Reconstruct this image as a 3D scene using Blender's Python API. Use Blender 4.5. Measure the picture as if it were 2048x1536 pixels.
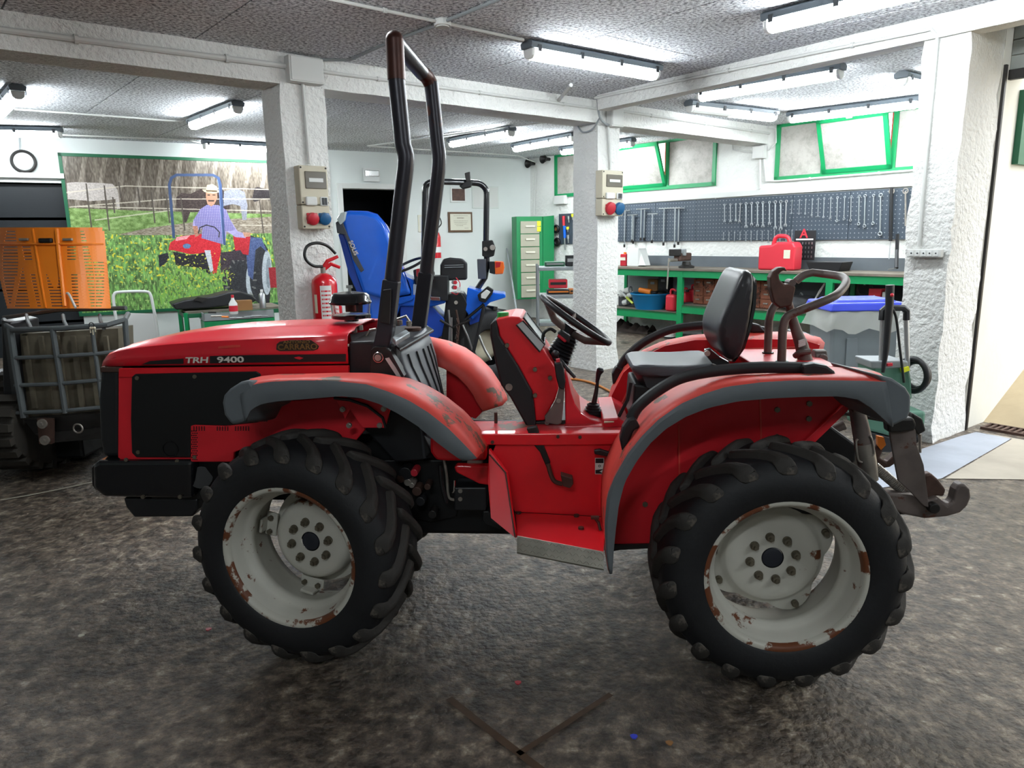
import bpy, math, random
import numpy as np
from mathutils import Matrix, Vector
random.seed(7); rng = np.random.default_rng(7)
for o in list(bpy.data.objects): bpy.data.objects.remove(o)
SC = bpy.context.scene
COL = SC.collection
R = math.radians
# ---------------------------------------------------------------- camera (2048x1536, a phone held at eye height)
FPX, CAMH = 1450.0, 1.60
PITCH = math.atan((768 - 475) / FPX); ROLL = R(0.91)
fw = np.array([0, math.cos(PITCH), -math.sin(PITCH)])
rt0 = np.array([1.0, 0, 0]); up0 = np.cross(rt0, fw)
rt = math.cos(-ROLL) * rt0 + math.sin(-ROLL) * up0
up = -math.sin(-ROLL) * rt0 + math.cos(-ROLL) * up0
EYE = np.array([0, 0, CAMH])
cd = bpy.data.cameras.new('camera'); cam = bpy.data.objects.new('camera', cd); COL.objects.link(cam)
cd.sensor_width = 36; cd.lens = FPX / 2048 * 36; cd.clip_start = .05
m = Matrix.Identity(4)
for i in range(3): m[i][0], m[i][1], m[i][2], m[i][3] = rt[i], up[i], -fw[i], EYE[i]
cam.matrix_world = m; SC.camera = cam
# ---------------------------------------------------------------- exposure, sky
SC.view_settings.view_transform = 'Standard'; SC.view_settings.look = 'None'
SC.view_settings.gamma = 1; SC.view_settings.use_curve_mapping = False
SC.view_settings.exposure = 0.83
w = bpy.data.worlds.new('sky'); SC.world = w; w.use_nodes = True
w.node_tree.nodes['Background'].inputs[0].default_value = (.93, .97, 1, 1)
w.node_tree.nodes['Background'].inputs[1].default_value = 3.7
LAMP_POWER = 42.0      # emission strength of the fluorescent tubes
SC.cycles.max_bounces = 7; SC.cycles.diffuse_bounces = 4; SC.cycles.glossy_bounces = 3
SC.cycles.transmission_bounces = 5; SC.cycles.transparent_max_bounces = 6
SC.cycles.use_denoising = True; SC.cycles.sample_clamp_indirect = 6
SC.cycles.use_light_tree = True
SC.cycles.caustics_reflective = False; SC.cycles.caustics_refractive = False
# ---------------------------------------------------------------- where a sight line meets a real plane
def ray(u, v): return fw + rt * (u - 1024) / FPX - up * (v - 768) / FPX
def PH(u, v, h):
    d = ray(u, v); return EYE + d * ((h - CAMH) / d[2])
def PP(u, v, n, q):
    d = ray(u, v); n = np.asarray(n, float); return EYE + d * (((np.asarray(q, float) - EYE) @ n) / (d @ n))
# ---------------------------------------------------------------- materials
MT = {}
def hexc(h):
    c = [int(h[i:i + 2], 16) / 255 for i in (0, 2, 4)]
    return tuple((x / 12.92 if x <= .04045 else ((x + .055) / 1.055) ** 2.4) for x in c) + (1,)
def mat(name, col, rough=.5, metal=0, var=0, vs=6, bump=0, bs=40, worn=None, wt=.6, ws=8, emit=0, trans=0, coat=0, ior=1.45, alpha=1, spec=.5, bd=.004):
    m_ = bpy.data.materials.new(name); m_.use_nodes = True; nt = m_.node_tree; N = nt.nodes; Lk = nt.links
    b = N['Principled BSDF']; c = hexc(col) if isinstance(col, str) else col
    b.inputs['Base Color'].default_value = c; b.inputs['Roughness'].default_value = rough
    b.inputs['Metallic'].default_value = metal; b.inputs['IOR'].default_value = ior
    b.inputs['Specular IOR Level'].default_value = spec; b.inputs['Alpha'].default_value = alpha
    if trans: b.inputs['Transmission Weight'].default_value = trans
    if coat: b.inputs['Coat Weight'].default_value = coat; b.inputs['Coat Roughness'].default_value = .08
    if emit: b.inputs['Emission Color'].default_value = c; b.inputs['Emission Strength'].default_value = emit
    tc = None
    if var or bump or worn:
        tc = N.new('ShaderNodeTexCoord')
    if var:
        n = N.new('ShaderNodeTexNoise'); n.inputs['Scale'].default_value = vs; n.inputs['Detail'].default_value = 5
        Lk.new(tc.outputs['Object'], n.inputs['Vector'])
        mr = N.new('ShaderNodeMapRange'); mr.inputs[1].default_value = .3; mr.inputs[2].default_value = .7
        mr.inputs[3].default_value = 1 - var; mr.inputs[4].default_value = 1 + var * .6
        Lk.new(n.outputs['Fac'], mr.inputs[0])
        mx = N.new('ShaderNodeMix'); mx.data_type = 'RGBA'; mx.blend_type = 'MULTIPLY'; mx.inputs[0].default_value = 1
        mx.inputs[6].default_value = c; Lk.new(mr.outputs[0], mx.inputs[7]); Lk.new(mx.outputs[2], b.inputs['Base Color'])
    if worn:
        n = N.new('ShaderNodeTexNoise'); n.inputs['Scale'].default_value = ws; n.inputs['Detail'].default_value = 8; n.inputs['Roughness'].default_value = .65
        Lk.new(tc.outputs['Object'], n.inputs['Vector'])
        r = N.new('ShaderNodeValToRGB'); r.color_ramp.elements[0].position = wt; r.color_ramp.elements[1].position = wt + .03
        Lk.new(n.outputs['Fac'], r.inputs[0])
        mx2 = N.new('ShaderNodeMix'); mx2.data_type = 'RGBA'; mx2.inputs[6].default_value = c; mx2.inputs[7].default_value = hexc(worn)
        if var: Lk.new(mx.outputs[2], mx2.inputs[6])
        Lk.new(r.outputs[0], mx2.inputs[0]); Lk.new(mx2.outputs[2], b.inputs['Base Color'])
    if bump:
        n = N.new('ShaderNodeTexNoise'); n.inputs['Scale'].default_value = bs; n.inputs['Detail'].default_value = 4
        Lk.new(tc.outputs['Object'], n.inputs['Vector'])
        bp = N.new('ShaderNodeBump'); bp.inputs['Strength'].default_value = bump; bp.inputs['Distance'].default_value = bd
        Lk.new(n.outputs['Fac'], bp.inputs['Height']); Lk.new(bp.outputs[0], b.inputs['Normal'])
    MT[name] = m_; return m_
mat('red_paint', 'e01a26', .42, var=.1, vs=5, coat=.25)
mat('red_worn', 'dc4a40', .5, var=.14, vs=7, worn='6a5140', wt=.585, ws=6)
mat('red_hood', 'd82030', .33, var=.12, vs=3, coat=.4)
mat('red_deck', 'c8343a', .45, var=.2, vs=9, worn='6b4a3a', wt=.56, ws=7)
mat('red_panel', 'dc222e', .5, var=.12, vs=4)
mat('fender_grey', '5e6468', .55, var=.08, vs=10)
mat('rubber', '18191c', .62, var=.3, vs=6, bump=.3, bs=60)
mat('lug_rubber', '35322f', .72, var=.4, vs=9, bump=.4, bs=70, worn='57514a', wt=.6, ws=7)
mat('rim_white', 'c4c2b8', .42, var=.06, vs=8, worn='6a3c24', wt=.625, ws=6)
mat('rim_rust', 'c2c0b6', .45, var=.08, vs=8, worn='6a3c24', wt=.585, ws=9)
mat('nut', '746d5e', .5, metal=.6, var=.2, vs=30)
mat('cap_dark', '23262f', .5)
mat('black_gloss', '14161a', .2, coat=.5)
mat('black_plastic', '1d1e21', .45, var=.1, vs=9)
mat('grey_plastic', '43464d', .45, var=.12, vs=7)
mat('dark_steel', '2a2827', .5, metal=.3, var=.25, vs=12)
mat('bar_paint', '34333a', .33, metal=.35, var=.25, vs=6, worn='4d2e24', wt=.66, ws=4)
mat('bar_rust', '4a2a23', .4, metal=.3, var=.35, vs=8)
mat('brown_steel', '6b615d', .5, metal=.3, var=.3, vs=11, worn='5b382b', wt=.6, ws=8)
mat('rust_steel', '56413a', .55, metal=.4, var=.35, vs=14)
mat('worn_steel', 'a09a92', .4, metal=.6, var=.3, vs=14)
mat('chrome', 'c8c8c8', .16, metal=1)
mat('steel', 'a9abad', .3, metal=.9, var=.1)
mat('galvanised', '9aa0a3', .42, metal=.7, var=.15, vs=12)
mat('checker', 'b6b4a8', .38, metal=.75, var=.2, vs=18)
mat('seat_vinyl', '2c2e32', .36, bump=.12, bs=160, bd=.002)
mat('seat_top', '4d5156', .4, bump=.1, bs=160, bd=.002)
mat('white_text', 'd8d4ca', .5)
mat('brass', '8a7446', .4, metal=.6, var=.3, vs=20)
mat('badge_dark', '2c261c', .5)
mat('decal_white', 'd8d6d0', .5); mat('decal_black', '141416', .5)
mat('green_plastic', '2ca34c', .4)
mat('glass', 'ffffff', .03, trans=1, ior=1.3)
mat('gauge_glass', 'b8c4c4', .15)
mat('plaster', 'd9d9d6', .85, var=.06, vs=2.5, bump=1, bs=26, bd=.025)
mat('plaster_smooth', 'd3d8d6', .8, var=.04, vs=1.5, bump=.15, bs=50)
mat('wall_plaster', 'd9dad6', .85, var=.06, vs=2, bump=1, bs=16, bd=.02)
mat('pipe_white', 'c6c7c4', .55)
mat('lamp_body', '5c646b', .5); mat('lamp_clip', '2a2d31', .5)
mat('lamp_diffuser', (.9, .97, 1, 1), .4, emit=LAMP_POWER)
mat('lamp_dim', (.75, .76, .74, 1), .3)
mat('box_grey', 'bab39f', .5); mat('box_cream', 'b9b4a6', .5); mat('box_white', 'c9cac7', .55)
mat('smoke_window', '5f5a50', .2); mat('socket_red', 'b02432', .4); mat('socket_blue', '17527e', .4)
mat('ext_red', 'c01220', .25, coat=.5); mat('hose_black', '17181a', .4)
mat('blue_paint', '1163dc', .25, coat=.5, var=.05); mat('blue_dark', '1a46ac', .35)
mat('orange_paint', 'f08420', .4, var=.06, vs=3)
mat('grille_bar', '565c5e', .65, metal=.1, var=.2); mat('radiator', '6e6757', .7, var=.5, vs=5)
mat('track_rubber', '37342f', .75, var=.3, vs=8)
mat('green_paint', '117a46', .4, var=.06, vs=4); mat('green_frame', '128650', .4)
mat('green_edge', '0f5a3a', .45)
mat('bench_top', '6f675c', .6, var=.25, vs=7); mat('dark_panel', '5b6166', .6, var=.15, vs=3)
mat('pegboard', '3a444f', .6, var=.08, vs=3)
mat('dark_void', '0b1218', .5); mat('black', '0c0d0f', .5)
mat('amber', 'e0641e', .25, coat=.5); mat('red_lens', 'b01c20', .25, coat=.5)
mat('cream', 'cfc8b0', .5); mat('wood_frame', '5b4028', .4, var=.2, vs=20)
mat('paper', 'cfcdbc', .6); mat('paper_pale', 'c9cec9', .55)
mat('yellow', 'd9dc2a', .5); mat('orange', 'e88028', .45); mat('teal_plastic', '1272a6', .4)
mat('jerry_red', 'c62e3c', .35); mat('rust_cabinet', '86503a', .65, var=.3, vs=10, worn='4a2c20', wt=.55, ws=12)
mat('cardboard', '8a6238', .7, var=.1); mat('bin_grey', '7b8388', .5, var=.05); mat('bin_blue', '3a4ad0', .4)
mat('bag', 'c9cbc4', .35, alpha=.55)
mat('frosted', 'b8b1a4', .45)
mat('rope_orange', 'c07636', .6); mat('washer_green', '4f7a68', .5); mat('handle_alu', 'b5b8ba', .35, metal=.7)
mat('drawer_beige', '9b9988', .5); mat('lead_grey', '8a8f91', .5); mat('white_plastic', 'd4d6d4', .45); mat('brown_cloth', '3a302c', .9, var=.3, bump=.6, bs=30)
mat('grey_cloth', '55565a', .9, var=.25, bump=.6, bs=20)
mat('shutter', '8f938f', .5, var=.1); mat('lime', 'c6d85a', .5); mat('dark_green', '2d5a44', .5)
mat('slate', 'a3a9b5', .6, var=.12, vs=3, bump=.5, bs=18); mat('slate_buff', 'aaa295', .65, var=.15, vs=3, bump=.5, bs=18)
mat('outside_wall', 'd8d6cc', .8, var=.06, vs=2, bump=.4, bs=20)
mat('ramp', 'b0a083', .8, var=.15, vs=3, bump=.6, bs=10)
mat('grass', '4a7a34', .8, var=.3)
# frosted panes let the daylight through
m_ = MT['frosted']; nt = m_.node_tree; N = nt.nodes
tr = N.new('ShaderNodeBsdfTranslucent'); mxs = N.new('ShaderNodeMixShader'); mxs.inputs[0].default_value = .30
tcx = N.new('ShaderNodeTexCoord'); nz = N.new('ShaderNodeTexNoise'); nz.inputs['Scale'].default_value = 5; nz.inputs['Detail'].default_value = 10; nz.inputs['Roughness'].default_value = .8
nt.links.new(tcx.outputs['Object'], nz.inputs['Vector'])
rp = N.new('ShaderNodeValToRGB'); rp.color_ramp.elements[0].position = .3; rp.color_ramp.elements[0].color = (.30, .285, .25, 1); rp.color_ramp.elements[1].position = .55; rp.color_ramp.elements[1].color = (.52, .505, .47, 1)
nt.links.new(nz.outputs['Fac'], rp.inputs[0]); nt.links.new(rp.outputs[0], tr.inputs[0]); nt.links.new(rp.outputs[0], N['Principled BSDF'].inputs['Base Color'])
nt.links.new(N['Principled BSDF'].outputs[0], mxs.inputs[1]); nt.links.new(tr.outputs[0], mxs.inputs[2]); nt.links.new(mxs.outputs[0], N['Material Output'].inputs[0])
# ceiling: coarse sprayed render over concrete
def coarse(name, stops, scale, bumpd, rough=.9, big=1.2, bigamt=.25, spec=.3, bumps=1.0, rstops=None, v2=None):
    m_ = bpy.data.materials.new(name); m_.use_nodes = True; nt = m_.node_tree; N = nt.nodes; L = nt.links; b = N['Principled BSDF']
    tc = N.new('ShaderNodeTexCoord'); n = N.new('ShaderNodeTexNoise'); n.inputs['Scale'].default_value = scale; n.inputs['Detail'].default_value = 4; n.inputs['Roughness'].default_value = .6
    L.new(tc.outputs['Object'], n.inputs['Vector'])
    r = N.new('ShaderNodeValToRGB'); els = r.color_ramp.elements
    while len(els) < len(stops): els.new(.5)
    for e, (p, c) in zip(els, stops): e.position = p; e.color = hexc(c)
    L.new(n.outputs['Fac'], r.inputs[0])
    g = N.new('ShaderNodeTexNoise'); g.inputs['Scale'].default_value = big; g.inputs['Detail'].default_value = 6
    L.new(tc.outputs['Object'], g.inputs['Vector'])
    mr = N.new('ShaderNodeMapRange'); mr.inputs[1].default_value = .3; mr.inputs[2].default_value = .7; mr.inputs[3].default_value = 1 - bigamt; mr.inputs[4].default_value = 1 + bigamt
    L.new(g.outputs['Fac'], mr.inputs[0])
    mx = N.new('ShaderNodeMix'); mx.data_type = 'RGBA'; mx.blend_type = 'MULTIPLY'; mx.inputs[0].default_value = 1
    L.new(r.outputs[0], mx.inputs[6]); L.new(mr.outputs[0], mx.inputs[7]); L.new(mx.outputs[2], b.inputs['Base Color'])
    b.inputs['Roughness'].default_value = rough; b.inputs['Specular IOR Level'].default_value = spec
    if rstops:
        rr = N.new('ShaderNodeMapRange'); rr.inputs[1].default_value = .35; rr.inputs[2].default_value = .65; rr.inputs[3].default_value = rstops[0]; rr.inputs[4].default_value = rstops[1]
        L.new(g.outputs['Fac'], rr.inputs[0]); L.new(rr.outputs[0], b.inputs['Roughness'])
    bp = N.new('ShaderNodeBump'); bp.inputs['Strength'].default_value = bumps; bp.inputs['Distance'].default_value = bumpd
    hs = n.outputs['Fac']
    if v2:
        v_ = N.new('ShaderNodeTexVoronoi'); v_.inputs['Scale'].default_value = v2; v_.feature = 'SMOOTH_F1'; L.new(tc.outputs['Object'], v_.inputs['Vector'])
        ad = N.new('ShaderNodeMath'); ad.operation = 'SUBTRACT'; L.new(n.outputs['Fac'], ad.inputs[0]); L.new(v_.outputs['Distance'], ad.inputs[1]); hs = ad.outputs[0]
    L.new(hs, bp.inputs['Height']); L.new(bp.outputs[0], b.inputs['Normal'])
    MT[name] = m_; return m_
coarse('ceiling_render', [(.38, '7c7f86'), (.49, 'cdd0d6'), (.6, 'f4f7fa')], 40, .014, big=.8, bigamt=.1, bumps=.7)
fs = coarse('floor_stone', [(.36, '28221d'), (.46, '4b4138'), (.54, '6b5e52'), (.60, '897c6a'), (.70, 'c2bbae')], 13, .016, big=.9, bigamt=.45, spec=.6, rstops=(.26, .46))
nt = fs.node_tree; N = nt.nodes; cn_ = [n for n in N if n.type == 'TEX_NOISE'][0]; cn_.inputs['Detail'].default_value = 10; cn_.inputs['Roughness'].default_value = .72
tc_ = [n for n in N if n.type == 'TEX_COORD'][0]; h1 = N.new('ShaderNodeTexNoise'); h1.inputs['Scale'].default_value = 24; h1.inputs['Detail'].default_value = 8; h1.inputs['Roughness'].default_value = .62
v1 = N.new('ShaderNodeTexVoronoi'); v1.inputs['Scale'].default_value = 38; nt.links.new(tc_.outputs['Object'], v1.inputs['Vector']); nt.links.new(tc_.outputs['Object'], h1.inputs['Vector'])
sb1 = N.new('ShaderNodeMath'); sb1.operation = 'MULTIPLY_ADD'; sb1.inputs[1].default_value = -.35; nt.links.new(v1.outputs['Distance'], sb1.inputs[0]); nt.links.new(h1.outputs['Fac'], sb1.inputs[2])
bp1 = [n for n in N if n.type == 'BUMP'][0]; nt.links.new(sb1.outputs[0], bp1.inputs['Height']); bp1.inputs['Distance'].default_value = .022
mat('floor_line', '9c9788', .6, var=.2, vs=12); mat('floor_strip', '4c3826', .6, var=.4, vs=14); mat('rim_edge', 'bfbdb2', .45, worn='6a3c24', wt=.5, ws=7)
# ---------------------------------------------------------------- mesh building
XF = {}            # object name -> frame (world <- local) of its thing
def frame(loc=(0, 0, 0), rz=0):
    return Matrix.Translation(Vector(loc)) @ Matrix.Rotation(rz, 4, 'Z')
def thing(name, label, cat, loc=(0, 0, 0), rz=0, group=None):
    o = bpy.data.objects.new(name, None); o.empty_display_size = .1; COL.objects.link(o)
    F = frame(loc, rz); o.matrix_world = F; o['label'] = label; o['category'] = cat
    if group: o['group'] = group
    XF[o.name] = F; return o
def tag(o, label=None, cat=None, group=None, kind=None):
    for k, v in (('label', label), ('category', cat), ('group', group), ('kind', kind)):
        if v: o[k] = v
    return o
A3 = lambda p: np.asarray(p, float)
def unit(a):
    a = A3(a); return a / (np.linalg.norm(a) + 1e-12)
class G:
    def __init__(s): s.v = []; s.f = []; s.mi = []; s.cur = 0
    def add(s, vs, fs):
        b = len(s.v); s.v += [tuple(map(float, p)) for p in vs]
        s.f += [tuple(b + i for i in f) for f in fs]; s.mi += [s.cur] * len(fs); return s
    def box(s, c, size, ax=None):
        c = A3(c); h = A3(size) / 2; ax = np.eye(3) if ax is None else A3(ax)
        vs = [c + ax.T @ (h * A3(k)) for k in ((-1, -1, -1), (1, -1, -1), (1, 1, -1), (-1, 1, -1), (-1, -1, 1), (1, -1, 1), (1, 1, 1), (-1, 1, 1))]
        return s.add(vs, [(0, 3, 2, 1), (4, 5, 6, 7), (0, 1, 5, 4), (1, 2, 6, 5), (2, 3, 7, 6), (3, 0, 4, 7)])
    def bx(s, x0, x1, y0, y1, z0, z1): return s.box(((x0 + x1) / 2, (y0 + y1) / 2, (z0 + z1) / 2), (abs(x1 - x0), abs(y1 - y0), abs(z1 - z0)))
    def prism(s, pts, vec):
        pts = [A3(p) for p in pts]; n = len(pts); vec = A3(vec)
        return s.add(pts + [p + vec for p in pts], [tuple(range(n))[::-1], tuple(range(n, 2 * n))] + [(i, (i + 1) % n, n + (i + 1) % n, n + i) for i in range(n)])
    def hull2(s, A, B):      # two matching rings
        n = len(A); return s.add(list(A) + list(B), [tuple(range(n))[::-1], tuple(range(n, 2 * n))] + [(i, (i + 1) % n, n + (i + 1) % n, n + i) for i in range(n)])
    def quad(s, a, b, c, d): return s.add([a, b, c, d], [(0, 1, 2, 3)])
    def poly(s, pts): return s.add(pts, [tuple(range(len(pts)))])
    def tube(s, pts, r, n=10, closed=False, cap=True, flat=None):
        pts = [A3(p) for p in pts]; m = len(pts); rs = r if hasattr(r, '__len__') else [r] * m
        T = []
        for i in range(m):
            if closed: T.append(unit(pts[(i + 1) % m] - pts[i - 1]))
            elif i == 0: T.append(unit(pts[1] - pts[0]))
            elif i == m - 1: T.append(unit(pts[-1] - pts[-2]))
            else: T.append(unit(unit(pts[i + 1] - pts[i]) + unit(pts[i] - pts[i - 1])))
        u = np.cross(T[0], (0, 0, 1)); u = unit(u) if np.linalg.norm(u) > .1 else unit(np.cross(T[0], (0, 1, 0)))
        vs = []
        for i in range(m):
            u = unit(u - T[i] * (u @ T[i])); w_ = np.cross(T[i], u)
            k = 1.0
            if 0 < i < m - 1 and not closed:
                cs = unit(pts[i + 1] - pts[i]) @ T[i]; k = 1 / max(cs, .5)
            for j in range(n):
                a = 2 * math.pi * (j + .5) / n; vs.append(pts[i] + rs[i] * (math.cos(a) * u * 1 + math.sin(a) * w_ * (flat or 1)) * (k if n < 6 else 1))
        fs = []
        for i in range(m if closed else m - 1):
            for j in range(n):
                a, b = i * n + j, i * n + (j + 1) % n; c, d = ((i + 1) % m) * n + (j + 1) % n, ((i + 1) % m) * n + j
                fs.append((a, d, c, b))
        if cap and not closed: fs += [tuple(range(n)), tuple(range((m - 1) * n, m * n))[::-1]]
        return s.add(vs, fs)
    def cyl(s, a, b, r, n=16, r2=None): return s.tube([a, b], [r, r if r2 is None else r2], n)
    def lathe(s, prof, o, axis, n=32, a0=0, a1=2 * math.pi, closed_prof=False):
        o = A3(o); ax = unit(axis); e = unit(np.cross(ax, (0, 0, 1))) if abs(ax[2]) < .9 else A3((1, 0, 0)); e = unit(e - ax * (e @ ax)); f = np.cross(ax, e)
        full = abs(a1 - a0 - 2 * math.pi) < 1e-6; k = n if full else n + 1; m = len(prof); vs = []
        for i in range(k):
            a = a0 + (a1 - a0) * i / n
            for r_, h in prof: vs.append(o + ax * h + r_ * (math.cos(a) * e + math.sin(a) * f))
        fs = []
        for i in range(n):
            i2 = (i + 1) % k
            for j in range(m if closed_prof else m - 1):
                j2 = (j + 1) % m; fs.append((i * m + j, i2 * m + j, i2 * m + j2, i * m + j2))
        return s.add(vs, fs)
    def torus(s, o, axis, R_, r_, n=32, k=8): return s.lathe([(R_ + r_ * math.cos(2 * math.pi * i / k), r_ * math.sin(2 * math.pi * i / k)) for i in range(k)], o, axis, n, closed_prof=True)
    def ball(s, c, r, n=12, sc=(1, 1, 1)):
        c = A3(c); vs = []; fs = []; m = n // 2
        for i in range(m + 1):
            t = math.pi * i / m
            for j in range(n): a = 2 * math.pi * j / n; vs.append(c + r * A3((math.sin(t) * math.cos(a) * sc[0], math.sin(t) * math.sin(a) * sc[1], math.cos(t) * sc[2])))
        for i in range(m):
            for j in range(n): fs.append((i * n + j, (i + 1) * n + j, (i + 1) * n + (j + 1) % n, i * n + (j + 1) % n))
        return s.add(vs, fs)
    def grid(s, rows, close=False):
        m = len(rows[0]); vs = [p for r_ in rows for p in r_]; fs = []
        for i in range(len(rows) - 1):
            for j in range(m if close else m - 1):
                j2 = (j + 1) % m; fs.append((i * m + j, i * m + j2, (i + 1) * m + j2, (i + 1) * m + j))
        return s.add(vs, fs)
    def build(s, name, material, parent=None, F=None, smooth=False, bevel=0, seg=2, thick=0, sub=0, label=None, hide=None):
        me = bpy.data.meshes.new(name); vs = s.v
        M = F if F is not None else Matrix.Identity(4)
        if parent is not None: M = XF[parent.name].inverted() @ M
        if M != Matrix.Identity(4): vs = [M @ Vector(p) for p in vs]
        me.from_pydata([tuple(p) for p in vs], [], s.f); me.validate()
        for k in (material if isinstance(material, (list, tuple)) else [material]): me.materials.append(MT[k])
        if isinstance(material, (list, tuple)) and len(me.polygons) == len(s.mi): me.polygons.foreach_set('material_index', s.mi)
        o = bpy.data.objects.new(name, me); COL.objects.link(o)
        if parent is not None: o.parent = parent; XF[o.name] = XF[parent.name]
        else: XF[o.name] = Matrix.Identity(4)
        import bmesh
        bm = bmesh.new(); bm.from_mesh(me)
        if thick or bevel or sub: bmesh.ops.remove_doubles(bm, verts=bm.verts, dist=1e-5)
        bmesh.ops.recalc_face_normals(bm, faces=bm.faces); bm.to_mesh(me); bm.free()
        if thick: md = o.modifiers.new('thick', 'SOLIDIFY'); md.thickness = thick; md.offset = 0
        if bevel: md = o.modifiers.new('bevel', 'BEVEL'); md.width = bevel; md.segments = seg; md.limit_method = 'ANGLE'; md.angle_limit = R(35)
        if sub: md = o.modifiers.new('sub', 'SUBSURF'); md.levels = md.render_levels = sub
        if smooth:
            me.shade_smooth()
            if smooth != 'all': me.set_sharp_from_angle(angle=R(smooth if smooth > 1 else 38))
        if label: o['label'] = label
        return o
def struct(g, name, material, parent=None, **k):
    o = g.build(name, material, parent, **k)
    if parent is None: o['kind'] = 'structure'
    return o
def copy_tree(o, parent=None):
    c = o.copy(); COL.objects.link(c); XF[c.name] = XF[o.name]
    if parent is not None: c.parent = parent
    for ch in list(o.children): copy_tree(ch, c)
    return c
def place(root, loc, rz=0, label=None, group=None):
    root.matrix_world = frame(loc, rz); XF[root.name] = frame(loc, rz)
    if label: root['label'] = label
    if group: root['group'] = group
    return root
def smooth_curve(pts, k=6):
    pts = [A3(p) for p in pts]; out = []
    P4 = [2 * pts[0] - pts[1]] + pts + [2 * pts[-1] - pts[-2]]
    for i in range(1, len(P4) - 2):
        a, b, c, d = P4[i - 1:i + 3]
        for j in range(k):
            t = j / k; out.append(.5 * (2 * b + (c - a) * t + (2 * a - 5 * b + 4 * c - d) * t * t + (3 * b - a - 3 * c + d) * t ** 3))
    out.append(pts[-1]); return out
def resample(pts, n):
    pts = A3([tuple(p) for p in pts]); d = np.r_[0, np.cumsum(np.linalg.norm(np.diff(pts, axis=0), axis=1))]
    t = np.linspace(0, d[-1], n); return [A3([np.interp(x, d, pts[:, k]) for k in range(pts.shape[1])]) for x in t]
def text_mesh(name, body, material, parent, o, ex, ez, size, depth=.0015, bold=0, F=None, shear=0, sx=1, label=None, align='LEFT'):
    """flat lettering as geometry; o = lower left corner, ex/ez = reading and up directions (coords of frame F)"""
    cu = bpy.data.curves.new(name, 'FONT'); cu.body = body; cu.size = 1; cu.extrude = depth / size; cu.offset = min(.022, bold / size); cu.shear = shear; cu.resolution_u = 4; sx *= size
    cu.align_x = align
    ob = bpy.data.objects.new(name, cu); dg = bpy.context.evaluated_depsgraph_get(); COL.objects.link(ob); dg.update()
    me0 = bpy.data.meshes.new_from_object(ob.evaluated_get(dg)); COL.objects.unlink(ob)
    ex, ez = unit(ex), unit(ez); ey = np.cross(ex, ez)
    g = G(); co = [A3(o) + ex * v.co.x * sx + ez * v.co.y * size + ey * v.co.z * size for v in me0.vertices]
    g.add(co, [tuple(p.vertices) for p in me0.polygons])
    bpy.data.objects.remove(ob); bpy.data.meshes.remove(me0)
    return g.build(name, material, parent, F=F, label=label)
# ================================================================ THE ROOM
DE = A3((math.cos(R(-49.875)), math.sin(R(-49.875)), 0)); NB = A3((-DE[1], DE[0], 0))     # bench wall: along / away from room
C0 = A3((.422, 14.78, 0)); Z1 = A3((0, 0, 1))
DK = unit((7.42, 4.24, 0)); NK = A3((DK[1], -DK[0], 0))                                    # back wall: along (rightward) / into room
DB = A3((.8, .6, 0)); NF = A3((.6, -.8, 0))                                                # beam and side wall direction / facing normal
D0 = A3((3.677, 5.724, 0)); PRN = A3((3.2165, 5.379, 0))
CEIL = 3.1; BB = 2.857
def WR(u, v, off=0): return PP(u, v, NB, C0 - NB * off)       # a point on the bench wall (off = metres into the room)
def WK(u, v, off=0): return PP(u, v, NK, C0 + NK * off)       # a point on the back wall
def WO(u, v, off=0): return PP(u, v, NF, D0 + NF * off)
CL = C0 - DK * 13
SIDE_END = D0 + DB * 3.35; E1 = D0 + NF * 4.3
# ---- floor
g = G(); g.add([(-16, -8, 0), (16, -8, 0), (16, 20, 0), (-16, 20, 0)], [(0, 1, 2, 3)]); struct(g, 'floor', 'floor_stone')
g = G(); g.add([tuple(PH(u, v, .004)) for u, v in ((1700, 948), (1762, 925), (1921, 872), (1952, 864), (2023, 877), (1883, 957), (1700, 985))] , [tuple(range(7))])
fl = bpy.data.objects['floor']
g.build('paving_slab', 'slate', fl, label='pale bluish stone slab at the doorway')
g = G(); g.poly([tuple(PH(u, v, .004)) for u, v in ((1955, 863), (2100, 889), (2120, 960), (1890, 957), (2024, 878))][:]); g.build('paving_slab', 'slate_buff', fl, label='buff stone slab by the drain')
def strip_(name, m_, pts, w_):
    g = G(); P_ = [PH(u, v, .004) for u, v in pts]; L_, R_ = [], []
    for i, p in enumerate(P_):
        d = unit((P_[min(i + 1, len(P_) - 1)] - P_[max(i - 1, 0)])); n = A3((-d[1], d[0], 0)); L_.append(p + n * w_ / 2); R_.append(p - n * w_ / 2)
    g.grid([L_, R_]); g.build(name, m_, fl)
strip_('painted_line', 'floor_line', [(-10, 1002), (60, 990), (120, 978), (190, 963)], .025)
strip_('joint_strip', 'floor_strip', [(898, 1396), (960, 1446), (1030, 1500), (1090, 1545)], .028)
strip_('joint_strip', 'floor_strip', [(1222, 1388), (1160, 1428), (1100, 1468), (1036, 1508)], .022)
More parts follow.
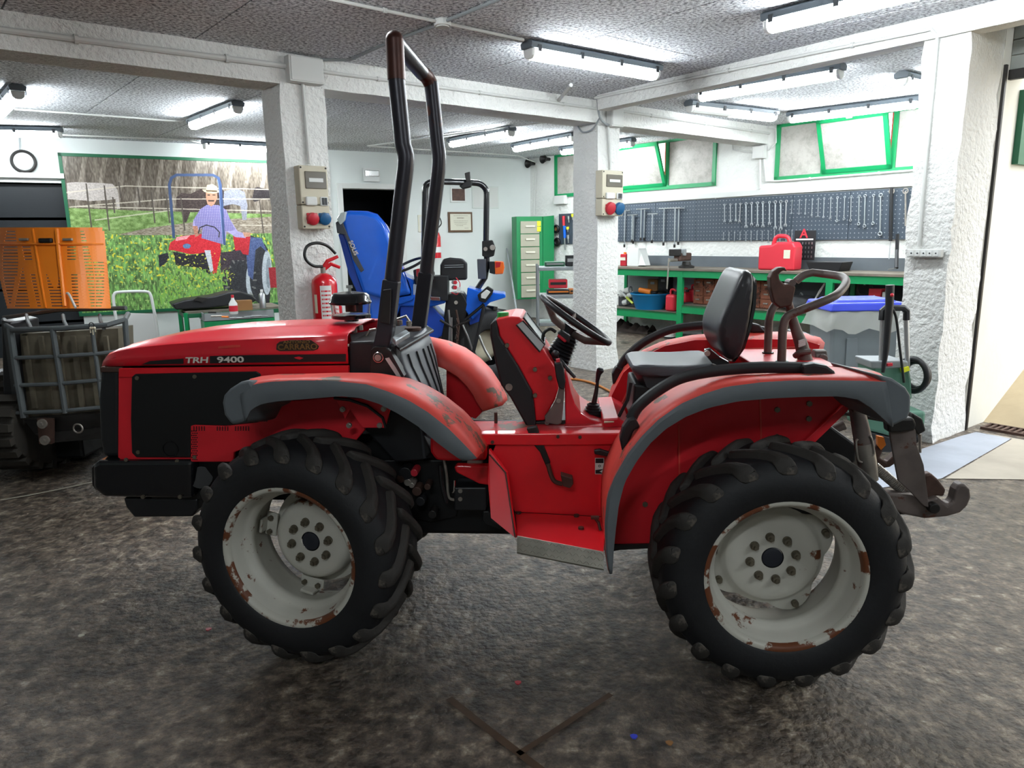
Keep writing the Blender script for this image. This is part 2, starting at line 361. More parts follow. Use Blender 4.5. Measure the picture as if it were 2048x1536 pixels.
# ---- ceiling: precast slabs with open joints
roof = G(); roof.prism([tuple(p + Z1 * 3.16) for p in (C0, SIDE_END, D0, E1, A3((11.8, -5.2, 0)), A3((-8.2, -5.2, 0)), CL)], (0, 0, .2))
ceil = struct(roof, 'ceiling', 'ceiling_render')
s_ref = NB @ PH(1300, 42, CEIL)
k0 = int(math.ceil((NB @ C0 - s_ref) / 1.2))
def slab(s0, s1, e0, e1):
    g = G(); g.prism([NB * a + DE * b + Z1 * CEIL for a, b in ((s0 + .006, e0), (s1 - .006, e0), (s1 - .006, e1), (s0 + .006, e1))], (0, 0, .07))
    g.build('ceiling_slab', 'ceiling_render', ceil)
for k in range(k0, k0 - 16, -1):
    a, b = s_ref + 1.2 * (k - 1), min(s_ref + 1.2 * k, NB @ C0)
    e_lo = -11.1 - .18 * (9.84 - a)
    if a > 6.42: slab(a, b, e_lo, -1.95)
    elif b > 6.42: slab(6.42, b, e_lo, -1.95); slab(a, 6.42, e_lo, 11)
    else:
        for q in range(3):
            t0, t1 = e_lo + (12 - e_lo) * q / 3, e_lo + (12 - e_lo) * (q + 1) / 3
            slab(a, b, t0 + (.005 if q else 0), t1 - .005)
# ---- walls, with real holes for doors and windows
def wall(name, p0, d, length, z0, z1, holes, nrm, th, material):
    ts = sorted({0, length} | {x for h in holes for x in h[:2]}); zs = sorted({z0, z1} | {x for h in holes for x in h[2:]})
    g = G()
    for i in range(len(ts) - 1):
        for j in range(len(zs) - 1):
            tm, zm = (ts[i] + ts[i + 1]) / 2, (zs[j] + zs[j + 1]) / 2
            if any(h[0] < tm < h[1] and h[2] < zm < h[3] for h in holes): continue
            c = p0 + d * tm + Z1 * zm + nrm * (th / 2)
            g.box(c, (ts[i + 1] - ts[i], th, zs[j + 1] - zs[j]), ax=[d, nrm, Z1])
    return struct(g, name, material)
tb = lambda u, v: (WR(u, v) - C0) @ DE
tk = lambda u, v: (WK(u, v) - CL) @ DK
WZ0, WZ1 = 2.36, 3.09
w1 = (tb(1113, 350), tb(1430, 330)); w2 = (tb(1557, 300), tb(1860, 280))
wall('wall_right', C0, DE, 10.9, 0, CEIL + .06, [(w1[0], w1[1], WZ0, WZ1), (w2[0], w2[1], WZ0, WZ1)], NB, .25, 'wall_plaster')
d_t0, d_t1 = tk(688, 450), tk(800, 450); dz = WK(740, 378)[2]
g_t0, g_t1 = tk(-260, 400), tk(140, 430); gz = WK(60, 365)[2]
wall('wall_back', CL, DK, 13, 0, CEIL + .06, [(d_t0, d_t1, 0, dz), (g_t0, g_t1, 0, gz)], -NK, .2, 'plaster_smooth')
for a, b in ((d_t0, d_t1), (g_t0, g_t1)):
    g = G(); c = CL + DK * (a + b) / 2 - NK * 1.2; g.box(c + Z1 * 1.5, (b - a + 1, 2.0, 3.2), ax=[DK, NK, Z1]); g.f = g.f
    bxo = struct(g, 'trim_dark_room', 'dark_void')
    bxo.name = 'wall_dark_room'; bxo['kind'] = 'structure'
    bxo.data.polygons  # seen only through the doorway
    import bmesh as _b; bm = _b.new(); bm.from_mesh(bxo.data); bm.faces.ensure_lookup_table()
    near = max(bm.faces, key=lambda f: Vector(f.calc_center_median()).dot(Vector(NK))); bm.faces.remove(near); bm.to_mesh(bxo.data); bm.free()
# white door frame
g = G(); fwid = .09
for (x0, x1, z0, z1) in ((d_t0 - fwid, d_t0, 0, dz + fwid), (d_t1, d_t1 + fwid, 0, dz + fwid), (d_t0, d_t1, dz, dz + fwid)):
    g.box(CL + DK * (x0 + x1) / 2 + NK * .02 + Z1 * (z0 + z1) / 2, (x1 - x0, .05, z1 - z0), ax=[DK, NK, Z1])
struct(g, 'door_1', 'box_white', bevel=.004)
g = G()
for a, b in (((-60, 349), (128, 352)),):
    g.box((WK(*a) + WK(*b)) / 2 + NK * .03, (np.linalg.norm(WK(*a) - WK(*b)), .07, .07), ax=[DK, NK, Z1])
struct(g, 'trim_1', 'box_white')
g = G(); zz = gz - .0
for k in range(5): g.box(CL + DK * ((g_t0 + g_t1) / 2 + .0) - NK * .12 + Z1 * (gz - .25 - .5 * k), (g_t1 - g_t0, .04, .46), ax=[DK, NK, Z1])
struct(g, 'door_2', 'dark_void')
struct(G().box(D0 + DB * (3.35 / 2 + 4) + A3((-.6, .8, 0)) * .13 + Z1 * 2, (3.35 + 8, .26, 4.6), ax=[DB, -NF, Z1]), 'wall_side', 'outside_wall')
# rest of the building shell, out of view
def shell(name, a, b, z0=0, z1=3.2):
    d = unit(A3(b) - A3(a)); n = A3((-d[1], d[0], 0)); L = np.linalg.norm(A3(b) - A3(a))
    struct(G().box((A3(a) + A3(b)) / 2 + Z1 * (z0 + z1) / 2, (L, .2, z1 - z0), ax=[d, n, Z1]), name, 'plaster_smooth')
A0, A1 = (11.8, -5.1, 0), (-8.2, -5.1, 0)
shell('wall_front', A1, A0); shell('wall_left', CL, A1); shell('wall_door_side', E1, A0)
# ---- pillars: rough rendered, a bit crooked
def rough_box(g, p0, ex, ey, z0, z1, amp=.005, st=.12, flare=0):
    Lx, Ly = np.linalg.norm(ex), np.linalg.norm(ey); dx, dy = unit(ex), unit(ey); H_ = z1 - z0
    nz = max(2, int(H_ / st)); ring = []
    nx, ny = max(2, int(Lx / st)), max(2, int(Ly / st))
    for i in range(nx): ring.append((Lx * i / nx, 0))
    for i in range(ny): ring.append((Lx, Ly * i / ny))
    for i in range(nx): ring.append((Lx - Lx * i / nx, Ly))
    for i in range(ny): ring.append((0, Ly - Ly * i / ny))
    rows = []
    for k in range(nz + 1):
        z = z0 + H_ * k / nz; fl = flare * max(0, 1 - (z - z0) / .25)
        rows.append([A3(p0) + dx * (a + (a / Lx - .5) * 2 * fl) + dy * (b + (b / Ly - .5) * 2 * fl) + Z1 * z + rng.normal(0, amp, 3) * A3((1, 1, 0)) for a, b in ring])
    g.grid(rows, close=True); n = len(ring); base = len(g.v) - n * (nz + 1)
    g.add([], []); g.f.append(tuple(base + i for i in range(n))); g.f.append(tuple(base + n * nz + i for i in range(n))[::-1]); g.mi += [g.cur] * 2
P1A, P1B = PH(558, 167, BB) * A3((1, 1, 0)), PH(647, 179, BB) * A3((1, 1, 0))
P2A, P2B = PH(1196, 246, BB) * A3((1, 1, 0)), PH(1241, 251, BB) * A3((1, 1, 0))
BD = unit(P2A - P1A); BN = A3((-BD[1], BD[0], 0))      # beam direction; away
g = G(); rough_box(g, P1A, BD * np.linalg.norm(P1B - P1A), BN * .38, 0, BB + .02, .004); struct(g, 'trim_pillar', 'plaster', smooth=50)
bpy.data.objects['trim_pillar'].name = 'pillar_left'
g = G(); rough_box(g, P2A, BD * np.linalg.norm(P2B - P2A), BN * .40, 0, BB + .02, .004, flare=.02); struct(g, 'pillar_middle', 'plaster', smooth=50)
g = G(); rough_box(g, PRN, DB * .57, A3((-.6, .8, 0)) * .32, 0, 3.08, .007, flare=.015); struct(g, 'pillar_right', 'plaster', smooth=50)
# ---- beams
bend = (WR(1548, 262) * A3((1, 1, 0))); L_b = (bend - P1A) @ BD + .1
g = G(); rough_box(g, P1A - BD * 5.5, BD * (5.5 + L_b), BN * .34, BB, CEIL + .02, .005, st=.15); struct(g, 'beam_main', 'plaster', smooth=50)
b2a, b2b = PH(1195, 190, CEIL) * A3((1, 1, 0)), PH(1930, 16, CEIL) * A3((1, 1, 0)); b2d = unit(b2b - b2a); b2n = A3((-b2d[1], b2d[0], 0))
g = G(); rough_box(g, b2a, b2d * (np.linalg.norm(b2b - b2a) + 5), b2n * .16, 2.945, CEIL + .02, .004, st=.15); struct(g, 'beam_cross', 'plaster', smooth=50)
# ---- rolled-up shutter in the doorway
DOA = A3((.8, .6, 0))
def WD(u, v, off=.12): return PP(u, v, DOA, D0 + DOA * off)
zs0 = WD(2020, 155)[2]; sh = G(); zc = zs0 + .02
c_ = D0 + DOA * .14 + NF * 2.15
t_ = struct(G().box(c_ + Z1 * (zs0 + .02), (4.3, .05, .07), ax=[NF, DOA, Z1]), 'door_3', 'dark_steel')
while zc < 3.12:
    G().box(c_ + Z1 * (zc + .08) , (4.3, .025, .105), ax=[NF, DOA, Z1]).build('shutter_slat', 'shutter', t_, bevel=.008); zc += .11
G().box(D0 + NF * .0 + DB * .03 + NF * .01 + Z1 * 1.4, (.03, .02, 2.8), ax=[DB, NF, Z1]).build('shutter_guide', 'dark_steel', t_)
struct(G().box(D0 + DOA * .3 + NF * 2.3 + Z1 * 3.25, (4.6, .3, .9), ax=[NF, DOA, Z1]), 'wall_above_door', 'outside_wall')
# ---- outside: ramp, drain
ra, rb_ = WO(1966, 849), WO(2048, 738); ra[2] = 0
up_ = unit(rb_ - ra)
g = G(); g.prism([ra, ra + up_ * 9, ra + up_ * 9 + NF * 7, ra + NF * 7], (0, 0, -.05)); struct(g, 'ramp', 'ramp')
dr = thing('drain_grate', 'rusty steel drain grate across the foot of the outdoor ramp', 'drain', tuple(PH(1962, 857, 0)), math.atan2(-.8, .6))
G().bx(0, 3, -.02, 0, 0, .02).bx(0, 3, .16, .18, 0, .02).build('grate_frame', 'rust_steel', dr, F=XF[dr.name])
o0 = G().bx(0, .02, 0, .16, .005, .018).build('grate_bar', 'rust_steel', dr, F=XF[dr.name])
for k in range(1, 40): c = o0.copy(); COL.objects.link(c); c.location.x = k * .045
gw = thing('window_frame', 'green painted frame on the white outdoor wall at the right edge', 'frame', tuple(WO(2044, 255)))
a, b = WO(2041, 178, .02), WO(2043, 330, .02)
G().box((a + b) / 2 + DB * .3, (.7, .05, abs(a[2] - b[2])), ax=[DB, NF, Z1]).build('frame', 'green_edge', gw)
G().box((a + b) / 2 + DB * .36 + NF * .03, (.5, .01, abs(a[2] - b[2]) - .12), ax=[DB, NF, Z1]).build('panel', 'green_frame', gw)
# ---- windows in the bench wall: green steel frames, dirty frosted panes, hopper sashes tipped into the room
def bar(g, a, b, w_=.045, d_=.04, nrm=None):
    a, b = A3(a), A3(b); t = unit(b - a); n = NB if nrm is None else nrm; g.box((a + b) / 2, (np.linalg.norm(b - a) + w_ * .98, d_, w_), ax=[t, n, np.cross(t, n)])
def frame_rect(g, p, q, r_, s, **k):
    for a, b in ((p, q), (q, r_), (r_, s), (s, p)): bar(g, a, b, **k)
def Bp(t, z, off=0): return C0 + DE * t + Z1 * z - NB * off
def window(name, t0, t1, mulls, sash):
    g = G(); frame_rect(g, Bp(t0, WZ0, .0), Bp(t1, WZ0, .0), Bp(t1, WZ1, .0), Bp(t0, WZ1, .0), w_=.06, d_=.06)
    root = struct(g, name, 'green_frame')
    for mm in mulls: gg = G(); bar(gg, Bp(mm, WZ0), Bp(mm, WZ1), w_=.06, d_=.05); gg.build('mullion', 'green_frame', root)
    ed = [t0] + mulls + [t1]
    for i in range(len(ed) - 1):
        a, b = ed[i] + .03, ed[i + 1] - .03
        if i in sash:
            dd = .27
            P_ = [Bp(a, WZ0 + .05, .03), Bp(b, WZ0 + .05, .03), Bp(b, WZ1 - .06, dd), Bp(a, WZ1 - .06, dd)]
            nn = unit(np.cross(P_[1] - P_[0], P_[3] - P_[0])); g = G(); frame_rect(g, *P_, w_=.055, d_=.04, nrm=nn); s_ = g.build('sash', 'green_frame', root)
            cm = sum(P_) / 4; g = G(); g.prism([cm + (p - cm) * .95 for p in P_], nn * .006); g.build('pane', 'frosted', s_)
            g = G(); h_ = (P_[2] + P_[3]) / 2; g.box(h_ - NB * .03, (.08, .03, .03), ax=[DE, NB, Z1]); g.build('catch', 'steel', s_)
            for q in range(5): tt = a + (b - a) * (q + .5) / 5; G().cyl(Bp(tt, WZ0, -.16), Bp(tt, WZ1, -.16), .01, 6).build('grille_bar', 'red_worn', root)
        else:
            g = G(); g.box(Bp((a + b) / 2, (WZ0 + WZ1) / 2), (b - a, .008, WZ1 - WZ0 - .05), ax=[DE, NB, Z1]); g.build('pane', 'frosted', root)
    return root
window('window_1', w1[0], w1[1], [tb(1194, 330), tb(1336, 320)], {1})
window('window_2', w2[0], w2[1], [tb(1650, 290), tb(1791, 275)], {1})
# a red machine parked outside the first window, seen through the gap
mo = thing('parked_machine', 'red and white machine parked outside behind the half open hopper window', 'machine', tuple(Bp(w1[1], 0, -1.3)))
G().box(Bp(w1[1] - .6, 1.5, -1.6), (1.6, .6, 3.0), ax=[DE, NB, Z1]).build('body', 'red_worn', mo, bevel=.04)
G().box(Bp(w1[1] - .6, 2.75, -1.28), (1.5, .05, .16), ax=[DE, NB, Z1]).build('stripe', 'white_plastic', mo)
# ---- fluorescent fittings
def lamp(a, b, label, half=False, zc=3.02, L=1.5, lit=True, world=None):
    p, q = (PH(*a, zc), PH(*b, zc)) if world is None else (A3(world[0]), A3(world[1]))
    c = (p + q) / 2; d = unit(q - p); d[2] = 0; ln = np.linalg.norm(q - p) if L is None else L
    rz = math.atan2(d[1], d[0]); t = thing('tube_light', label, 'light', (c[0], c[1], CEIL - .14), rz, 'tube lights under the ceiling'); F = XF[t.name]
    prof = [(-.065, .075), (.065, .075), (.075, .115), (.04, .135), (-.04, .135), (-.075, .115)]
    G().prism([(-ln / 2, y, z) for y, z in prof], (ln, 0, 0)).build('housing', 'lamp_body', t, F=F, bevel=.004)
    pr2 = [(-.062, .074), (.062, .074), (.05, .02), (.025, .0), (-.025, .0), (-.05, .02)]
    e = .05
    G().prism([(-ln / 2 + e, y, z) for y, z in pr2], (ln - 2 * e, 0, 0)).build('diffuser', 'lamp_diffuser' if lit and not half else ('lamp_diffuser' if half else 'lamp_dim'), t, F=F) if not half else None
    if half:
        G().prism([(-ln / 2 + e, y, z) for y, z in pr2], (ln * .42, 0, 0)).build('diffuser', 'lamp_dim', t, F=F, label='unlit half of the diffuser')
        G().prism([(-ln / 2 + e + ln * .42, y, z) for y, z in pr2], (ln * .58 - 2 * e, 0, 0)).build('diffuser', 'lamp_diffuser', t, F=F)
    for s in (-1, 1): G().prism([(s * (ln / 2 - e), y * .98, z) for y, z in pr2], (s * .035, 0, 0)).build('end_cap', 'lamp_dim', t, F=F, bevel=.008)
    for i in range(4):
        x = -ln / 2 + .08 + (ln - .16) * i / 3
        for s in (-1, 1): G().box((x, s * .068, .075), (.035, .016, .05)).build('clip', 'lamp_clip', t, F=F)
    return t
lamp((1048, 100), (1318, 148), 'large tube light nearest the camera above the tractor roll bar side')
lamp((1622, 28), (1905, -40), 'tube light cut off by the top edge of the photo')
lamp((1397, 192), (1685, 143), 'long tube light left of the stubby one near the right pillar')
lamp((1388, 215), (1540, 232), 'tube light with one half unlit, under the end of the main beam', half=True)
lamp((1772, 152), (1960, 196), 'tube light running behind the right pillar')
lamp((1580, 236), (1835, 205), 'tube light directly above the green window beside the right pillar')
lamp((895, 288), (1032, 262), 'tube light over the blue tractor, left one of the far group')
lamp((1020, 298), (1160, 273), 'tube light ending behind the middle pillar')
lamp((1122, 303), (1268, 285), 'farthest tube light, crossing behind the middle pillar')
lamp((378, 252), (485, 212), 'tube light left of the left pillar')
lamp((-12, 236), (48, 172), 'tube light at the far left upper edge')
lamp((-80, 262), (62, 265), 'tube light above the round wall lamp')
lamp((438, 291), (575, 298), 'tube light over the big poster, ending behind the left pillar')
pk_ = PH(345, -55, 3.0)
for i, (x, y, a) in enumerate(((pk_[0], pk_[1], -.8), (-1.2, -1.6, .64), (2.8, -.6, .64))):  # last two fittings are added out of view to brighten the camera side
    lamp(None, None, ['tube light just above the left part of the frame', 'added unseen fill tube light behind the camera', 'added unseen fill tube light beside the big door'][i], world=((x, y, 3), (x + math.cos(a) * 1.5, y + math.sin(a) * 1.5, 3)))
# ---- conduits and junction boxes
def conduit(label, pts, r=.012, clips=True, mat_='pipe_white', name='conduit', smooth_k=0):
    pts = [A3(p) for p in pts]; t = thing(name, label, 'conduit', tuple(pts[0]))
    P_ = smooth_curve(pts, smooth_k) if smooth_k else pts
    G().tube(P_, r, 8).build('pipe', mat_, t, smooth=True)
    if clips:
        for a, b in zip(pts[:-1], pts[1:]):
            L = np.linalg.norm(b - a)
            for k in range(int(L / .9)): c = a + (b - a) * (k + .5) / int(L / .9); G().tube([c - unit(b - a) * .012, c + unit(b - a) * .012], r * 1.5, 8).build('clip', mat_, t)
    return t
ce = lambda u, v: PH(u, v, CEIL - .02)
bf = lambda u, v, o=.02: PP(u, v, -BN, P1A - BN * o)
conduit('white ceiling conduit from the top edge to the large near light', [ce(640, -6), ce(885, 45), ce(1047, 80)])
conduit('grey ceiling conduit crossing at the round junction box', [ce(1010, -6), ce(885, 45), ce(762, 92), ce(700, 120), ce(640, 120)], mat_='lead_grey')
conduit('white conduit along the main beam left of the left pillar', [bf(-30, 55), bf(580, 133)], r=.022)
conduit('pair of white conduits along the main beam, upper one', [bf(637, 142), bf(1200, 218)], r=.014)
conduit('white conduit along the main beam right of the middle pillar', [bf(1243, 222), bf(1545, 268)], r=.014)
conduit('thin conduit on the ceiling toward the light left of the left pillar', [ce(28, 218), ce(365, 243)])
conduit('thin conduit on the far ceiling above the poster', [ce(80, 268), ce(370, 280), ce(438, 291)])
conduit('thin conduit on the ceiling running to the back corner', [ce(1150, 236), ce(735, 292), ce(1035, 311), WR(1072, 325, .03), WR(1068, 430, .03)])
conduit('conduit along the cross beam down the right pillar to the sockets', [PP(1190, 196, b2n, b2a - b2n * .02), PP(1862, 58, b2n, b2a - b2n * .02), PP(1875, 72, DB, PRN - DB * .02), PP(1866, 170, DB, PRN - DB * .02), PP(1845, 400, DB, PRN - DB * .02), PP(1838, 492, DB, PRN - DB * .02)], r=.014)
conduit('conduit down the left pillar to its breaker box', [PP(605, 166, -BN, P1A - BN * .02), PP(619, 328, -BN, P1A - BN * .02)], r=.016)
conduit('conduit down the middle pillar to its breaker box', [PP(1216, 245, -BN, P2A - BN * .02), PP(1221, 338, -BN, P2A - BN * .02)], r=.016)
conduit('conduit down and left along the bench wall from the grey junction box', [WR(1520, 318, .03), WR(1520, 376, .03), WR(1504, 390, .03), WR(1245, 407, .03)], r=.016)
conduit('conduit under the right green window', [WR(1528, 318, .03), WR(1532, 362, .03), WR(1558, 362, .03), WR(1835, 340, .03)], r=.014)
conduit('curled conduit above the grey junction box on the bench wall', [WR(1536, 300, .03), WR(1552, 285, .03), WR(1552, 258, .03), WR(1475, 252, .03), WR(1462, 262, .03), WR(1466, 300, .03), WR(1505, 305, .03)], r=.012, clips=False)
conduit('slanting conduit stub on the main beam', [bf(1118, 200), PH(1142, 170, CEIL - .02)], r=.02, clips=False)
conduit('looped grey cable at the top of the middle pillar', [bf(1195, 200, .05), bf(1200, 235, .08), bf(1218, 250, .05), bf(1240, 240, .03)], r=.013, clips=False, smooth_k=5, mat_='lead_grey')
conduit('drooping cable on the left face of the middle pillar', [PP(1152, 245, BD, P2A - BD * .03), PP(1165, 264, BD, P2A - BD * .03), PP(1185, 258, BD, P2A - BD * .03), PP(1200, 235, BD, P2A - BD * .03)], r=.01, clips=False, smooth_k=5, mat_='lead_grey')
def jbox(label, c, size, ax, m_='box_white', name='junction_box'):
    t = thing(name, label, 'box', tuple(A3(c))); G().box(c, size, ax=ax).build('body', m_, t, bevel=.006)
    G().box(A3(c) + A3(ax[1]) * (size[1] / 2 + .003), (size[0] * .9, .008, size[2] * .9), ax=ax).build('cover', m_, t, bevel=.003)
    return t
fax = [BD, -BN, Z1]
jbox('white junction box above the left pillar', (bf(580, 118, .05) + bf(637, 164, .05)) / 2, (.30, .09, .2), fax)
jbox('white junction box above the middle pillar', (bf(1217, 222, .05) + bf(1243, 238, .05)) / 2, (.2, .09, .26), fax)
jbox('grey junction box on the bench wall left of the right window', WR(1519, 305, .05), (.19, .08, .17), [DE, -NB, Z1])
jbox('small white box on the wall above the tool panel', WR(1121, 400, .05), (.3, .08, .16), [DE, -NB, Z1])
jt = thing('junction_box', 'round white junction box on the near ceiling', 'box', tuple(ce(885, 45)))
G().cyl(ce(885, 45) + Z1 * .02, ce(885, 45) - Z1 * .025, .06, 20).build('body', 'pipe_white', jt, bevel=.008)
G().cyl(ce(885, 45) - Z1 * .02, ce(885, 45) - Z1 * .032, .045, 20).build('cover', 'box_white', jt)
# ================================================================ THE RED TRACTOR
TA = -.07; TO = A3((0, 2.364, 0))
TX = A3((math.cos(TA), math.sin(TA), 0)); TY = A3((-math.sin(TA), math.cos(TA), 0))
T = thing('tractor', 'red narrow open tractor with grey fender lips standing in the foreground', 'tractor', tuple(TO), TA); TF = XF[T.name]
def tl(w_): w_ = A3(w_) - TO; return A3((w_ @ TX, w_ @ TY, w_[2]))
def L(u, v, y): return tl(PP(u, v, TY, TO + TY * y))
def LZ(u, v, z): return tl(PH(u, v, z))
def LX(u, v, x): return tl(PP(u, v, TX, TO + TX * x))
def LL(px, y): return [L(u, v, y) for u, v in px]
def part(g, name, m_, parent=None, **k): return g.build(name, m_, parent or T, F=TF, **k)
def plate(name, px, y, d, m_, parent=None, **k): return part(G().prism(LL(px, y), (0, d, 0)), name, m_, parent, **k)
YC = .665
# ---- wheels
TW, TR = .27, .445
def wheel_matrix(x, y, z, yaw): return Matrix.Translation((x, y, z)) @ Matrix.Rotation(yaw, 4, 'Z')
PROF_T = [(.266, .014), (.268, -.004), (.285, -.014), (.315, -.022), (.35, -.022), (.382, -.008), (.404, .012), (.414, .03), (.419, .08), (.421, TW / 2), (.419, TW - .08), (.414, TW - .03), (.404, TW - .012), (.382, TW + .008), (.35, TW + .022), (.315, TW + .022), (.285, TW + .014), (.268, TW + .004), (.266, TW - .014)]
def lug_mesh(side):
    g = G(); ctr = TW / 2; secs = []
    # centre line of one lug: (y across, angle offset, r_top)
    steps = [(-.06, -.10, .040), (.06, -.07, .050), (.3, .01, .048), (.55, .10, .046), (.75, .17, .046), (.9, .215, .052), (1.0, .24, .058), (1.06, .252, .056), (1.11, .26, .036)]
    for t, da, wd in steps:
        y = ctr - side * (ctr + .0) * t if side > 0 else ctr + ctr * t
        rt_ = TR - (.0 if t < .7 else (t - .7) * .055); rb = .408 if t < .9 else .408 - (t - .9) * .12
        if t > 1.0: rt_ = .430 - (t - 1.0) * .30; rb = .39 - (t - 1.0) * .2
        hw = wd / 2 / TR; sl = .35
        ring = []
        for (aa, rr) in ((-hw * 1.7, rb), (-hw * .75, rt_), (hw * .7, rt_ - .004), (hw * 1.25, rb)):
            a = da + aa; ring.append((rr * math.sin(a), y, rr * math.cos(a)))
        secs.append(ring)
    n = 4; vs = [p for r_ in secs for p in r_]; fs = [(0, 3, 2, 1), tuple((len(secs) - 1) * 4 + i for i in range(4))]
    for i in range(len(secs) - 1):
        for j in range(4): fs.append((i * 4 + j, i * 4 + (j + 1) % 4, (i + 1) * 4 + (j + 1) % 4, (i + 1) * 4 + j))
    g.add(vs, fs); return g
LUGS = {}
def wheel(x, y, z, yaw, style, near=True, rot=0, spin=1):
    W_ = wheel_matrix(x, y, z, yaw); FW = TF @ W_
    fl = 1 if near else -1
    def wp(g, name, m_, parent=None, **k): return g.build(name, m_, parent or T, F=FW if near else TF @ W_ @ Matrix.Rotation(math.pi, 4, 'Z'), **k)
    tyre = wp(G().lathe(PROF_T, (0, 0, 0), (0, 1, 0), 72), 'tyre', 'rubber', smooth=60)
    WM = W_ if near else W_ @ Matrix.Rotation(math.pi, 4, 'Z')
    NL = 19
    for side in (1, -1):
        for k in range(NL):
            if side not in LUGS:
                o = lug_mesh(side).build('tread_lug', 'lug_rubber', None, bevel=.007, seg=2, smooth=50); LUGS[side] = o
            else: o = LUGS[side].copy(); COL.objects.link(o)
            o.parent = tyre; o.matrix_parent_inverse = Matrix.Identity(4)
            a = 2 * math.pi * (k + (.5 if side < 0 else 0)) / NL + rot
            o.matrix_basis = WM @ Matrix.Rotation(a, 4, 'Y')
    rim = G(); prof = [(.268, .012), (.276, .003), (.277, -.005), (.271, -.009), (.262, -.004), (.256, .012), (.252, .022), (.247, .035), (.243, .06), (.236, .075), (.222, .088), (.220, .105), (.228, .125), (.24, .15), (.244, TW - .05), (.256, TW - .012), (.27, TW - .003), (.276, TW + .004), (.262, TW - .018)]
    rim.lathe(prof, (0, 0, 0), (0, 1, 0), 72); rim = wp(rim, 'rim', 'rim_rust' if style == 'front' else 'rim_white', smooth=45)
    wp(G().lathe([(.2745, .006), (.2785, -.003), (.2765, -.0095), (.268, -.0105), (.2585, -.0045), (.2545, .013)], (0, 0, 0), (0, 1, 0), 72), 'rim_flange', 'rim_edge', rim, smooth=60, label='rusty outer flange')
    yd = .155
    if style == 'rear':
        g = G(); rg = []; N_ = 96
        for i in range(N_):
            a = 2 * math.pi * i / N_; q = math.cos(4 * (a - R(27))); rr = .190 + .046 * max(0, (q + .35) / 1.35) ** .9; rg.append((a, rr))
        ring = lambda s_, yy, lim=None: [(min(rr, lim or 9) * s_ * math.cos(a), yy, min(rr, lim or 9) * s_ * math.sin(a)) for a, rr in rg]
        g.grid([ring(1, yd + .035), ring(1, yd + .029), ring(1, yd + .025, .190), ring(1, yd + .022, .180), ring(1, yd + .008, .170), ring(1, yd + .004, .162), ring(1, yd, .14), ring(1, yd, .04)], close=True)
        disc = wp(g, 'wheel_disc', 'rim_white', smooth=40)
        for k in range(4):
            a = R(27 + 90 * k); p = A3((.208 * math.cos(a), yd + .02, .208 * math.sin(a)))
            wp(G().cyl(p, p - A3((0, .012, 0)), .013, 20).cyl(p - A3((0, .008, 0)), p - A3((0, .024, 0)), .0105, 6), 'rim_bolt', 'nut', disc)
            q = A3((.24 * math.cos(a), yd + .035, .24 * math.sin(a))); wp(G().box((p + q) / 2 + A3((0, .02, 0)), (.06, .012, .05), ax=[(math.cos(a), 0, math.sin(a)), (0, 1, 0), (-math.sin(a), 0, math.cos(a))]), 'rim_lug', 'rim_white', rim)
    else:
        g = G(); g.lathe([(.165, yd + .07), (.163, yd + .03), (.155, yd + .012), (.142, yd + .002), (.125, yd), (.04, yd)], (0, 0, 0), (0, 1, 0), 64); disc = wp(g, 'wheel_disc', 'rim_white', smooth=45)
        wp(G().lathe([(.165, yd + .07), (.185, yd + .075), (.2, yd + .08), (.2, yd + .088), (.165, yd + .088)], (0, 0, 0), (0, 1, 0), 64), 'disc_flange', 'rim_white', disc)
        for k in range(4):
            a = R(100 + 90 * k + (35 if True else 0) + 35); e = A3((math.cos(a), 0, math.sin(a))); t_ = A3((-math.sin(a), 0, math.cos(a)))
            c = e * .205 + A3((0, yd + .05, 0)); b = wp(G().box(c, (.05, .012, .10), ax=[e, (0, 1, 0), t_]).box(e * .228 + A3((0, yd + .03, 0)), (.012, .05, .06), ax=[e, (0, 1, 0), t_]), 'rim_bracket', 'rim_white', rim, bevel=.004)
            for s in (-.03, .03): p = c + t_ * s + A3((0, -.008, 0)); wp(G().cyl(p, p - A3((0, .012, 0)), .011, 6), 'rim_bolt', 'nut', rim)
    for k in range(8):
        a = R(10 + 45 * k); p = A3((.082 * math.cos(a), yd, .082 * math.sin(a)))
        wp(G().cyl(p, p - A3((0, .005, 0)), .0165, 18).cyl(p - A3((0, .004, 0)), p - A3((0, .02, 0)), .0135, 6).cyl(p - A3((0, .018, 0)), p - A3((0, .03, 0)), .007, 10), 'wheel_nut', 'nut', disc)
    wp(G().lathe([(.0, yd - .004), (.028, yd - .004), (.036, yd - .001), (.038, yd + .01)], (0, 0, 0), (0, 1, 0), 32), 'hub_cap', 'cap_dark', disc, smooth=True)
    return tyre
wheel(.928, 0, .445, .0, 'rear', rot=.05)
wheel(-.849, .093, .445, -.20, 'front', rot=.12)
wheel(.928, 2 * YC, .445, .0, 'rear', near=False, rot=.1)
wheel(-.80, 2 * YC - .09, .445, -.20, 'front', near=False, rot=.2)
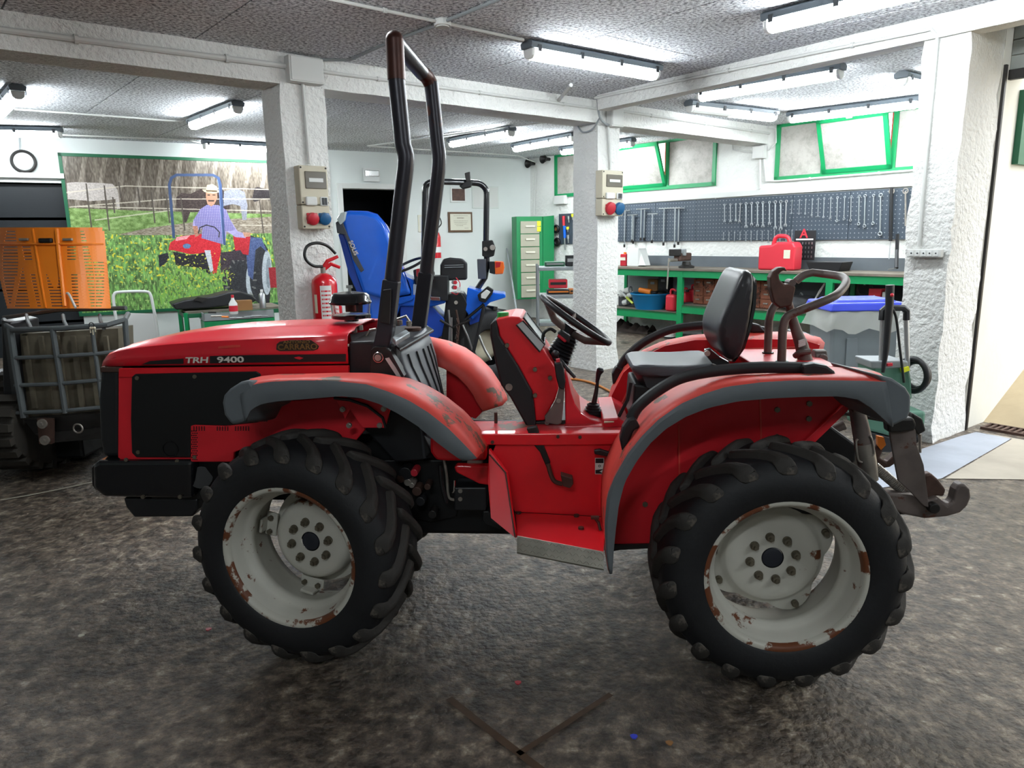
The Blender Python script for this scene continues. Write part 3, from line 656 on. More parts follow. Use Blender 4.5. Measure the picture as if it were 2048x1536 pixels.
# ---- front fender: a crowned shell with a folded rubber lip
def fender(U, Lw, C, yl, yc, yi, drop, name='fender', nn=40, cap=None):
    U, Lw, C = (resample([A3(q) for q in P_], nn) for P_ in (U, Lw, C))
    u3 = [L(*p, yl) for p in U]; l3 = [L(*p, yl) for p in Lw]; c3 = [L(*p, yc) for p in C]
    cen = sum(u3) / nn; lip = G()
    inn = [p + A3((0, yi - yc, -drop)) for p in c3]
    l_in = [p + A3((0, .05, 0)) + unit(cen - A3((0, 0, .35)) - p) * -.0 for p in l3]
    u_in = [p + A3((0, .012, 0)) for p in u3]
    um = [(a * .8 + b * .2) + A3((0, -.006, 0)) for a, b in zip(u3, l3)]
    lip.grid([u_in, u3, um, [a * .25 + b * .75 + A3((0, -.004, 0)) for a, b in zip(u3, l3)], l3, l_in])
    top = G(); m1 = [a * .5 + b * .5 + A3((0, 0, .004)) for a, b in zip(u3, c3)]
    top.grid([u3, m1, c3, [a * .5 + b * .5 + A3((0, 0, .006)) for a, b in zip(c3, inn)], inn])
    f_ = part(top, name, 'red_worn', smooth=40, thick=.006)
    part(lip, 'fender_lip', 'fender_grey', f_, smooth=40, thick=.006)
    return f_, u3, l3, c3, inn
FU = [(481, 783), (505, 771), (538, 765), (603, 762), (668, 763), (733, 770), (778, 785), (817, 802), (856, 826), (895, 857), (930, 892), (953, 917)]
FL = [(489, 843), (502, 817), (525, 806), (554, 801), (619, 796), (680, 791), (719, 794), (758, 806), (797, 826), (836, 851), (875, 884), (907, 908), (926, 921)]
FC = [(501, 759), (538, 755), (603, 754), (668, 752), (739, 752.6), (797, 763), (836, 779), (875, 802), (914, 833), (946, 869), (966, 905)]
ff, fu3, fl3, fc3, fi3 = fender(FU, FL, FC, .075, .2, .40, .03)
# moulded nose of the front lip
nose = G(); a0 = LL([(444, 800), (448, 785), (465, 770), (501, 758), (481, 783)], .06)
pn = [(500, 758), (480, 763), (458, 777), (446, 790), (443, 805), (447, 830), (462, 850), (489, 843), (502, 817), (525, 806), (507, 771)]
A_ = LL(pn, .07); B_ = [p + A3((.02 if i > 6 else .01, .24, -.05)) for i, p in enumerate(A_)]
nose.hull2(A_, B_); part(nose, 'fender_end', 'fender_grey', ff, smooth=50, bevel=.012)
# bracket and bolts under the front fender
plate('fender_bracket', [(672, 800), (700, 797), (740, 800), (783, 806), (770, 856), (725, 856), (700, 820), (690, 838)], .30, .02, 'red_panel', bevel=.003)
br = bpy.data.objects['fender_bracket']
for u, v in ((686, 818), (699, 850), (768, 817), (760, 850)):
    c = L(u, v, .30); part(G().cyl(c, c - A3((0, .01, 0)), .0105, 14).cyl(c, c - A3((0, .018, 0)), .007, 6), 'bolt', 'worn_steel', br)
part(G().tube(LL([(668, 796), (700, 800), (735, 812), (765, 835), (772, 856)], .285), .006, 6), 'cable', 'black', br)
# ---- rear fender
RU = [(1220, 1146), (1213, 1100), (1211, 1050), (1216, 992), (1230, 955), (1255, 910), (1285, 873), (1317, 841), (1362, 809), (1408, 789), (1453, 775), (1522, 766), (1590, 762), (1658, 762), (1727, 763), (1772, 765)]
RL = [(1223, 1146), (1226, 1100), (1230, 1060), (1236, 1010), (1248, 964), (1271, 923), (1298, 887), (1330, 857), (1371, 832), (1417, 814), (1476, 801), (1545, 795), (1613, 792), (1681, 791), (1718, 798), (1745, 816), (1768, 837), (1786, 853)]
RC = [(1217, 1140), (1211, 1090), (1209, 1040), (1211, 985), (1219, 945), (1239, 905), (1268, 863), (1303, 823), (1339, 798), (1385, 775), (1431, 759), (1476, 751), (1545, 748), (1636, 746), (1727, 746), (1760, 748)]
rf, ru3, rl3, rc3, ri3 = fender(RU, RL, RC, -.02, .13, .36, .02, nn=56)
capo = [(1752, 749), (1786, 757), (1813, 775), (1823, 792), (1822, 823), (1816, 838), (1786, 853), (1768, 837), (1745, 816), (1765, 790), (1766, 765)]
A_ = LL(capo, -.02); B_ = [p + A3((-.02, .36, -.02)) for p in A_]
part(G().hull2(A_, B_), 'fender_end', 'fender_grey', rf, smooth=50, bevel=.018, seg=3)
# inner wall behind the rear wheel
iw = plate('wheel_well_panel', [(1216, 1088), (1222, 1010), (1240, 950), (1280, 888), (1330, 845), (1400, 808), (1480, 795), (1600, 788), (1706, 795), (1690, 815), (1616, 892), (1560, 930), (1440, 990), (1340, 1060), (1300, 1090)], .34, .03, 'red_panel', bevel=.002)
plate('panel_brace', [(1606, 885), (1690, 808), (1708, 797), (1712, 806), (1622, 893)], .315, .02, 'red_panel', iw, bevel=.002)
plate('panel_seam', [(1519, 797), (1522, 797), (1524, 880), (1521, 880)], .335, .006, 'red_worn', iw)
plate('panel_seam', [(1356, 850), (1359, 850), (1361, 985), (1358, 985)], .335, .006, 'red_worn', iw)
for u, v in ((1554, 819), (1554, 873), (1618, 807), (1617, 837), (1290, 1008)):
    c = L(u, v, .34); part(G().cyl(c, c - A3((0, .008, 0)), .011, 6), 'bolt', 'nut', iw)
plate('frame_rail', [(1218, 1090), (1310, 1088), (1310, 1096), (1240, 1100), (1218, 1104)], .33, .1, 'dark_steel')
# black body core behind the wheels, axles and gearbox
core = G(); core.bx(-.95, 1.25, .52, .80, .36, .80); part(core, 'gearbox', 'black', bevel=.02)
for x in (-.83, .93): part(G().cyl((x, .34 if x < 0 else .2, .45), (x, 1.0, .45), .07, 20), 'axle', 'black', smooth=True)
part(G().bx(-.86, -.60, .30, .42, .36, .62).ball((-.70, .38, .47), .09), 'steering_knuckle', 'black', bevel=.01)
# engine bay clutter between front wheel and step
eb = plate('engine_side', [(760, 920), (975, 920), (975, 1020), (915, 1022), (912, 1035), (860, 1045), (800, 1030)], .50, .15, 'black', bevel=.006)
plate('battery_box', [(908, 975), (972, 975), (972, 1022), (908, 1022)], .38, .14, 'black_plastic', eb, bevel=.006)
for u, v in ((921, 981), (921, 997)): c = L(u, v, .38); part(G().cyl(c, c - A3((0, .008, 0)), .009, 12), 'bolt', 'worn_steel', eb)
part(G().tube(smooth_curve(LL([(888, 920), (893, 950), (896, 985), (900, 997), (912, 1000)], .40)), .006, 8), 'brake_pipe', 'worn_steel', eb, smooth=True)
part(G().tube(smooth_curve(LL([(909, 960), (908, 980), (905, 985)], .38)), .005, 8), 'brake_pipe', 'chrome', eb, smooth=True)
part(G().tube(smooth_curve(LL([(880, 930), (884, 970), (893, 1005)], .39)), .009, 8), 'hose', 'hose_black', eb, smooth=True)
for (u, v, r_, m2) in ((812, 945, .028, 'black_plastic'), (830, 943, .016, 'jerry_red'), (817, 962, .016, 'worn_steel'), (825, 968, .012, 'worn_steel'), (835, 980, .02, 'rust_steel'), (856, 971, .014, 'rust_steel'), (842, 1000, .02, 'black_plastic'), (866, 1026, .018, 'dark_steel'), (803, 955, .018, 'rust_steel')):
    c = L(u, v, .43); part(G().cyl(c + A3((0, .05, 0)), c - A3((0, .02, 0)), r_, 10), 'hydraulic_fitting', m2, eb, bevel=.003)
# ---- hood
HY0, HY1 = .39, .94; HC = (HY0 + HY1) / 2
def hood_sec(u, vb, vt, ztop_add, nar=0):
    lo = L(u, vb, HY0 + nar); hi = L(u, vt, HY0 + nar); x = lo[0]
    return x, lo[2], hi[2], ztop_add, nar
S = [(205, 733, 731, .0, .10), (207, 733, 721, .004, .075), (216, 732.5, 709, .006, .045), (235, 732, 701, .008, .022), (280, 731, 693, .012, .01), (340, 730.5, 687, .020, .0), (420, 730, 681, .026, 0), (520, 729, 676, .026, 0), (620, 728, 672, .022, 0), (697, 727, 669, .016, 0)]
rows = []
for u, vb, vt, zt, nar in S:
    x, z0, z1, ad, nr = hood_sec(u, vb, vt, zt, nar); y0, y1 = HY0 + nr, HY1 - nr
    w_ = y1 - y0; r_ = min(.026, (z1 - z0) * .6 + .004)
    prof = [(y0, z0), (y0, z0 + (z1 - z0) * .5), (y0 + .004, z1 - r_), (y0 + r_ * .35, z1 - r_ * .25), (y0 + r_, z1 + ad * .1), (y0 + w_ * .2, z1 + ad * .3), (y0 + w_ * .235, z1 + ad * .85), (y0 + w_ * .35, z1 + ad), (HC, z1 + ad * 1.05)]
    prof += [(HY0 + HY1 - y, z) for y, z in prof[-2::-1]]
    rows.append([(x, y, z) for y, z in prof])
g = G(); g.grid(rows); g.f.append(tuple(range(len(rows[0])))); g.mi.append(0)
hood = part(g, 'hood', 'red_hood', smooth=32, thick=.006)
bpy.context.view_layer.update()
# decals: black stripe with model lettering, brass badge
def dec(name, px, m_, y=HY0 - .004, par=None, th=.002): return part(G().prism(LL(px, y), (0, -th, 0)), name, m_, par or hood)
dec('stripe', [(283, 729), (300, 722), (367, 717), (367, 727.5)], 'decal_black')
dec('stripe', [(420, 712), (500, 710), (692, 708), (692, 723), (500, 725), (420, 726.5)], 'decal_black')
dec('stripe_chip', [(588, 715), (598, 713), (607, 716), (600, 719), (592, 717)], 'red_hood', y=HY0 - .006)
def dtext(body, u0, v0, u1, v1, hpx, y, m_, name='lettering', sx=1, bold=.0, shear=0, parent=None, cap=.72):
    a, b = L(u0, v0, y), L(u1, v1, y); top = L(u0, v0 - hpx, y); ex = unit(b - a); hh = np.linalg.norm(top - a)
    o = text_mesh(name, body, m_, parent or hood, a, ex, unit(np.cross(ex, (0, 1, 0))) if False else (0, 0, 1), hh / cap, F=TF, bold=bold, shear=shear, sx=1)
    xs = [v.co.x for v in o.data.vertices]; wpx = np.linalg.norm(b - a); span = max(xs) - min(xs); x0 = min(xs)
    for v in o.data.vertices: v.co.x = a[0] + (v.co.x - x0) * (wpx * ex[0]) / span; v.co.z += (v.co.x - a[0]) * ex[2] / ex[0] if abs(ex[2]) > 0 and False else 0
    return o
dtext('TRH', 372, 726, 418, 725, 11.5, HY0 - .008, 'white_text', bold=.0016, shear=.15)
dtext('9400', 435, 725, 488, 724, 11.5, HY0 - .008, 'white_text', bold=.0022)
bd = dec('badge', [(553, 699), (554, 688), (560, 683), (582, 680), (622, 680), (632, 687), (638, 692), (636, 698), (628, 701), (560, 702)], 'badge_dark', th=.003)
dtext('CARRARO', 556, 699.5, 635, 698, 11, HY0 - .009, 'brass', bold=.0016, parent=hood)
dtext('ANTONIO', 566, 687, 620, 686, 5.5, HY0 - .009, 'brass', bold=.0006, parent=hood)
dec('sticker', [(437, 697), (481, 694), (481, 690), (465, 690), (437, 693)], 'red_worn')
# side panel: red frame with black mesh screen
sp = plate('side_panel', [(237, 738), (697, 732), (697, 752), (520, 757), (440, 860), (380, 930), (250, 925), (236, 915)], HY0 + .005, .02, 'red_panel', bevel=.002)
plate('side_panel_lower', [(381, 852), (390, 850), (452, 852), (517, 845), (519, 808), (690, 792), (730, 860), (706, 888), (560, 882), (500, 893), (468, 905), (466, 924), (381, 924)], HY0 - .012, .02, 'red_panel', sp, bevel=.004)
plate('side_panel_upper', [(237, 737), (697, 731), (697, 752), (237, 755)], HY0 - .004, .015, 'red_paint', sp, bevel=.003)
plate('engine_screen', [(263, 754), (270, 748), (512, 743), (521, 748), (519, 846), (450, 852), (388, 851), (382, 858), (380, 915), (272, 915), (263, 906), (261, 840)], HY0 - .008, .012, 'black', bevel=.004)
es = bpy.data.objects['engine_screen']
c = L(341, 898, HY0 - .008); part(G().lathe([(.0, .004), (.026, .004), (.03, -.004), (.034, -.004), (.034, .002)], c, (0, 1, 0), 28), 'screen_port', 'black_gloss', es, smooth=True)
for u, v in ((275, 756), (390, 753), (277, 904), (390, 914), (355, 922), (253, 919)):
    c = L(u, v, HY0 - .01); part(G().cyl(c, c - A3((0, .006, 0)), .008, 12), 'screw', 'nut', sp)
hg = G()
for (u, v) in [(384 + 4 * (i % 3) + (2 if (i // 3) % 2 else 0), 862 + 4.4 * (i // 3)) for i in range(42)] + [(388 + 5.2 * i, 854 + 3 * (j) + 0) for i in range(22) for j in range(3) if not (i in range(5, 9) or i in (14, 15))] + [(520 + 4.5 * i, 842 - 4 * j) for i in range(4) for j in range(7)]:
    c = L(u, v, HY0 - .0125); hg.cyl(c, c - A3((0, .0012, 0)), .0029, 6)
o = part(hg, 'vent_holes', 'black', sp); o['kind'] = 'stuff'
plate('front_grille', [(199, 737), (240, 737), (239, 915), (205, 915), (198, 880), (195, 800)], HY0 + .03, HY1 - HY0 - .06, 'black_plastic', bevel=.02, seg=3)
plate('grille_trim', [(200, 734), (245, 734), (241, 745), (200, 745)], HY0 + .02, HY1 - HY0 - .04, 'rust_steel', bevel=.004)
part(G().prism([p + A3((0, HY1 - HY0 - .02, 0)) for p in LL([(237, 738), (697, 732), (697, 890), (237, 915)], HY0)], (0, .02, 0)), 'side_panel_far', 'red_panel')
part(G().bx(-1.55, -.70, HY0 + .03, HY1 - .03, .55, 1.1), 'engine', 'black')
bp = plate('bumper', [(184, 928), (196, 922), (386, 921), (386, 998), (206, 995), (185, 978)], .37, .60, 'black_gloss', bevel=.018, seg=3)
plate('bumper_end', [(182, 933), (190, 927), (199, 935), (199, 985), (190, 980), (183, 970)], .41, .50, 'black_gloss', bp, bevel=.006)
for u, v in ((287, 993), (361, 993)): c = L(u, v, .37); part(G().cyl(c, c - A3((0, .008, 0)), .009, 6), 'bolt', 'nut', bp)
plate('skid_plate', [(246, 996), (395, 998), (395, 1020), (384, 1034), (268, 1035), (252, 1015)], .42, .46, 'black_plastic', bevel=.008)
plate('front_axle_support', [(385, 924), (452, 924), (452, 998), (412, 1000), (395, 985)], .42, .46, 'black_plastic', bevel=.01)
part(G().cyl(L(402, 955, .40), L(402, 955, .62), .045, 20), 'towing_boss', 'black', smooth=True)
# ---- radiator/fan cowl behind the hood
cw = plate('cowl_box', [(697, 684), (742, 682), (790, 690), (800, 760), (862, 905), (848, 920), (790, 925), (730, 860), (697, 750)], .42, .50, 'black_plastic', bevel=.008)
rb = [(800, 668), (848, 655), (864, 700), (876, 790), (884, 805), (850, 905), (835, 915), (815, 780), (785, 700)]
# grey ribbed tank: a slab whose broad face looks to the rear right
tk0 = [L(783, 688, .48), L(800, 740, .45), L(836, 800, .42), L(846, 917, .42)]
tk1 = [L(848, 655, .90), L(866, 700, .90), L(884, 800, .90), L(884, 905, .90)]
rows = [[a * (1 - t) + b * t + A3((.03 * math.sin(math.pi * t), 0, 0)) for t in np.linspace(0, 1, 13)] for a, b in zip(resample(tk0, 10), resample(tk1, 10))]
g = G(); g.grid(rows); rt_ = part(g, 'fuel_tank', 'grey_plastic', smooth=60, thick=.02)
for k in (2, 4, 6, 8, 10):
    pts = [r_[k] + A3((.012, -.004, 0)) for r_ in rows[1:8 if k > 3 else 6]]; part(G().tube(pts, .0045, 6), 'tank_rib', 'grey_plastic' if False else 'black', rt_, smooth=True)
ztk = L(786, 692, .48)[2]; part(G().prism([LZ(745, 690, ztk), LZ(788, 692, ztk), LZ(800, 704, ztk), LZ(868, 664, ztk), LZ(850, 652, ztk), LZ(760, 660, ztk)], (0, 0, .012)), 'tank_top', 'black_plastic', cw, bevel=.004)
# things on top of the cowl: control block, levers, terminals
part(G().prism([LZ(785, 684, 1.22), LZ(812, 668, 1.22), LZ(820, 674, 1.22), LZ(792, 692, 1.22)], (0, 0, .02)), 'valve_block', 'galvanised', cw, bevel=.004)
part(G().prism([LZ(700, 672, 1.18), LZ(748, 664, 1.18), LZ(758, 676, 1.18), LZ(702, 688, 1.18)], (0, 0, .01)), 'battery_cover', 'galvanised', cw, bevel=.003)
for u, v in ((709, 665), (721, 660), (800, 650), (818, 652)): c = L(u, v, .58); part(G().cyl(c, c + A3((0, 0, .02)), .011, 10), 'terminal', 'worn_steel', cw)
part(G().tube(LL([(733, 672), (740, 660), (752, 658)], .5), .005, 6), 'bracket', 'worn_steel', cw)
part(G().tube(LL([(790, 640), (812, 632), (822, 648)], .62), .006, 6), 'bracket', 'worn_steel', cw)
c = L(826, 659, .66); part(G().cyl(c - A3((0, 0, .005)), c + A3((0, 0, .01)), .035, 20), 'filler_cap', 'rust_steel', cw, bevel=.003)
# ---- glass bowl pre-cleaner on the hood
pc = LZ(701, 640, 1.29); S_ = 1 / (1450 / np.linalg.norm(A3((TO + TX * pc[0] + TY * pc[1])) - EYE))
c0 = L(703, 640, .62); k_ = np.linalg.norm(L(743, 620, .62) - L(663, 620, .62)) / 2
b0 = L(703, 642, .62); zt = L(703, 583, .62)[2] - b0[2]
pcl = part(G().lathe([(0, .0), (.03, 0), (.03, .02), (k_ * .72, .010), (k_ * .95, .014), (k_ * .97, .026), (k_ * .8, .028), (0, .028)], b0, (0, 0, 1), 40), 'air_precleaner', 'black_gloss', smooth=35)
part(G().lathe([(k_ * .92, .026), (k_ * .97, zt * .58), (k_ * .94, zt * .58), (k_ * .89, .028)], b0, (0, 0, 1), 40, closed_prof=True), 'glass_bowl', 'glass', pcl, smooth=True)
part(G().lathe([(k_ * 1.02, zt * .6), (k_ * 1.03, zt * .66), (k_ * .97, zt * .72), (k_ * .93, zt * .86), (k_ * .8, zt * .95), (k_ * .3, zt), (0, zt + .002)], b0, (0, 0, 1), 40).lathe([(0, zt * .59), (k_ * .99, zt * .59), (k_ * 1.02, zt * .6)], b0, (0, 0, 1), 40), 'bowl_lid', 'black_gloss', pcl, smooth=35)
part(G().cyl(b0 + A3((0, 0, .04)), b0 + A3((0, 0, zt * .6)), .022, 16), 'centre_tube', 'red_worn', pcl)
part(G().cyl(b0 + A3((0, 0, zt)), b0 + A3((0, 0, zt + .018)), .007, 8).box(b0 + A3((0, 0, zt + .02)), (.026, .008, .012)), 'wing_nut', 'chrome', pcl)
# ---- roll bar
def sq(name, pts, sx_, m_, parent=None): return part(G().tube(pts, sx_, 4), name, m_, parent, bevel=.006)
YN, YF = .42, .92
bs = plate('roll_bar', [(741, 700), (749, 693), (772, 693), (780, 703), (802, 738), (806, 757), (783, 762), (739, 758)], YN - .04, .05, 'dark_steel', bevel=.004)
rbm = bs
part(G().tube(LL([(762, 705), (772, 660), (784, 560)], YN), .044, 4), 'lower_post', 'bar_paint', rbm, bevel=.006)
part(G().tube(LL([(837, 660), (845, 600), (852, 545)], YF), .044, 4), 'lower_post', 'bar_paint', rbm, bevel=.006)
plate('post_plate', [(766, 580), (782, 578), (779, 648), (760, 645)], YN - .055, .012, 'dark_steel', rbm, bevel=.002)
c = L(758, 714, YN - .04); part(G().cyl(c, c - A3((0, .02, 0)), .013, 20), 'pivot_pin', 'worn_steel', rbm); part(G().torus(c - A3((0, .012, 0)), (0, 1, 0), .019, .0025, 24, 6), 'lynch_ring', 'chrome', rbm, smooth=True)
plate('rating_plate', [(770, 717), (778, 715), (803, 752), (796, 757)], YN - .046, .004, 'white_plastic', rbm)
plate('guard', [(779, 700), (808, 752), (804, 757), (776, 706)], YN - .06, .04, 'black_plastic', rbm)
TR_ = .031
near = [L(785, 560, YN), L(803, 400, YN), L(812, 322, YN), L(806, 290, YN), L(800, 230, YN), L(793, 160, YN), L(789, 80, YN)]
part(G().tube([near[0]] + smooth_curve(near[1:4], 4) + near[4:6], TR_, 16), 'hoop_tube', 'bar_paint', rbm, smooth=True)
part(G().tube([near[5], near[6]], TR_ * 1.06, 16), 'hoop_sleeve', 'bar_rust', rbm, smooth=True)
ctop = near[6]; part(G().ball(ctop, TR_ * 1.06, 16), 'hoop_corner', 'bar_rust', rbm, smooth='all')
fc = L(857, 150, YF)
far = [L(852, 550, YF), L(870, 400, YF), L(878, 325, YF), L(874, 280, YF), L(868, 220, YF), L(862, 165, YF)]
part(G().tube([ctop, fc + A3((-.02, -.06, .0))], TR_, 16), 'hoop_cross_tube', 'bar_paint', rbm, smooth=True)
part(G().tube(smooth_curve([fc + A3((-.02, -.06, 0)), fc + A3((-.004, -.015, -.012)), far[5] + A3((0, 0, -.01))], 4), TR_, 16), 'hoop_elbow', 'bar_rust', rbm, smooth=True)
part(G().tube([far[0]] + smooth_curve(far[1:4], 4) + far[4:] , TR_, 16), 'hoop_tube', 'bar_paint', rbm, smooth=True)
# ---- far fenders
def far_fender(px_out, y0, y1, name='far_fender', k0=.06, lip=True):
    P_ = resample([A3(q) for q in px_out], 30); c3 = [L(*p, y0 + (y1 - y0) * .5) for p in P_]; cen = A3((sum(p[0] for p in c3) / 30, 0, c3[0][2] - .35))
    def sh(p, k, yy): d = unit(A3((p[0] - cen[0], 0, p[2] - cen[2]))); return A3((p[0], yy, p[2])) - d * k
    g = G(); g.grid([[sh(p, k0, y0) for p in c3], [sh(p, .015, y0 + (y1 - y0) * .2) for p in c3], c3, [sh(p, .012, y0 + (y1 - y0) * .8) for p in c3], [sh(p, .04, y1) for p in c3]])
    f_ = part(g, name, 'red_worn', smooth=60, thick=.006, label='fender on the far side of the tractor')
    if lip: part(G().grid([[sh(p, .04, y1) for p in c3], [sh(p, .11, y1 + .01) for p in c3]]), 'fender_lip', 'fender_grey', f_, smooth=60, thick=.008)
    return f_
far_fender([(800, 672), (850, 676), (890, 684), (925, 698), (955, 718), (980, 742), (1000, 772), (1014, 800)], .9, 1.26, k0=.10)
plate('fender_skirt', [(893, 735), (935, 745), (965, 768), (987, 800), (952, 837), (925, 830), (893, 795)], 1.0, .02, 'red_paint', bpy.data.objects['far_fender'])
far_fender([(1208, 830), (1222, 780), (1245, 735), (1280, 706), (1330, 683), (1390, 671), (1460, 666), (1540, 665), (1600, 665), (1640, 676)], .97, 1.27)
plate('fender_inner', [(1212, 830), (1224, 790), (1247, 745), (1280, 716), (1330, 692), (1390, 680), (1600, 678), (1640, 690), (1600, 800), (1240, 840)], .975, .01, 'red_paint', bpy.data.objects['far_fender.001'])
plate('fender_end', [(1596, 667), (1630, 671), (1643, 684), (1643, 708), (1600, 705)], 1.1, .2, 'fender_grey', bpy.data.objects['far_fender.001'], bevel=.015)
# ---- centre frame, footwell, step
ZF = L(1120, 1027, .37)[2]
mid = plate('centre_panel', [(1000, 868), (1262, 868), (1250, 930), (1225, 1000), (1216, 1040), (1212, 1034), (1030, 1024), (1000, 960), (985, 905)], .37, .03, 'red_paint', bevel=.003)
rail = G(); top = [(948, 868), (1268, 866), (1268, 889), (1100, 891), (968, 890)]
plate('frame_top_rail', top, .352, .05, 'red_paint', mid, bevel=.004)
fl_ = [LZ(1030, 1024, ZF), LZ(1212, 1034, ZF), LZ(1207, 1103, ZF), LZ(1034, 1071, ZF)]
fwf = part(G().prism(fl_, (0, 0, -.012)), 'footwell_floor', 'red_paint', bevel=.003)
for u, v in ((1037, 1027), (1153, 1033), (1162, 1058)): c = LZ(u, v, ZF); part(G().cyl(c, c + A3((0, 0, .008)), .011, 12), 'bolt', 'rust_steel', fwf)
e0, e1 = LZ(1034, 1071, ZF), LZ(1207, 1103, ZF); dn = A3((0, -.035, -.05))
st = part(G().hull2([e0, e1, e1 + dn, e0 + dn], [p + A3((0, .006, -.008)) for p in (e0, e1, e1 + dn, e0 + dn)]), 'step_edge', 'checker', fwf, bevel=.001)
tg = G()
for i in range(26):
    for j in range(3):
        a = e0 + (e1 - e0) * ((i + .5) / 26) + dn * ((j + .5) / 3); d_ = unit(e1 - e0) * (1 if (i + j) % 2 else -1) + unit(dn); d_ = unit(d_)
        tg.tube([a - d_ * .006 + A3((0, -.003, .002)), a + d_ * .006 + A3((0, -.003, .002))], .0012, 4)
part(tg, 'tread_pattern', 'checker', fwf)['kind'] = 'stuff'
gus = part(G().hull2([L(978, 898, .34), L(1012, 945, .293), L(1031, 1076, .162), L(982, 1036, .202), L(976, 965, .273)], [p + A3((.006, .012, 0)) for p in (L(978, 898, .34), L(1012, 945, .293), L(1031, 1076, .162), L(982, 1036, .202), L(976, 965, .273))]), 'front_gusset', 'red_paint', mid)
part(G().tube([L(979, 909, .328), L(1011, 945, .29), L(1030, 1074, .16)], .003, 6), 'gusset_edge', 'rust_steel', mid)
plate('side_arm', [(908, 934), (914, 931), (978, 932), (978, 971), (958, 968), (912, 945)], .33, .04, 'red_paint', mid, bevel=.006)
plate('side_lobe', [(852, 848), (868, 866), (860, 880), (860, 905), (872, 921), (895, 923), (972, 922), (974, 885), (945, 868), (930, 845), (880, 830)], .36, .12, 'red_paint', mid, bevel=.012)
plate('bush', [(934, 921), (964, 921), (964, 932), (934, 932)], .36, .05, 'worn_steel', mid, bevel=.003)
ZD = L(1000, 868, .352)[2]
dk = part(G().prism([LZ(948, 868, ZD), LZ(1262, 866, ZD), LZ(1262, 842, ZD), LZ(930, 842, ZD)], (0, 0, -.02)), 'deck', 'red_deck', mid, bevel=.003)
c = LZ(992, 846, ZD); part(G().cyl(c, c + A3((0, 0, .045)), .007, 10), 'deck_peg', 'rust_steel', mid, smooth=True)
plate('under_hook', [(965, 1022), (978, 1022), (985, 1040), (1005, 1052), (998, 1060), (970, 1050), (963, 1040)], .4, .06, 'black', mid, bevel=.006)
plate('sticker', [(1190, 916), (1208, 916), (1208, 948), (1190, 948)], .3695, -.002, 'decal_white', mid, label='black and white warning sticker')
plate('sticker_symbol', [(1191, 917), (1207, 917), (1207, 926), (1191, 926)], .367, -.001, 'decal_black', mid)
plate('sticker_symbol', [(1191, 940), (1207, 938), (1199, 943), (1207, 947), (1191, 947)], .367, -.001, 'decal_black', mid)
c = L(1199, 932, .367); part(G().torus(c, (0, 1, 0), .004, .0012, 14, 5), 'sticker_symbol', 'decal_black', mid)
plate('lever', [(1188, 901), (1200, 899), (1230, 908), (1232, 916), (1205, 912), (1189, 909)], .33, .02, 'black_plastic', bevel=.004)
pd = part(G().tube([L(1204, 1073, .2), L(1197, 1045, .22), L(1190, 1036, .22)], .006, 8), 'foot_latch', 'rust_steel', fwf); part(G().box(L(1190, 1035, .22), (.03, .02, .008)), 'latch_tip', 'rust_steel', fwf)
for u, v in ((1116, 873), (1160, 874), (985, 884)): c = L(u, v, .352); part(G().cyl(c, c - A3((0, .006, 0)), .007, 8), 'bolt', 'rust_steel', mid)
# clutch pedal
pe = plate('clutch_pedal', [(1053, 857), (1073, 853), (1088, 892), (1101, 925), (1094, 938), (1080, 905), (1063, 885)], .36, .03, 'dark_steel', bevel=.004)
part(G().tube(smooth_curve(LL([(1096, 928), (1102, 950), (1110, 963), (1125, 968)], .33)), .009, 8), 'pedal_arm', 'rust_steel', pe, smooth=True)
plate('pedal_pad', [(1121, 950), (1145, 957), (1147, 968), (1140, 977), (1126, 973)], .28, .045, 'rust_steel', pe, bevel=.003)
# ---- dash console
CY0, CY1 = .50, .83
dash = plate('dash_console', [(988, 642), (995, 638), (1022, 633), (1040, 634), (1085, 695), (1109, 733), (1113, 748), (1117, 777), (1110, 800), (1100, 817), (1089, 841), (1071, 842), (1067, 802), (1064, 784), (1037, 733), (999, 672), (996, 655)], CY0, CY1 - CY0, 'red_paint', bevel=.006)
plate('console_guard', [(980, 648), (992, 638), (996, 655), (999, 672), (1037, 733), (1064, 782), (1068, 805), (1072, 844), (1072, 853), (1057, 861), (1020, 795), (1002, 771), (991, 729), (980, 671)], CY0 - .012, CY1 - CY0 + .024, 'black_plastic', dash, bevel=.008)
bx_ = plate('console_lower', [(1070, 844), (1132, 840), (1132, 856), (1075, 858)], CY0 + .005, CY1 - CY0, 'dark_steel', dash, bevel=.003)
for u, v, m2, r_ in ((1014, 691, 'nut', .0085), (1070, 739, 'nut', .0085), (1100, 756, 'nut', .0085), (1070, 791, 'nut', .0085), (1018, 774, 'worn_steel', .0145), (1094, 845, 'worn_steel', .009)):
    c = L(u, v, CY0 - .012); part(G().cyl(c + A3((0, .02, 0)), c - A3((0, .006, 0)), r_, 20).cyl(c, c - A3((0, .01, 0)), r_ * .5, 6), 'bolt', m2, dash)
P_ = [L(1036, 640, CY0 + .03), L(1082, 700, CY0 + .03), L(1082, 700, CY0 + .03) + A3((0, .25, 0)), L(1036, 640, CY0 + .03) + A3((0, .25, 0))]
nn = unit(np.cross(P_[1] - P_[0], P_[3] - P_[0])); nn = nn if nn[0] > 0 else -nn
hd = part(G().hull2([p - nn * .02 for p in P_], [p + nn * .018 for p in P_]), 'gauge_hood', 'red_paint', dash, bevel=.004)
cm = sum(P_) / 4; part(G().hull2([cm + (p - cm) * .86 + nn * .017 for p in P_], [cm + (p - cm) * .86 + nn * .021 for p in P_]), 'gauge_glass', 'gauge_glass', dash)
part(G().tube([cm + (p - cm) * .88 + nn * .021 for p in P_], .004, 6, closed=True), 'gauge_rim', 'black', dash)
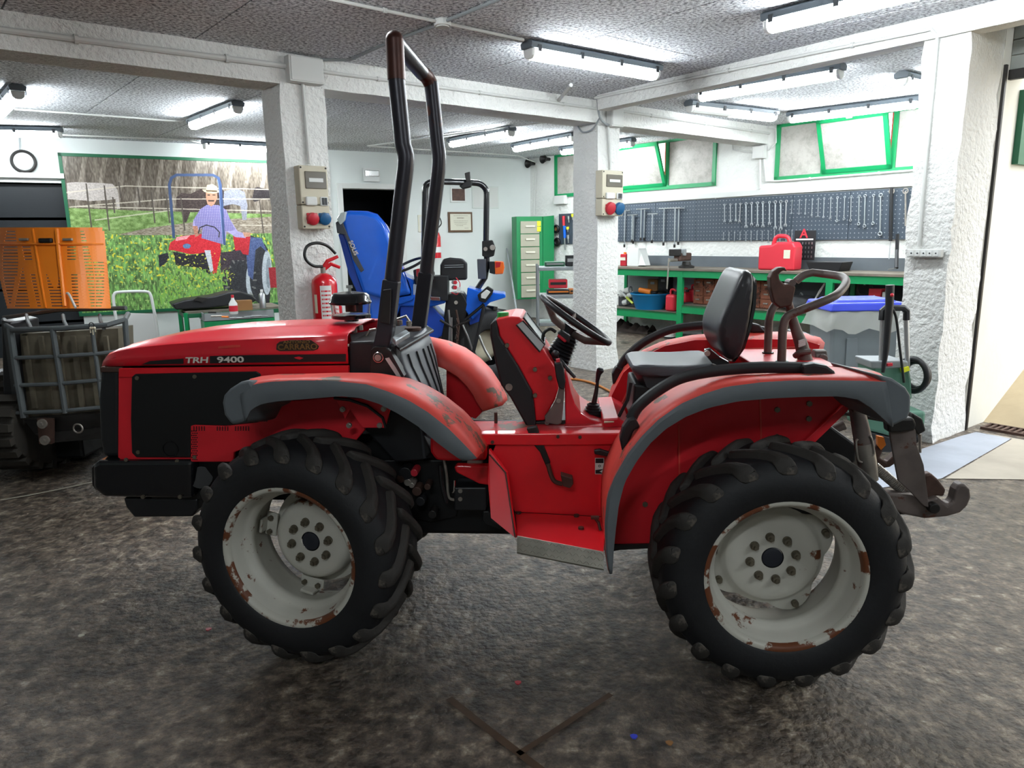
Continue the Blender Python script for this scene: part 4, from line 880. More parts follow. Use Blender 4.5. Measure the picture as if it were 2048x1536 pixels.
# faces toward camera show the pane edge: a slanted pane on the near side as in the photograph
q_ = LL([(1033, 649), (1046, 641), (1090, 688), (1080, 703)], CY0 + .0); part(G().prism(q_, (0, -.012, 0)), 'gauge_window', 'gauge_glass', dash, bevel=.002); part(G().tube([p + A3((0, -.012, 0)) for p in q_], .003, 6, closed=True), 'window_rim', 'black', dash)
c = L(1006, 631, .58); part(G().cyl(c - A3((0, 0, .02)), c + A3((0, 0, .014)), .024, 12), 'reservoir_cap', 'green_plastic', dash, bevel=.003)
# red cowl sweeping back under the lever
cw2 = [(1129, 737), (1135, 752), (1142, 785), (1150, 808), (1162, 826), (1180, 838), (1205, 846), (1233, 850), (1235, 860), (1131, 860)]
tun = plate('transmission_cover', cw2, .50, .34, 'red_hood', bevel=.006)
plate('cover_base', [(1128, 853), (1240, 851), (1240, 862), (1128, 864)], .46, .42, 'red_hood', tun, bevel=.004)
plate('cover_platform', [(1205, 838), (1236, 836), (1248, 843), (1262, 850), (1262, 862), (1205, 862)], .46, .40, 'red_hood', tun, bevel=.006)
part(G().prism([LZ(1208, 846, L(1220, 839, .5)[2]), LZ(1228, 845, L(1220, 839, .5)[2]), LZ(1226, 836, L(1220, 839, .5)[2]), LZ(1210, 837, L(1220, 839, .5)[2])], (0, 0, .004)), 'sticker', 'cream', tun)
# hand lever on the console side
hl = plate('hand_lever', [(1108, 726), (1122, 724), (1128, 740), (1131, 765), (1129, 780), (1118, 777), (1112, 755)], .44, .03, 'black_plastic', bevel=.006, seg=3)
plate('lever_bracket', [(1118, 776), (1129, 778), (1126, 820), (1123, 846), (1115, 850), (1091, 845), (1089, 833), (1102, 818), (1112, 800)], .46, .02, 'brown_steel', hl, bevel=.002)
plate('lever_button', [(1112, 719), (1119, 718), (1120, 727), (1112, 728)], .445, .02, 'jerry_red', hl)
c = L(1117, 801, .46); part(G().cyl(c, c - A3((0, .008, 0)), .009, 16), 'bolt', 'worn_steel', hl)
# steering column bellows, switch, indicator stalks
sc_ = [L(1112, 724, .665), L(1128, 690, .665), L(1146, 655, .665)]
ax_ = unit(sc_[2] - sc_[0]); Lc = np.linalg.norm(sc_[2] - sc_[0]); pr = []
for i in range(17): t_ = i / 16; pr.append(((.062 if i % 2 else .048) * (1 - .25 * t_), Lc * (.05 + .72 * t_)))
sb = part(G().lathe(pr, sc_[0], ax_, 28), 'column_bellows', 'black_plastic', smooth=25)
plate('switch_pod', [(1114, 666), (1124, 660), (1142, 672), (1138, 688), (1124, 680)], .60, .04, 'black_plastic', sb, bevel=.006)
plate('switch', [(1117, 668), (1134, 682), (1130, 686), (1114, 673)], .59, .02, 'jerry_red', sb, bevel=.004)
c = L(1111, 708, .55); part(G().ball(c, .016, 12).tube([c, L(1120, 725, .6)], .006, 8), 'ignition_knob', 'black_plastic', sb, smooth=True)
part(G().tube([L(1118, 718, .57), L(1130, 733, .56), L(1150, 755, .54)], [.01, .009, .007], 10), 'stalk', 'black_plastic', sb, smooth=True)
part(G().tube(smooth_curve(LL([(1085, 695), (1087, 668), (1100, 658), (1112, 664)], .6)), .007, 8), 'loom', 'hose_black', sb, smooth=True)
# steering wheel
sa, sb_ = L(1086, 594, .665), L(1217, 684, .665); scen = (sa + sb_) / 2; e_ = unit(sb_ - sa); Rw = np.linalg.norm(sb_ - sa) / 2; nrm_ = unit(np.cross(e_, (0, 1, 0))); nrm_ = nrm_ if nrm_[2] < 0 else -nrm_
sw = part(G().torus(scen, nrm_, Rw, .0135, 56, 12), 'steering_wheel', 'black_plastic', smooth='all')
hub_ = scen + nrm_ * .055
part(G().cyl(hub_ - nrm_ * .02, hub_ + nrm_ * .05, .03, 20, .022), 'wheel_hub', 'black_plastic', sw, smooth=True)
for k in range(3):
    a = R(90 + 120 * k); d_ = e_ * math.cos(a) + A3((0, 1, 0)) * math.sin(a)
    part(G().tube([hub_ + d_ * .02, hub_ + d_ * (Rw * .55) - nrm_ * .01, scen + d_ * Rw], [.009, .009, .009], 8, flat=1.8), 'spoke', 'brown_steel', sw, smooth=True)
part(G().cyl(hub_ + nrm_ * .04, sc_[1], .014, 12), 'column_shaft', 'black_plastic', sw, smooth=True)
# gear lever
gc = L(1185, 832, .62); gt = L(1193, 775, .62)
pr = []
for i in range(11): pr.append((.045 - .026 * i / 10 + (.006 if i % 2 else 0), .0055 * i))
gl = part(G().lathe(pr, gc, (0.05, 0, 1), 24), 'gear_lever', 'black_plastic', smooth=25)
part(G().tube(LL([(1188, 806), (1192, 785), (1196, 757)], .62), [.011, .009, .006], 10), 'lever_shaft', 'dark_steel', gl, smooth=True)
part(G().tube(LL([(1194, 765), (1197, 748), (1201, 740), (1202, 736)], .62), [.009, .014, .020, .012], 12, flat=.8), 'lever_knob', 'black_plastic', gl, smooth=True)
# ---- seat
SY0, SY1 = .48, .86
def loft_y(px, y0, y1, rr=.05, steps=5):
    """pillow: the outline stays full in the middle and tucks in toward both sides"""
    A_ = A3(LL(px, y0 + .02)); cen = A_.mean(0); rows = []
    for i in range(steps * 2 + 1):
        t = i / (steps * 2); yy = y0 + (y1 - y0) * t; d = min(yy - y0, y1 - yy); k = 1 if d > rr else 1 - .18 * (1 - math.sqrt(max(0, 1 - (1 - d / rr) ** 2)))
        rows.append([cen + (p - cen) * k + A3((0, yy - p[1] + (p[1] - cen[1]) * (1 - k) * 0, 0)) * A3((0, 1, 0)) for p in A_])
        rows[-1] = [A3((q[0], yy, q[2])) for q in rows[-1]]
    g = G(); g.grid(rows, close=True); n = len(px); g.f.append(tuple(range(n))); g.f.append(tuple(range(n * (len(rows) - 1), n * len(rows)))[::-1]); g.mi += [0, 0]; return g
cu = [(1262, 741), (1264, 731), (1285, 727), (1340, 731), (1400, 729), (1436, 724), (1446, 734), (1436, 744), (1400, 751), (1370, 754), (1310, 756), (1270, 752)]
seat = part(loft_y(cu, SY0, SY1, .05, 8), 'seat', 'seat_top', smooth=50, sub=1)
part(loft_y([(1268, 744), (1310, 751), (1400, 746), (1430, 740), (1425, 768), (1380, 782), (1310, 785), (1280, 775)], SY0 + .03, SY1 - .03, .06), 'seat_base', 'seat_vinyl', seat, smooth=50)
plate('seat_suspension', [(1268, 768), (1330, 775), (1400, 770), (1400, 830), (1300, 845), (1262, 845)], .52, .28, 'black', seat, bevel=.01)
bk = [(1452, 716), (1437, 690), (1434, 662), (1440, 640), (1456, 605), (1472, 570), (1484, 545), (1494, 538), (1506, 543), (1510, 560), (1508, 590), (1501, 640), (1494, 672), (1482, 712), (1468, 727)]
sbk = part(loft_y(bk, SY0 + .0, SY1 + .0, .06, 8), 'seat_backrest', 'seat_vinyl', seat, smooth=50, sub=1)
part(loft_y([(1508, 548), (1515, 556), (1513, 600), (1502, 655), (1486, 705), (1470, 728), (1464, 726), (1480, 700), (1496, 650), (1505, 600)], SY0 + .03, SY1 - .03, .08), 'backrest_shell', 'black_gloss', sbk, smooth=50)
plate('seat_hinge', [(1410, 700), (1422, 697), (1440, 712), (1458, 722), (1462, 738), (1432, 735), (1414, 714)], SY0 + .0, .03, 'black_gloss', seat, bevel=.004)
c = L(1414, 706, SY0); part(G().cyl(c, c - A3((0, .01, 0)), .011, 16), 'bolt', 'worn_steel', seat)
part(G().tube(LL([(1425, 728), (1440, 735), (1446, 742)], SY0 - .01), .004, 8), 'seat_latch', 'chrome', seat)
part(G().tube(LL([(1262, 765), (1255, 800), (1235, 838)], .5), .007, 8), 'seat_cable', 'hose_black', seat, smooth=True)
# ---- grab rails
def grab(pts, ys, label, e1, e2):
    P_ = smooth_curve([L(u, v, y) for (u, v), y in zip(pts, ys)], 6); h = part(G().tube(P_, .0135, 10, flat=1.5), 'grab_rail', 'black_plastic', smooth=True, label=label)
    for q, y in (e1, e2): plate('rail_mount', q, y, .05, 'black_plastic', h, bevel=.008, seg=3)
grab([(1262, 838), (1275, 815), (1310, 785), (1360, 757), (1430, 742), (1520, 735), (1620, 736)], [.12] * 7, 'curved black rail over the near rear fender',
     ([(1245, 905), (1240, 880), (1246, 855), (1258, 838), (1270, 835), (1281, 855), (1268, 862), (1256, 890)], .085), ([(1606, 731), (1630, 727), (1655, 732), (1670, 743), (1676, 757), (1607, 758)], .085))
grab([(1240, 735), (1255, 712), (1290, 683), (1340, 660), (1400, 651), (1470, 650), (1530, 662)], [1.12] * 7, 'curved black rail over the far rear fender',
     ([(1226, 770), (1224, 748), (1232, 733), (1248, 738), (1240, 755)], 1.1), ([(1500, 645), (1520, 650), (1532, 664), (1505, 666)], 1.1))
# ---- rear frame loop, top link with claw
lp = part(G().tube([L(1563, 722, .50), L(1565, 668, .50)] + smooth_curve([L(1566, 655, .5), L(1572, 636, .5), L(1590, 625, .5), L(1660, 597, .5), L(1683, 580, .56), L(1692, 563, .64), L(1682, 553, .72), L(1650, 548, .8)], 4) + smooth_curve([L(1625, 545, .82), L(1608, 550, .82), L(1592, 562, .82)], 3), .0165, 12), 'rear_hoop', 'brown_steel', smooth=True)
part(G().tube([L(1535, 718, .78), L(1537, 660, .78)] + smooth_curve([L(1538, 640, .78), L(1544, 620, .78), L(1560, 596, .8)], 4), .0165, 12), 'hoop_leg', 'brown_steel', lp, smooth=True)
for u, v, y in ((1564, 722, .5), (1536, 704, .78)): part(G().cyl(L(u, v - 2, y) - A3((0, 0, .09)), L(u, v, y), .024, 16), 'hoop_socket', 'dark_steel', lp, smooth=True)
tlk = part(G().tube([L(1612, 728, .62), L(1603, 690, .62), L(1592, 660, .62), L(1583, 630, .62), L(1576, 600, .62)], [.03, .026, .021, .018, .014], 14), 'top_link', 'brown_steel', smooth=True)
claw = [(1541, 575), (1540, 555), (1546, 543), (1558, 535), (1570, 534), (1575, 543), (1566, 541), (1558, 548), (1560, 560), (1570, 569), (1582, 567), (1592, 574), (1588, 592), (1584, 612), (1572, 614), (1560, 616), (1548, 605)]
plate('top_link_claw', claw, .60, .05, 'rust_steel', tlk, bevel=.008, seg=3)
c = L(1585, 566, .6); part(G().cyl(c, c + A3((0, .06, 0)), .014, 12), 'claw_pin', 'brown_steel', tlk)
for k in range(4): a = L(1599 - 2, 683 + 3.5 * k, .588); b = L(1612 - 1, 678 + 3.5 * k, .588); part(G().tube([a, b], .004, 6), 'link_clamp', 'white_plastic', tlk)
part(G().tube(smooth_curve([L(1590, 712, .6), L(1600, 705, .58), L(1620, 703, .58)]), .012, 10), 'hose', 'brown_steel', tlk)
c = L(1640, 715, .7); part(G().cyl(c - A3((.03, 0, .0)), c + A3((.02, 0, 0)), .035, 16).cyl(c + A3((.0, -.04, 0)), c, .02, 14), 'rear_valve', 'brown_steel', tlk, bevel=.005)
plate('rear_crossbar', [(1520, 738), (1690, 738), (1700, 748), (1520, 750)], .4, .5, 'red_paint', bevel=.006)
# ---- three point linkage
def link(yy, near=True):
    dx = 0 if near else -60; dv = 0 if near else 35
    def q(px): return [(u, v) for u, v in px]
    return None
lc = part(G().tube([L(1712, 812, .30), L(1720, 850, .30), L(1727, 885, .30)], [.026, .03, .033], 16), 'lift_rod', 'brown_steel', smooth=True)
part(G().tube([L(1727, 885, .30), L(1734, 925, .30), L(1741, 960, .30)], [.034, .034, .028], 16), 'rod_sleeve', 'worn_steel', lc, smooth=True)
part(G().tube(smooth_curve([L(1716, 878, .27), L(1712, 885, .27), L(1716, 918, .27), L(1724, 925, .27)]), .004, 8), 'handle', 'worn_steel', lc)
part(G().tube(smooth_curve([L(1740, 872, .27), L(1744, 880, .27), L(1748, 905, .27), L(1744, 912, .27)]), .004, 8), 'handle', 'worn_steel', lc)
plate('rod_fork', [(1702, 800), (1722, 792), (1734, 806), (1732, 822), (1706, 826)], .27, .06, 'rust_steel', lc, bevel=.006)
part(G().tube([L(1688, 850, .8), L(1664, 860, .8), L(1668, 895, .8)], .022, 12), 'far_lift_rod', 'brown_steel', smooth=True)
pl = plate('drop_plate', [(1778, 852), (1800, 846), (1824, 845), (1832, 862), (1834, 890), (1848, 930), (1856, 990), (1858, 1016), (1848, 1012), (1822, 985), (1797, 962), (1790, 925), (1782, 880)], .26, .014, 'brown_steel', bevel=.003)
plate('plate_hinge', [(1776, 846), (1800, 838), (1828, 836), (1834, 850), (1830, 862), (1800, 866), (1778, 866)], .24, .05, 'dark_steel', pl, bevel=.008)
hk = plate('lower_link_hook', [(1720, 990), (1770, 985), (1822, 990), (1858, 1000), (1874, 993), (1896, 1010), (1906, 1003), (1912, 980), (1920, 969), (1932, 968), (1941, 978), (1943, 995), (1936, 1012), (1922, 1026), (1895, 1034), (1850, 1038), (1810, 1030), (1770, 1012), (1720, 1004)], .28, .05, 'brown_steel', bevel=.01, seg=3)
plate('hook_jaw', [(1850, 950), (1862, 946), (1878, 960), (1893, 980), (1888, 994), (1872, 992), (1858, 1004), (1848, 990)], .30, .04, 'rust_steel', hk, bevel=.008)
c = L(1862, 1012, .28); part(G().cyl(c, c - A3((0, .03, 0)), .02, 14), 'hook_ball', 'dark_steel', hk, bevel=.004)
plate('link_arm', [(1730, 985), (1780, 990), (1826, 1004), (1850, 1030), (1800, 1030), (1740, 1005)], .30, .05, 'dark_steel', hk, bevel=.006)
sa_, se_ = L(1748, 932, .33), L(1822, 995, .33); pts = []
ee = unit(se_ - sa_); n1 = unit(np.cross(ee, (0, 1, 0)));
for i in range(28 * 10 + 1): t = i / 280; a = 2 * math.pi * 28 * t; pts.append(sa_ + (se_ - sa_) * t + .017 * (n1 * math.cos(a) + A3((0, 1, 0)) * math.sin(a)))
part(G().tube(pts, .0028, 5), 'tension_spring', 'worn_steel', smooth=True)
fhk = plate('far_lower_hook', [(1700, 930), (1730, 925), (1760, 880), (1772, 890), (1760, 915), (1775, 925), (1795, 905), (1795, 925), (1780, 935), (1750, 940), (1705, 942)], .95, .05, 'rust_steel', bevel=.008)
plate('hook_latch', [(1755, 872), (1768, 875), (1772, 890), (1762, 900), (1756, 892)], .94, .02, 'orange', fhk)
tlp = plate('tail_lamp', [(1826, 826), (1846, 838), (1853, 862), (1836, 872), (1822, 850)], .80, .12, 'dark_steel', bevel=.008)
part(G().tube([L(1840, 868, .85), L(1840, 905, .85)], .006, 8), 'lamp_stem', 'worn_steel', tlp)
part(G().tube([L(1832, 850, .86), (1.15, .86, .86), (1.1, .80, .70)], .012, 8), 'lamp_bracket', 'dark_steel', tlp)
part(G().cyl(L(1700, 915, .62), L(1706, 905, .7), .045, 18), 'pto_shield', 'worn_steel', bevel=.005)
plate('rear_housing', [(1480, 860), (1660, 850), (1715, 890), (1712, 925), (1640, 950), (1480, 950)], .50, .3, 'black', bevel=.01)
# ================================================================ BACKGROUND THINGS
ORD = ['first', 'second', 'third', 'fourth', 'fifth', 'sixth', 'seventh', 'eighth', 'ninth', 'tenth', 'eleventh', 'twelfth', 'thirteenth', 'fourteenth']
def WY(u, v, y): return PP(u, v, (0, 1, 0), (0, y, 0))
# ---- round wall lamp, emergency light, frames, horns on the far walls
c = WK(47, 323, .05); t = thing('wall_lamp', 'round caged bulkhead lamp on the wall left of the poster', 'lamp', tuple(c))
G().lathe([(0, 0), (.16, 0), (.16, .03), (.135, .05)], c - NK * .05, NK, 32).build('base', 'dark_steel', t, smooth=40)
G().lathe([(.125, .045), (.09, .08), (.0, .11)], c - NK * .05, NK, 32).build('glass_dome', 'white_plastic', t, smooth=True)
G().torus(c - NK * .0, NK, .14, .02, 32, 8).build('cage_ring', 'dark_steel', t, smooth=True)
G().tube([WK(39, 275, .02), WK(40, 306, .02)], .01, 6).build('cable', 'lead_grey', t)
def wbox(name, label, cat, u0, u1, v0, v1, th, m_, wall_='K', bevel=.004, inner=None, glass=None):
    f_ = WK if wall_ == 'K' else WR; ex, n_ = (DK, NK) if wall_ == 'K' else (DE, -NB)
    a, b = f_(u0, v0, 0), f_(u1, v1, 0); c = (a + b) / 2; w_ = abs((b - a) @ ex); h_ = abs(a[2] - b[2]); t = thing(name, label, cat, tuple(c))
    o = G().box(c + n_ * (th / 2 + .002), (w_, th, h_), ax=[ex, n_, Z1]).build('body' if inner is None else 'frame', m_, t, bevel=bevel)
    if inner: G().box(c + n_ * (th + .003), (w_ - inner[0], .004, h_ - inner[0]), ax=[ex, n_, Z1]).build('sheet', inner[1], t)
    return t, c + n_ * th, w_, h_, ex, n_
t, c, w_, h_, ex, n_ = wbox('emergency_light', 'white emergency light above the dark back door', 'light', 725, 758, 336, 364, .06, 'white_plastic')
G().box(c - Z1 * h_ * .0 + Z1 * h_ * .1, (w_ * .9, .03, h_ * .45), ax=[ex, n_, Z1]).build('lens', 'chrome', t, bevel=.01)
wbox('picture', 'small group photo in a white mount on the back wall', 'picture', 900, 932, 374, 405, .015, 'white_plastic', inner=(.06, 'rust_steel'))
t, c, w_, h_, ex, n_ = wbox('framed_diploma', 'brown framed certificate under the small group photo', 'picture', 895, 944, 424, 464, .03, 'wood_frame', inner=(.07, 'paper'))
for k, (a, b, z) in enumerate(((-.3, .3, .32), (-.15, .15, .2), (-.3, .3, .06), (-.28, .28, -.02), (-.25, .25, -.1), (-.2, .1, -.18), (.15, .32, -.3))):
    G().box(c + n_ * .004 + ex * w_ * (a + b) / 2 + Z1 * z * h_, (w_ * (b - a), .002, .006 if k != 1 else .014), ax=[ex, n_, Z1]).build('text_line', 'wood_frame', t)
wbox('framed_sheet', 'pale framed sheet right of the small group photo', 'picture', 943, 997, 372, 417, .015, 'paper_pale', inner=(.05, 'box_white'))
wbox('framed_sheet', 'pale framed sheet half hidden behind the roll bar', 'picture', 835, 862, 430, 464, .015, 'paper', inner=(.06, 'box_white'))
for u, v, lb, pl in ((1063, 327, 'dark alarm horn in the back corner, lower left one', WR), (1093, 318, 'dark alarm horn beside the first green window', WR)):
    c = pl(u, v, .1); t = thing('alarm_horn', lb, 'horn', tuple(c)); G().lathe([(0, -.1), (.03, -.08), (.035, 0), (.09, .1), (.08, .1), (.0, .02)], c, -NB, 16).build('body', 'dark_steel', t, smooth=40)
# ---- the big poster: a flat print, drawn by code
pa, pd_ = WK(119, 309), WK(170, 628); t0, t1 = (WK(119, 309) - CL) @ DK, tk(655, 400); zt_, zb_ = pa[2], WK(255, 624)[2]
pt = thing('poster', 'big farm poster of a man driving a red tractor in a green frame', 'poster', tuple(CL + DK * (t0 + t1) / 2 + Z1 * zb_))
W_, H_ = 1040, 640
def pimg(u, v): p = WK(u, v); return ((p - CL) @ DK - t0) / (t1 - t0) * W_, (zt_ - p[2]) / (zt_ - zb_) * H_
yy, xx = np.mgrid[0:H_, 0:W_].astype(float)
IM = np.zeros((H_, W_, 3))
def noise(sx, sy, seed):
    r_ = np.random.default_rng(seed); a = r_.random((int(H_ / sy) + 3, int(W_ / sx) + 3)); gy, gx = yy / sy, xx / sx; iy, ix = gy.astype(int), gx.astype(int); fy, fx = gy - iy, gx - ix
    return (a[iy, ix] * (1 - fx) + a[iy, ix + 1] * fx) * (1 - fy) + (a[iy + 1, ix] * (1 - fx) + a[iy + 1, ix + 1] * fx) * fy
def rgb(h): return np.array([int(h[i:i + 2], 16) / 255 for i in (0, 2, 4)])
def inside(P_):
    P_ = [pimg(*p) for p in P_]; m_ = np.zeros((H_, W_), bool); n = len(P_)
    for i in range(n):
        (x0, y0), (x1, y1) = P_[i], P_[(i + 1) % n]
        if y0 == y1: continue
        c_ = ((y0 <= yy) & (yy < y1)) | ((y1 <= yy) & (yy < y0)); m_ ^= c_ & (xx < (x1 - x0) * (yy - y0) / (y1 - y0) + x0)
    return m_
def paint(P_, col, k=1.0, nz=.08, seed=3):
    m_ = inside(P_); n_ = (noise(3, 3, seed) - .5) * 2 * nz
    IM[m_] = IM[m_] * (1 - k) + (rgb(col)[None] + n_[m_][:, None]) * k
def stroke(pts, wpx, col, k=1.0):
    q = [pimg(*p) for p in pts]
    m_ = np.zeros((H_, W_), bool)
    for (x0, y0), (x1, y1) in zip(q[:-1], q[1:]):
        d = max((x1 - x0) ** 2 + (y1 - y0) ** 2, 1e-6); t_ = np.clip(((xx - x0) * (x1 - x0) + (yy - y0) * (y1 - y0)) / d, 0, 1)
        m_ |= (xx - x0 - t_ * (x1 - x0)) ** 2 + (yy - y0 - t_ * (y1 - y0)) ** 2 < (wpx * 1.0) ** 2
    IM[m_] = IM[m_] * (1 - k) + rgb(col) * k
def ell(u, v, a, b): return [(u + a * math.cos(2 * math.pi * i / 28), v + b * math.sin(2 * math.pi * i / 28)) for i in range(28)]
IM[:] = rgb('5e5448'); st_ = noise(5, 60, 1) * .3 + noise(2.5, 9, 2) * .36; IM += (st_[..., None] - .33) * .55; IM += ((np.sin((xx + yy * .25) / 11) > .72) * .12)[..., None]
IM += (np.clip((xx / W_ - .45) * .5, 0, .3) * np.clip(1 - yy / H_ * 2.2, 0, 1))[..., None]
far_ = inside([(120, 415), (300, 422), (700, 432), (700, 640), (100, 640)])
gnz = noise(14, 8, 5); IM[far_] = (rgb('74924e')[None] + (gnz[far_][:, None] - .5) * .25 + (noise(3, 3, 9)[far_][:, None] - .5) * .15)
dirt = inside([(230, 470), (300, 455), (420, 440), (700, 425), (700, 470), (500, 472), (300, 478)]); IM[dirt] = rgb('8f8373') + (noise(6, 3, 6)[dirt][:, None] - .5) * .3
# horses, then fence
for P_, c_ in (([(133, 366), (150, 364), (200, 366), (225, 368), (235, 380), (240, 418), (234, 418), (230, 398), (215, 400), (180, 402), (135, 398)], 'b3aaa4'),
               ([(352, 395), (362, 386), (380, 388), (400, 378), (445, 380), (460, 395), (458, 420), (420, 425), (380, 424), (372, 445), (366, 445), (362, 420), (352, 418)], '3b2c28'),
               ([(447, 383), (470, 376), (488, 384), (494, 410), (492, 440), (484, 440), (480, 412), (465, 408), (446, 412)], '8d8f9c'),
               ([(503, 398), (508, 376), (514, 374), (560, 384), (560, 405), (525, 398), (508, 404)], '2a2426')): paint(P_, c_)
for a, b in (((133, 385), (250, 372)), ((250, 372), (660, 382)), ((140, 414), (340, 398)), ((340, 398), (660, 398)), ((190, 440), (345, 420)), ((160, 413), (660, 425)), ((480, 450), (660, 452))): stroke([a, b], 2.4, 'cfc6b4', .8)
for u, a, b in ((172, 368, 458), (208, 372, 460), (237, 365, 395), (275, 375, 410), (302, 385, 445), (332, 390, 445), (361, 396, 460), (518, 400, 465), (225, 395, 425)): stroke([(u, a), (u + (b - a) * .12, b)], 2.6, '4d453d')
fl_ = inside([(120, 462), (250, 470), (350, 470), (470, 468), (700, 462), (700, 650), (100, 650)])
gn = noise(5, 14, 11); IM[fl_] = rgb('65904a') * (0.55 + .85 * gn[fl_][:, None]); yl = (noise(7, 7, 12) > .74) & fl_ & (yy < pimg(300, 565)[1]); IM[yl] = rgb('d9cf3a'); lg = (noise(3, 9, 13) > .78) & fl_; IM[lg] = rgb('a8c878')
# tractor on the print
paint([(452, 512), (500, 470), (520, 480), (532, 520), (541, 570), (538, 606), (520, 610), (512, 560), (490, 540), (470, 560), (452, 600)], '26262a')
for u, v, a, b, du, ra_ in ((478, 560, 34, 46, 22, 9), (520, 545, 22, 62, 13, 10)): paint(ell(u, v, a, b), '2b2c30'); paint(ell(u + du, v, ra_, b * .72), 'b4bcc2'); paint(ell(u + du + 3, v, ra_ * .5, b * .5), '8a949c')
for i in range(18): an = i * .35; stroke([(480 + 26 * math.cos(an), 560 + 40 * math.sin(an)), (480 + 31 * math.cos(an), 560 + 46 * math.sin(an))], 4, '8f8f88', .7)
paint([(484, 480), (500, 474), (522, 476), (534, 505), (520, 492), (510, 500), (505, 560), (495, 550), (492, 510)], '4a5a86')
paint([(465, 470), (500, 472), (496, 510), (470, 505)], 'b8202c'); paint([(536, 535), (560, 533), (560, 575), (540, 575)], '98202a')
paint([(336, 500), (340, 485), (360, 472), (400, 468), (430, 472), (440, 482), (441, 505), (432, 545), (425, 548), (420, 505), (380, 508), (345, 500)], 'd0202e'); paint([(352, 474), (380, 470), (372, 478), (350, 482)], 'f09aa0'); paint(ell(373, 492, 8, 5), '5a7ea8')
paint([(345, 503), (380, 510), (412, 504), (424, 520), (420, 548), (395, 535), (352, 530)], '1c1a20'); paint([(408, 500), (420, 500), (426, 540), (420, 545)], 'c8ccd4')
paint([(316, 510), (335, 505), (338, 520), (318, 535)], '20222a'); paint([(440, 505), (480, 500), (492, 520), (462, 520), (450, 560), (440, 540)], '3a2e36')
stroke([(347, 474), (338, 370), (342, 356), (352, 350), (425, 350), (436, 356), (440, 370), (448, 478)], 5.5, '34496f')
# driver in a straw hat and checked shirt
paint([(386, 440), (400, 418), (412, 410), (436, 410), (452, 420), (460, 440), (474, 462), (492, 468), (490, 476), (470, 474), (452, 462), (450, 490), (402, 476), (404, 455), (396, 462), (384, 456)], 'a59cc8', nz=.05)
sh = inside([(386, 440), (400, 418), (412, 410), (436, 410), (452, 420), (460, 440), (470, 460), (450, 462), (450, 490), (402, 476), (404, 455), (392, 455)]); ck = ((xx % 7 < 2) | (yy % 7 < 2)) & sh; IM[ck] = rgb('5f5a9a')
paint([(384, 452), (394, 452), (398, 470), (390, 474)], 'b07a64'); paint([(484, 464), (500, 465), (500, 473), (488, 474)], 'b98a72')
paint([(411, 382), (433, 382), (434, 396), (428, 408), (422, 413), (414, 408), (411, 396)], 'b88a70', nz=.02); paint([(415, 400), (428, 400), (427, 403), (416, 403)], '3a2a24', nz=0); paint([(414, 389), (419, 389), (419, 391), (414, 391)], '3a2a24', nz=0); paint([(424, 389), (430, 389), (430, 391), (424, 391)], '3a2a24', nz=0)
paint([(403, 379), (411, 379), (413, 370), (424, 368), (433, 373), (435, 380), (442, 384), (425, 387), (408, 384)], 'cbbd9f', nz=.03); paint([(411, 380), (434, 381), (433, 384), (412, 383)], '5f4f3c', nz=0); stroke([(396, 466), (399, 455), (412, 450), (428, 454), (438, 464), (437, 474)], 2.2, '1e1c20'); stroke([(436, 356), (440, 372), (448, 488)], 5.0, '3a4f7a'); stroke([(434, 360), (437, 374), (445, 486)], 1.4, '6d84b4')
yl = (noise(6, 6, 22) > .78) & inside([(330, 510), (440, 505), (470, 540), (460, 600), (320, 600)]); IM[yl] = rgb('cfd04a'); lg = (noise(4, 10, 23) > .62) & inside([(320, 535), (455, 540), (455, 650), (310, 650)]); IM[lg] = rgb('7fb04a')
IM = np.clip(IM, 0, 1); px = np.ones((H_, W_, 4), np.float32); px[..., :3] = IM[::-1]
im = bpy.data.images.new('poster_print', W_, H_); im.pixels.foreach_set(px.ravel()); im.pack()
m_ = bpy.data.materials.new('poster_print'); m_.use_nodes = True; b_ = m_.node_tree.nodes['Principled BSDF']; ti = m_.node_tree.nodes.new('ShaderNodeTexImage'); ti.image = im
m_.node_tree.links.new(ti.outputs[0], b_.inputs['Base Color']); b_.inputs['Roughness'].default_value = .4; MT['poster_print'] = m_
g = G(); cc = [CL + DK * a + NK * .03 + Z1 * z for a, z in ((t0, zb_), (t1, zb_), (t1, zt_), (t0, zt_))]; g.poly([tuple(p) for p in cc]); po = g.build('print', 'poster_print', pt)
uv = po.data.uv_layers.new(name='uv'); vv = [tuple(v.co) for v in po.data.vertices]
loc0 = Vector(pt.matrix_world.translation)
for l_ in po.data.loops:
    p = A3(po.data.vertices[l_.vertex_index].co) + A3(loc0); uv.data[l_.index].uv = (((p - CL) @ DK - t0) / (t1 - t0), (p[2] - zb_) / (zt_ - zb_))
for i in range(4): g = G(); bar(g, cc[i] - NK * .01, cc[(i + 1) % 4] - NK * .01, w_=.045, d_=.04, nrm=NK); g.build('frame_bar', 'green_edge', pt)
